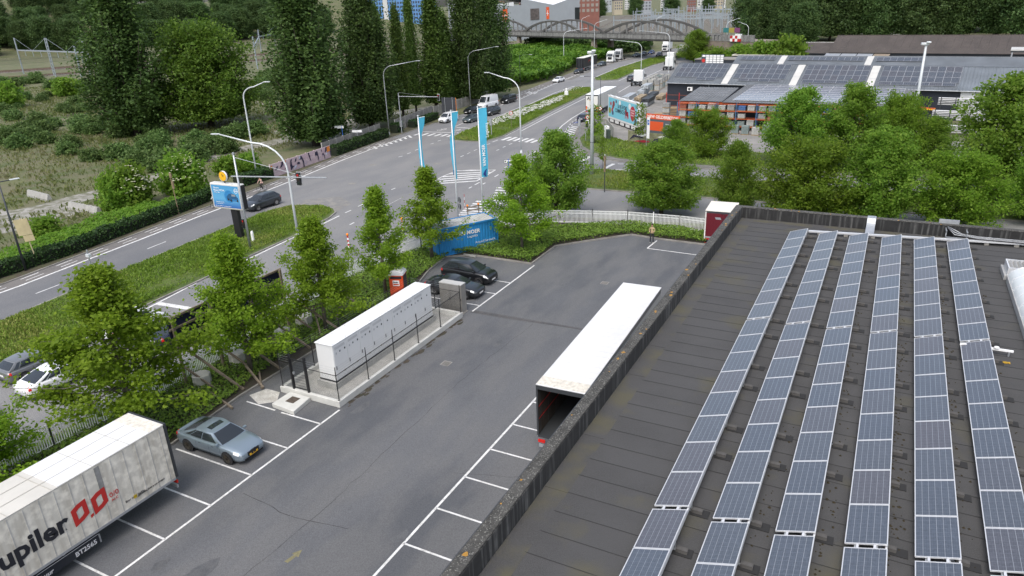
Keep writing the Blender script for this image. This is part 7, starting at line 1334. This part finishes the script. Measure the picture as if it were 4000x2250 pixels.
for x in (0,2.6,5.2): MB().box(x-.05,x+.05,-.05,.05,0,3.4).build('upright', REDP, o)
for z in (.9,1.9,2.9): MB().box(.05,5.15,-.04,.04,z,z+.1).build('beam', mat('rust_red', (.16,.05,.03), .8), o)
for i in range(5):
    k = 3; pallet('pallet of %s left of the blue rack, stack %d' % (LOADS[3][0], i+1) if 0 else ['lowest','second','third','fourth','top'][i]+' pale sack pallet in the column left of the blue rack', -34.0,121.2,i*.86, lm[3 if i % 2 else 0], .66)
# hoardings at the corner
sg = thing('sign_board', 'orange and grey NEW GELDERBETON sign behind the thin sapling', 'sign', (-34.3,111.0,0), math.atan2(-1.9,5.9)); OR2 = mat('sign_orange', (.62,.085,.02), .6); GR2 = mat('sign_grey', (.085,.10,.115), .6)
MB().box(0,6.2,-.05,.05,1.05,4.0).build('panel', GR2, sg); MB().box(0,6.2,-.058,-.052,3.2,4.0).build('header', OR2, sg); MB().box(.15,3.2,-.058,-.052,1.45,2.85).build('photo_field', OR2, sg); text('lettering', 'NEW GELDERBETON', .62, sg, WHITE, plane_m((.22,-.062,3.38),(1,0,0),(0,0,1)), bold=.014, sx=.96)
for j, s in enumerate(('klinkers - tegels','natuursteen - beton','ijzerwaren - hout','www.newgelderbeton.be')): text('lettering', s, .26, sg, WHITE, plane_m((3.6,-.062,2.5-j*.36),(1,0,0),(0,0,1)), sx=.8)
for x in (.6,3.1,5.6): MB().box(x-.07,x+.07,.055,.2,0,3.9).build('post', GREYM, sg)
bb = thing('billboard', 'big light blue food advert billboard with white frame at the depot corner', 'billboard', (-45.6,125.4,0), math.atan2(-9.6,8.9)); BL_ = 12.2; NB = mat('advert_cyan', (.20,.55,.66), .5); WF = mat('billboard_white', (.68,.68,.66), .5)
MB().box(-.3,BL_+.3,-.25,.35,.75,4.75).build('frame', WF, bb, bevel=.03); MB().box(0,BL_,-.262,-.252,1.1,4.45).build('poster', NB, bb); MB().box(-.2,BL_+.2,-.1,.3,0,.74).build('plinth_screen', BLACK, bb)
for k in range(5): MB().box(.8+k*2.3,2.4+k*2.3,-.32,-.26,.25,.7).build('notice_panel', WF, bb)
for k in range(3): x = 1+k*5.5; MB().tube([(x,-.2,4.75),(x,-1.2,5.3),(x+2.2,-1.2,5.3),(x+2.2,-.2,4.8)], .03, 5).build('lamp_bracket', GREYM, bb)
def bt(s, x, z, size, m=INK, **k): text('lettering', s, size, bb, m, plane_m((x*.897,-.27,z),(1,0,0),(0,0,1)), **k)
bt('LA VIE À FOND', 4.6, 3.0, .95, bold=.02, sx=.62); bt('COMMENCE AVEC', 3.4, 2.2, .95, bold=.02, sx=.70); DRD = mat('advert_red', (.45,.03,.05), .5)
def bflat(nm, pts, m, y=-.268): MB().add([(a*.897,y,b) for a, b in pts], [tuple(range(len(pts)))]).build(nm, m, bb)
bflat('printed_balloon', [(11.6+1.15*math.cos(R(a)), 2.95+(1.05 if math.sin(R(a)) > 0 else 1.45)*math.sin(R(a))) for a in range(0,360,24)], DRD)
for j, s in enumerate(('DES PROMOS','POUR PLUS','DE VITALITÉ')): bt(s, 10.75, 3.15-j*.4, .36, WHITE, sx=.72)
bflat('printed_lion', [(8.1,1.6),(8.4,1.6),(8.5,2.1),(8.9,2.1),(9.0,1.55),(9.25,1.55),(9.3,2.1),(9.6,1.7),(9.8,1.75),(9.7,2.5),(9.5,2.9),(8.9,2.75),(8.7,3.1),(8.3,3.2),(8.1,2.8),(8.3,2.5)], DRD)
for cx, cz, r_, m in ((1.2,3.4,.33,DRD),(2.6,3.5,.5,mat('print_berry', (.25,.05,.05), .6)),(2.3,3.0,.4,bpy.data.materials['print_berry']),(3.8,4.0,.3,mat('print_aubergine', (.10,.05,.10), .6)),(5.6,3.95,.42,WHITE),(10.2,3.8,.5,WHITE),(.7,2.2,.55,mat('print_avocado', (.25,.30,.06), .6)),(.75,2.15,.25,mat('print_stone', (.12,.06,.03), .6)),(2.2,1.9,.4,mat('print_plum', (.06,.08,.16), .6)),(12.9,1.6,.45,bpy.data.materials['print_plum']),(1.9,2.4,.35,DRD)): MB().disc((cx*.897,-.267-.001*r_,cz), r_, 12, axis='Y').build('printed_fruit', m, bb)
GW2 = mat('graffiti_olive', (.20,.20,.12), .9, 0, .35, 1.2); w2, L2 = slabwall('white and olive graffiti slab wall below the orange sign', (-36.2,108.2), (-27.0,105.6), 1.7, GW2, 'graffiti_wall')
for pts, m in (([(.02,.2),(.12,.5),(.3,.45),(.26,.6),(.1,.7)],NVY),([(.1,.1),(.3,.3),(.42,.2),(.3,.05)],DRD),([(.15,.55),(.3,.62),(.4,.9),(.2,.85)],WHITE),([(.45,.2),(.6,.3),(.58,.6),(.5,.5)],NVY),([(.62,.1),(.8,.25),(.75,.5),(.66,.35)],REDP),([(.55,.7),(.7,.62),(.85,.9),(.7,.95)],WHITE),([(.8,.3),(.95,.4),(.92,.75),(.84,.6)],NVY)): MB().add([(a*L2,-.0995,b*1.65) for a, b in pts], [tuple(range(len(pts)))]).build('graffiti_shape', m, w2)
slabwall('pale concrete slab wall below the blue billboard', (-43.2,117.4), (-39.2,109.8), 1.8, CONC, 'concrete_fence')
o = thing('utility_cabinet', 'white utility cabinet with dark door at the concrete wall', 'cabinet', (-40.2,109.2,.15), R(-55)); MB().box(-.5,.5,-.3,.3,0,1.9).build('body', WHITE, o, bevel=.02); MB().box(.52,1.5,-.25,.25,0,1.5).build('side_box', mat('box_green', (.05,.07,.06), .6), o, bevel=.02)
o = thing('hanging_banner', 'tall narrow white banner sign with blue P on a pole', 'banner', (-31.9,103.6,.1), R(-30)); MB().tube([(0,0,0),(0,0,4.6)], .04, 6).build('pole', GREYM, o); MB().box(.05,.6,-.02,.02,1.4,4.5).build('board', WHITE, o); MB().box(.12,.53,-.03,-.022,3.4,4.1).build('blue_field', BLUEP, o); text('lettering', 'P', .5, o, WHITE, plane_m((.2,-.034,3.55),(1,0,0),(0,0,1)))
# things on and before the plain hall at the right
TUB = mat('scaffold_tube', (.38,.39,.40), .4, .6)
for j, (x, y, z, n_, lb) in enumerate(((8.5,133.5,3.4,5,'upper left stack of scaffold tubes before the white cladding'),(13.8,132.8,3.3,4,'upper right stack of scaffold tubes before the white cladding'),(7.8,129.5,2.0,5,'middle left stack of scaffold tubes'),(12.4,129,2.0,5,'middle right stack of scaffold tubes'),(7.6,126,.4,5,'lower left stack of scaffold tubes'),(12.2,125.5,.4,5,'lower right stack of scaffold tubes'))):
    o = thing('scaffold_tubes', lb, 'tubes', (x,y,z), HR)
    for k in range(n_):
        for q in range(3): MB().tube([(-2.4,q*.25,k*.24),(2.4,q*.25,k*.24)], .07, 6).build('tube', TUB, o)
    for s in (-2.0,0,2.0): MB().box(s-.05,s+.05,-.15,-.08,-.35 if z < 1 else -z,n_*.24).build('stillage_post', DARKM, o)
o = thing('scaffold_tubes', 'bundle of orange and yellow beams beside the scaffold tubes', 'beams', (4.3,131,2.9), R(-25))
for k in range(6): MB().box(-1.2,1.2,k*.2,k*.2+.16,.0+.05*(k % 2),.16+.05*(k % 2)).build('beam', ROR if k % 2 else YPL, o)
for s in (-.8,.8): MB().box(s-.05,s+.05,.3,.4,-2.9,0).build('stand', DARKM, o)
# dark shed with sponsor board, flat-roofed block, brown-roofed long shed, canopies at the far right
ns = thing('navy_shed', 'low navy shed with a board of white sponsor plates beside the road', 'building', (-50.5,206,0), HR); MB().box(0,26,0,8,0,4.2).build('wall', WALLN, ns); MB().box(-.1,26.1,-.1,8.1,4.202,4.35).build('roof', mat('flat_roof_grey', (.20,.19,.17), .9), ns)
MB().box(2,8.2,-.2,-.05,2.6,5.6).build('board', mat('board_dark', (.05,.07,.09), .6), ns)
for i in range(6):
    for j in range(5):
        if i or j in (0,4): MB().box(2.25+i*1.0,3.1+i*1.0,-.225,-.205,2.75+j*.56,3.2+j*.56).build('sponsor_plate', WHITE, ns)
MB().disc((2.6,-.215,4.0), .5, 10, axis='Y').build('crest', PRED, ns)
fb = thing('flat_block', 'flat-roofed dark block with pale roof edge behind the solar hall', 'building', (-43.5,222,0), HR); MB().box(0,15,0,9,0,3.9).build('wall', WALLN, fb); MB().box(.2,14.8,.2,8.8,3.902,3.95).build('roof', mat('gravel_roof', (.24,.22,.19), .95, 0, .15, .5), fb)
for b in ((-.15,15.15,-.15,.2),(-.15,15.15,8.8,9.15),(-.15,.2,.2,8.8),(14.8,15.15,.2,8.8)): MB().box(b[0],b[1],b[2],b[3],3.96,4.3).build('roof_edge', mat('roof_edge_cream', (.52,.50,.43), .7), fb)
MB().box(9,14.5,-.3,-.2,3.2,4.2).build('name_board', INK, fb); MB().box(9.3,10.4,-.32,-.302,3.5,4.0).build('name_logo', PRED, fb); text('lettering', 'LAWN TRUCKS', .42, fb, WHITE, plane_m((10.7,-.31,3.5),(1,0,0),(0,0,1)), sx=.7) if 0 else None
bs = thing('brown_roof_shed', 'long low shed with weathered brown corrugated roof at the upper right', 'building', (-18.6,231,0), HR-R(4)); MB().box(.1,52,.1,12,0,4.2).build('wall', WALLN, bs)
for k in range(26): MB().add([(k*2,-.3,4.1),(k*2+1.98,-.3,4.1),(k*2+1.98,7.5,8.3),(k*2,7.5,8.3)], [(0,1,2,3)]).build('roof_sheet', TILE, bs)
MB().add([(0,7.5,8.3),(52,7.5,8.3),(52,14,4.5),(0,14,4.5)], [(0,1,2,3)]).build('rear_roof', TILE, bs); MB().box(0,52,7.4,7.6,8.302,8.36).build('ridge_cap', TILE, bs)
MB().add([(-9,.5,3.8),(-.02,.5,3.8),(-.02,6.5,6.4),(-9,6.5,6.4)], [(0,1,2,3)]).build('side_roof', TILE, bs); MB().box(-8.9,0,.8,10,0,3.7).build('side_wall', WALLN, bs); MB().box(-9,-.02,6.4,6.6,6.4,6.47).build('ridge_trim', WHITE, bs)
for k in range(4): MB().add([(-.5+k*4.2,-2.4,3.3),(3.5+k*4.2,-2.4,3.3),(3.5+k*4.2,-.2,3.9),(-.5+k*4.2,-.2,3.9)], [(0,1,2,3)]).build('awning', GREYM if k < 3 else WOOD, bs); MB().box(-.5+k*4.2,-.4+k*4.2,-2.4,-2.3,0,3.28).build('awning_post', GREYM, bs)
cn = thing('canopy', 'dark grey pitched canopy over red brick stacks at the far right', 'canopy', (11.5,196,0), R(-14)); MB().add([(0,0,3.9),(4,-4,3.4),(17,-1,5.2),(13,5,6.0)], [(0,1,2,3)]).build('roof', mat('canopy_slate', (.075,.085,.09), .8), cn); MB().beam((4,-4,3.28),(17,-1,5.08),.12,.25).build('edge_beam', GREYM, cn); MB().beam((0,0,3.78),(4,-4,3.28),.12,.25).build('edge_beam', GREYM, cn)
for p in ((.2,0,3.8),(4,-3.8,3.3),(16.6,-1,5.1),(12.8,4.8,5.9)): MB().box(p[0]-.12,p[0]+.12,p[1]-.12,p[1]+.12,0,p[2]-.1).build('post', GREYM, cn)
MB().box(1.5,15,1.5,1.8,0,3.4).build('back_wall', mat('old_brick', (.22,.15,.12), .9, 0, .3, 1.5), cn)
for i in range(4): pallet('stack of red bricks under the grey canopy at the far right, %s' % ['left end','second','third','right end'][i], 16.5+i*2.3,193.5-i*.4,0, lm[1], 1.6)
wb = thing('white_hall', 'white wall block with pale flat roof canopy at the right edge', 'building', (27.6,192,0), HR); MB().box(0,24,0,9,0,4.8).build('wall', mat('block_white', (.62,.63,.62), .7, 0, .06, .8), wb); MB().box(-7,22,3,11,6.9,7.15).build('upper_roof', OPALS, wb); MB().box(-7,22,3.1,10.9,6.6,6.88).build('roof_beam', DARKM, wb)
for x in (-6.8,0,7): MB().box(x,x+.3,3.2,3.5,0,6.6).build('post', GREYM, wb)
# ================================================================== arch bridge, railway, far town
BRC = streak_mat('bridge_concrete', (.20,.198,.19), (.085,.083,.08), sx=1.1, sz=.12, lo=.42, hi=.72); BRD = mat('arch_concrete', (.085,.083,.078), .95, 0, .3, .4); BRU = mat('underside_dark', (.05,.048,.045), .95)
br = thing('arch_bridge', 'old concrete arch bridge with stained parapet crossing the road', 'bridge', (-157.9,300,0), math.atan2(-54.4,96.1)); BWD = 11.5
MB().box(-60,112,.15,BWD-.15,6.3,7.0).build('deck', BRU, br); MB().box(-60,112,-.02,.12,6.55,6.95).build('ledge', BRD, br)
for k in range(43): MB().box(-60+k*4,-60+k*4+3.96,-.16,.14,6.96,8.5).build('parapet_slab', BRC, br); MB().box(-60+k*4+1.9,-60+k*4+2.06,-.2,-.165,6.96,8.5).build('pilaster', BRC, br)
MB().box(-60,112,-.25,.2,8.502,8.62).build('parapet_coping', BRD, br); MB().box(-60,112,BWD-.14,BWD+.16,6.96,8.5).build('rear_parapet', BRC, br)
for y in (.5, BWD-.5):
    for s0, s1 in ((-41,3),(11,54.5),(63.5,109)):
        n = 22; vs_ = []; mid, hw = (s0+s1)/2, (s1-s0)/2
        for i in range(n+1):
            u = -1+2*i/n; z = 7.8+5.0*(1-u*u); th = .42+.18*abs(u); vs_ += [(mid+hw*u,y-.35,z-th),(mid+hw*u,y+.35,z-th),(mid+hw*u,y+.35,z+th*.5),(mid+hw*u,y-.35,z+th*.5)]
        MB().add(vs_, [tuple(4*i+a for a in (j,(j+1)%4))+tuple(4*(i+1)+a for a in ((j+1)%4,j)) for i in range(n) for j in range(4)]+[(3,2,1,0),tuple(4*n+a for a in range(4))]).build('arch', BRD, br)
        for i in range(1,12):
            u = -1+2*i/12; z = 7.8+5.0*(1-u*u)
            if z > 9.2: MB().box(mid+hw*u-.22,mid+hw*u+.22,y-.2,y+.2,7.0,z-.35).build('hanger', BRC, br)
for s in (7,59):
    for y in (1.0,BWD-2.2): MB().add([(s-1.3,y-.2,0),(s+1.3,y-.2,0),(s+1.3,y+1.4,0),(s-1.3,y+1.4,0),(s-.9,y,6.3),(s+.9,y,6.3),(s+.9,y+1.2,6.3),(s-.9,y+1.2,6.3)], [(0,1,5,4),(1,2,6,5),(2,3,7,6),(3,0,4,7)]).build('pier', mat('pier_concrete', (.24,.20,.16), .95, 0, .25, .6), br)
MB().box(112,136,-.2,BWD,0,7.0).build('abutment', mat('abutment_brick', (.20,.165,.135), .95, 0, .25, .5), br)
for k in range(6): MB().box(112.1+k*4,116+k*4,-.3,.1,7.002,8.9).build('parapet_slab', BRC, br)
mb = MB()
for k, (a, b) in enumerate(((0,.9),(2,.9),(3.4,.9),(5,1.0),(6.2,.8))): mb.box(114+a*1.3,114.25+a*1.3,-.32,-.31,7.2,8.7); mb.box(114+a*1.3,114+a*1.3+b,-.33,-.321,8.5,8.7)
mb.build('graffiti', INK, br)
tag(lamp('white bow lamp standing on the bridge deck, left', -117,287,7.5,2.6,30, z=7.0), 'bow lamp on the bridge deck behind the second arch', 'street lamp'); tag(lamp('x', -80,267,7.5,2.6,30, z=7.0), 'bow lamp on the bridge deck behind the third arch', 'street lamp'); lamp('bow lamp beyond the right end of the bridge', -54,262,13,3.5,20); lamp('bow lamp over the billboards at the right bridge end', -46,258,12,3.5,160)
o = thing('street_kiosk', 'red and white chequered block on the road at the right bridge end', 'kiosk', (-47.5,236.5,7.0), math.atan2(-54.4,96.1))
for i in range(4):
    for j in range(2): MB().box(i*.95,i*.95+.94,0,.9,j*.85+.02,(j+1)*.85).build('block', (REDP if (i+j) % 2 else WHITE), o)
MB().box(1.9,3.8,0,.9,1.71,2.2).build('upper_block', WHITE, o)
o = thing('poster_board', 'small colourful poster board beyond the right bridge end', 'billboard', (-55,262,7.0), -.4)
for i, m in enumerate((mat('poster_teal', (.03,.16,.16), .6), mat('poster_yellow', (.30,.25,.05), .6), mat('poster_purple', (.17,.05,.13), .6))): MB().box(i*2.2,i*2.2+2.1,-.05,.05,1.4,2.9).build('poster', m, o); MB().box(i*2.2+.2,i*2.2+.4,.06,.2,0,2.8).build('post', GREYM, o)
# railway: tracks, gantries
def track(label, p, q, nsl=0):
    d = Vector((q[0]-p[0], q[1]-p[1])); L = d.length; o = thing('railway_track', label, 'track', (*p,0), math.atan2(d.y,d.x))
    MB().add([(0,-2.2,.02),(L,-2.2,.02),(L,-1.5,.28),(0,-1.5,.28),(0,2.2,.02),(L,2.2,.02),(L,1.5,.28),(0,1.5,.28)], [(0,1,2,3),(3,2,6,7),(7,6,5,4)]).build('ballast', M_BALLAST, o)
    sl_ = MB(); n = int(L/1.2)
    for i in range(n): sl_.box(i*1.2,i*1.2+.3,-1.25,1.25,.26,.36)
    stuff(sl_.build('sleepers', CONCD, o))
    for y in (-.72,.72): MB().box(0,L,y-.05,y+.05,.37,.50).build('rail', mat('rail_rust', (.13,.075,.05), .7, .3), o)
dv = Vector((.553,.833)); nv = Vector((-.833,.553))
for i, (b, lb) in enumerate(((Vector((-312,166)),'railway track nearest the waste ground'),(Vector((-317,169)),'second railway track from the waste ground'),(Vector((-350,185)),'third railway track from the waste ground'),(Vector((-355,188)),'fourth railway track from the waste ground'),(Vector((-360,191)),'railway track nearest the wooded slope'))):
    track(lb, tuple(b-dv*90), tuple(b+dv*230))
GS = mat('gantry_steel', (.34,.38,.41), .5, .4)
def gantry(label, legs, h, beamz, lattice=0, name='railway_gantry'):
    o = thing(name, label, 'gantry', (0,0,0))
    for i, (x, y) in enumerate(legs):
        if i == lattice:
            for s in (-.55,.55): MB().box(x+s-.14,x+s+.14,y-.14,y+.14,0,h).build('lattice_leg', GS, o)
            for k in range(int(h/1.3)): MB().box(x-.41,x+.41,y-.06,y+.06,.9+k*1.3,1.1+k*1.3).build('rung', GS, o)
        else: MB().box(x-.18,x+.18,y-.18,y+.18,0,h).build('leg', GS, o)
    for p, q in zip(legs, legs[1:]):
        MB().beam((*p,beamz),(*q,beamz),.3,.5).build('beam', GS, o); m_ = ((p[0]+q[0])/2,(p[1]+q[1])/2); MB().tube([(*p,h),(*m_,beamz)], .05, 4).build('stay', GS, o); MB().tube([(*q,h),(*m_,beamz)], .05, 4).build('stay', GS, o)
        for u in (.25,.5,.75): c_ = (p[0]+(q[0]-p[0])*u, p[1]+(q[1]-p[1])*u); MB().box(c_[0]-.08,c_[0]+.08,c_[1]-.08,c_[1]+.08,beamz-2.2,beamz-.25).build('dropper', GS, o)
    return o
gantry('steel railway gantry with ladder-like tower left of the huge poplar', [(-330,185),(-296,177.5),(-262,170)], 14.5, 9.6, 1)
gantry('railway gantry post pair close to the huge left poplar', [(-274,181),(-247,157)], 12.5, 8.6, 9); gantry('railway gantry visible right of the bushy tree', [(-325,327),(-302,293),(-224,214)], 12, 8.5, 9)
wr = MB()
for i in range(7):
    for z in (6.0,7.4): b = Vector((-300,160))+nv*(i*9); p, q = b-dv*120, b+dv*260; wr.tube([(p.x,p.y,z),(q.x,q.y,z)], .035, 3)
stuff(wr.build('overhead_wires', DARKM), 'overhead wires above the railway', 'wires')
# railway yard beyond the bridge
struct(MB().sheet([(-260,430),(-120,400),(-60,480),(-40,860),(-420,860)], .02).build('rail_yard', M_BALLAST))
for i in range(9):
    x0 = -205+i*13; track('track in the rail yard beyond the bridge, counted %s from the grey hall' % ['first','second','third','fourth','fifth','sixth','seventh','eighth','ninth'][i], (x0+40,400+i*2), (x0-70,800))
gm = None; rg = random.Random(13); mm_ = MB().box(-.2,.2,-.2,.2,0,11).mesh('mast_leg', GS); bm2 = MB().box(0,16,-.15,.15,8.3,8.8).mesh('cross_beam', GS); dm = MB().box(-.08,.08,-.08,.08,5.6,8.3).mesh('dropper', GS)
for i in range(70):
    y = 395+rg.uniform(0,400); x = -70-(y-395)*.18+rg.uniform(-95,45); o = thing('catenary_mast', 'grey catenary portal in the crowded rail yard beyond the bridge', 'gantry', (x,y,0), R(-20), 'catenary portals of the rail yard'); ob('mast_leg', mm_, o); ob('mast_leg', mm_, o, (16,0,0)); ob('cross_beam', bm2, o); ob('dropper', dm, o, (5,0,0)); ob('dropper', dm, o, (11,0,0))
tag(MB().obox((-133,352,1.5),(34,.4,3.0),R(-18)).build('white_wall', mat('tagged_white', (.55,.53,.49), .9, 0, .2, .4)), 'long white tagged wall beside the rail yard tracks', 'wall')
# far buildings
HGR = mat('hall_grey', (.32,.345,.37), .6, .1, .06, .2); HWH = mat('hall_white', (.70,.71,.72), .6)
fh = thing('exhibition_hall', 'large grey saw-tooth hall with orange banners behind the bridge', 'building', (-205,362,0), math.atan2(46,26.5)); FLN = 56
mb = MB(); pf = [(0,21),(25,18.6),(25.01,22),(47,18.0),(66,22.5)]; v = []
for x, z in pf: v += [(x,0,0),(x,0,z),(x,40,z),(x,40,0)]
mb.add(v, [q for i in range(4) for q in ((4*i,4*(i+1),4*(i+1)+1,4*i+1),(4*i+3,4*i+2,4*(i+1)+2,4*(i+1)+3))]+[(0,1,2,3),(19,18,17,16)]); mb.build('wall', HGR, fh)
for i, (a, b) in enumerate(((0,1),(2,3),(3,4))): MB().add([(pf[a][0],.0,pf[a][1]+.05),(pf[b][0],.0,pf[b][1]+.05),(pf[b][0],40,pf[b][1]+2.2),(pf[a][0],40,pf[a][1]+2.2)], [(0,1,2,3)]).build('roof', HWH, fh)
MB().add([(9,-.05,19.4),(20,-.05,18.2),(20,-.05,20.4)], [(0,1,2)]).build('roof_band', HWH, fh); MB().box(0,4,-.1,0.02,8,19).build('glazing', GLASS, fh); MB().box(62.5,66,-.1,.02,9,16).build('glazing', GLASS, fh)
for x, w_, nm in ((12.5,3.1,1),(42,1.9,2)):
    b = MB().box(x,x+w_,-.2,-.1,10.5,17).build('banner', mat('banner_orange', (.72,.10,.02), .6), fh); k = w_/2.9; MB().box(x+.5*k,x+2.4*k,-.23,-.205,13.2,13.6).box(x+1.1*k,x+1.5*k,-.23,-.205,12.3,15.2).build('logo', WHITE, b); MB().obox((x+.95*k,-.22,14.2),(.35*k,.02,2.0),0,0,(0,.5)).build('logo_stroke', WHITE, b)
MB().box(31,37,-.2,-.1,10.5,16.5).build('photo_poster', mat('poster_dark', (.10,.085,.08), .6, 0, .5, .6), fh)
FWIN = mat('far_window', (.13,.135,.145), .3)
def block(label, x, y, w_, d, h, m, rz, floors, cols, win=FWIN, roof=None, name='building', pitched=0, rm=None):
    o = thing(name, label, 'building', (x,y,0), rz); MB().box(0,w_,0,d,0,h).build('wall', m, o)
    for i in range(floors):
        for j in range(cols): cw = w_/cols; z = h-(i+1)*h/max(1,floors)*.9+.5 if floors else 0; MB().box(j*cw+cw*.2,j*cw+cw*.8,-.12,.02,max(.5,h-(i+1)*3.3),max(1.5,h-(i+1)*3.3+1.9)).build('window', win, o)
    if pitched: MB().add([(-.3,-.3,h),(w_+.3,-.3,h),(w_+.3,d/2,h+pitched),(-.3,d/2,h+pitched),(-.3,d+.3,h),(w_+.3,d+.3,h)], [(0,1,2,3),(3,2,5,4),(0,3,4),(1,5,2)]).build('roof', rm, o)
    else: MB().box(-.2,w_+.2,-.2,d+.2,h+.002,h+.4).build('roof', roof or CONC, o)
    return o
BRK = mat('brick_red', (.20,.085,.065), .9, 0, .15, .3); SLT = mat('slate_roof', (.09,.085,.09), .85, 0, .2, .3); BLW = mat('office_blue', (.10,.24,.48), .5, 0, .1, .2); RTL = mat('tile_red', (.24,.09,.06), .9); CRM = mat('render_cream', (.40,.35,.26), .8); RWH = mat('render_white', (.52,.52,.51), .8)
AZ = math.atan2(46,26.5)
block('red brick hall with tall windows right of the grey hall', -199,480,15,20,22, BRK, .35, 3, 5, mat('pale_window', (.24,.22,.19), .5))
bo = block('blue glass office block above the poplars', -430,552,60,18,32, BLW, .62, 9, 26, mat('office_window', (.05,.07,.11), .2)); MB().box(13,17,-.4,.0,0,33).build('stair_tower', RWH, bo); MB().box(36,38,-.4,.0,0,33).build('stair_tower', mat('render_grey', (.40,.42,.44), .8), bo)
RW = random.Random(17); hb = 'town houses far behind the railway'
for i in range(26):
    az = -39+i*1.75; d = RW.uniform(880,1050); x, y = d*math.sin(R(az)), d*math.cos(R(az)); k = RW.choice(['white','red brick','grey','cream']); m = {'white':RWH,'red brick':BRK,'grey':HGR,'cream':CRM}[k]; w_ = RW.uniform(9,16); h = RW.uniform(9,16)
    block('%s town house with pitched roof far behind the railway' % k, x, y, w_, 10, h, m, -R(az)+RW.uniform(-.3,.3), 3, 4, roof=None, pitched=RW.uniform(3,5), rm=RW.choice([SLT,RTL]), name='town_house')['group'] = hb
for i in range(26):
    az = -52+i*2.6; d = RW.uniform(800,980); tree('wood', d*math.sin(R(az)), d*math.cos(R(az)), RW.uniform(16,24), RW.uniform(7,10), 'distant tree among the town houses', 'woodland_tree', group='distant town trees')
for i in range(30):
    az = -58+i*2.6; d = RW.uniform(1100,1300); h = RW.uniform(16,28); x, y = d*math.sin(R(az)), d*math.cos(R(az)); k = RW.choice(['white','red brick','grey']); block('%s apartment row on the far skyline' % k, x, y, RW.uniform(25,40), 12, h, {'white':RWH,'red brick':BRK,'grey':HGR}[k], -R(az), 5, 8, name='apartment_block')['group'] = 'far skyline blocks'
for i, (x, y, w_, lb) in enumerate(((-18,378,26,'pale shed glimpsed between the trunks behind the brown-roofed shed'),(40,372,30,'white hall glimpsed behind the right-hand tree belt'),(-45,420,30,'white building glimpsed above the trees at the bridge end'))): block(lb, x, y, w_, 12, 7 if i < 2 else 15, RWH, -.1, 1, 8, name='shed')
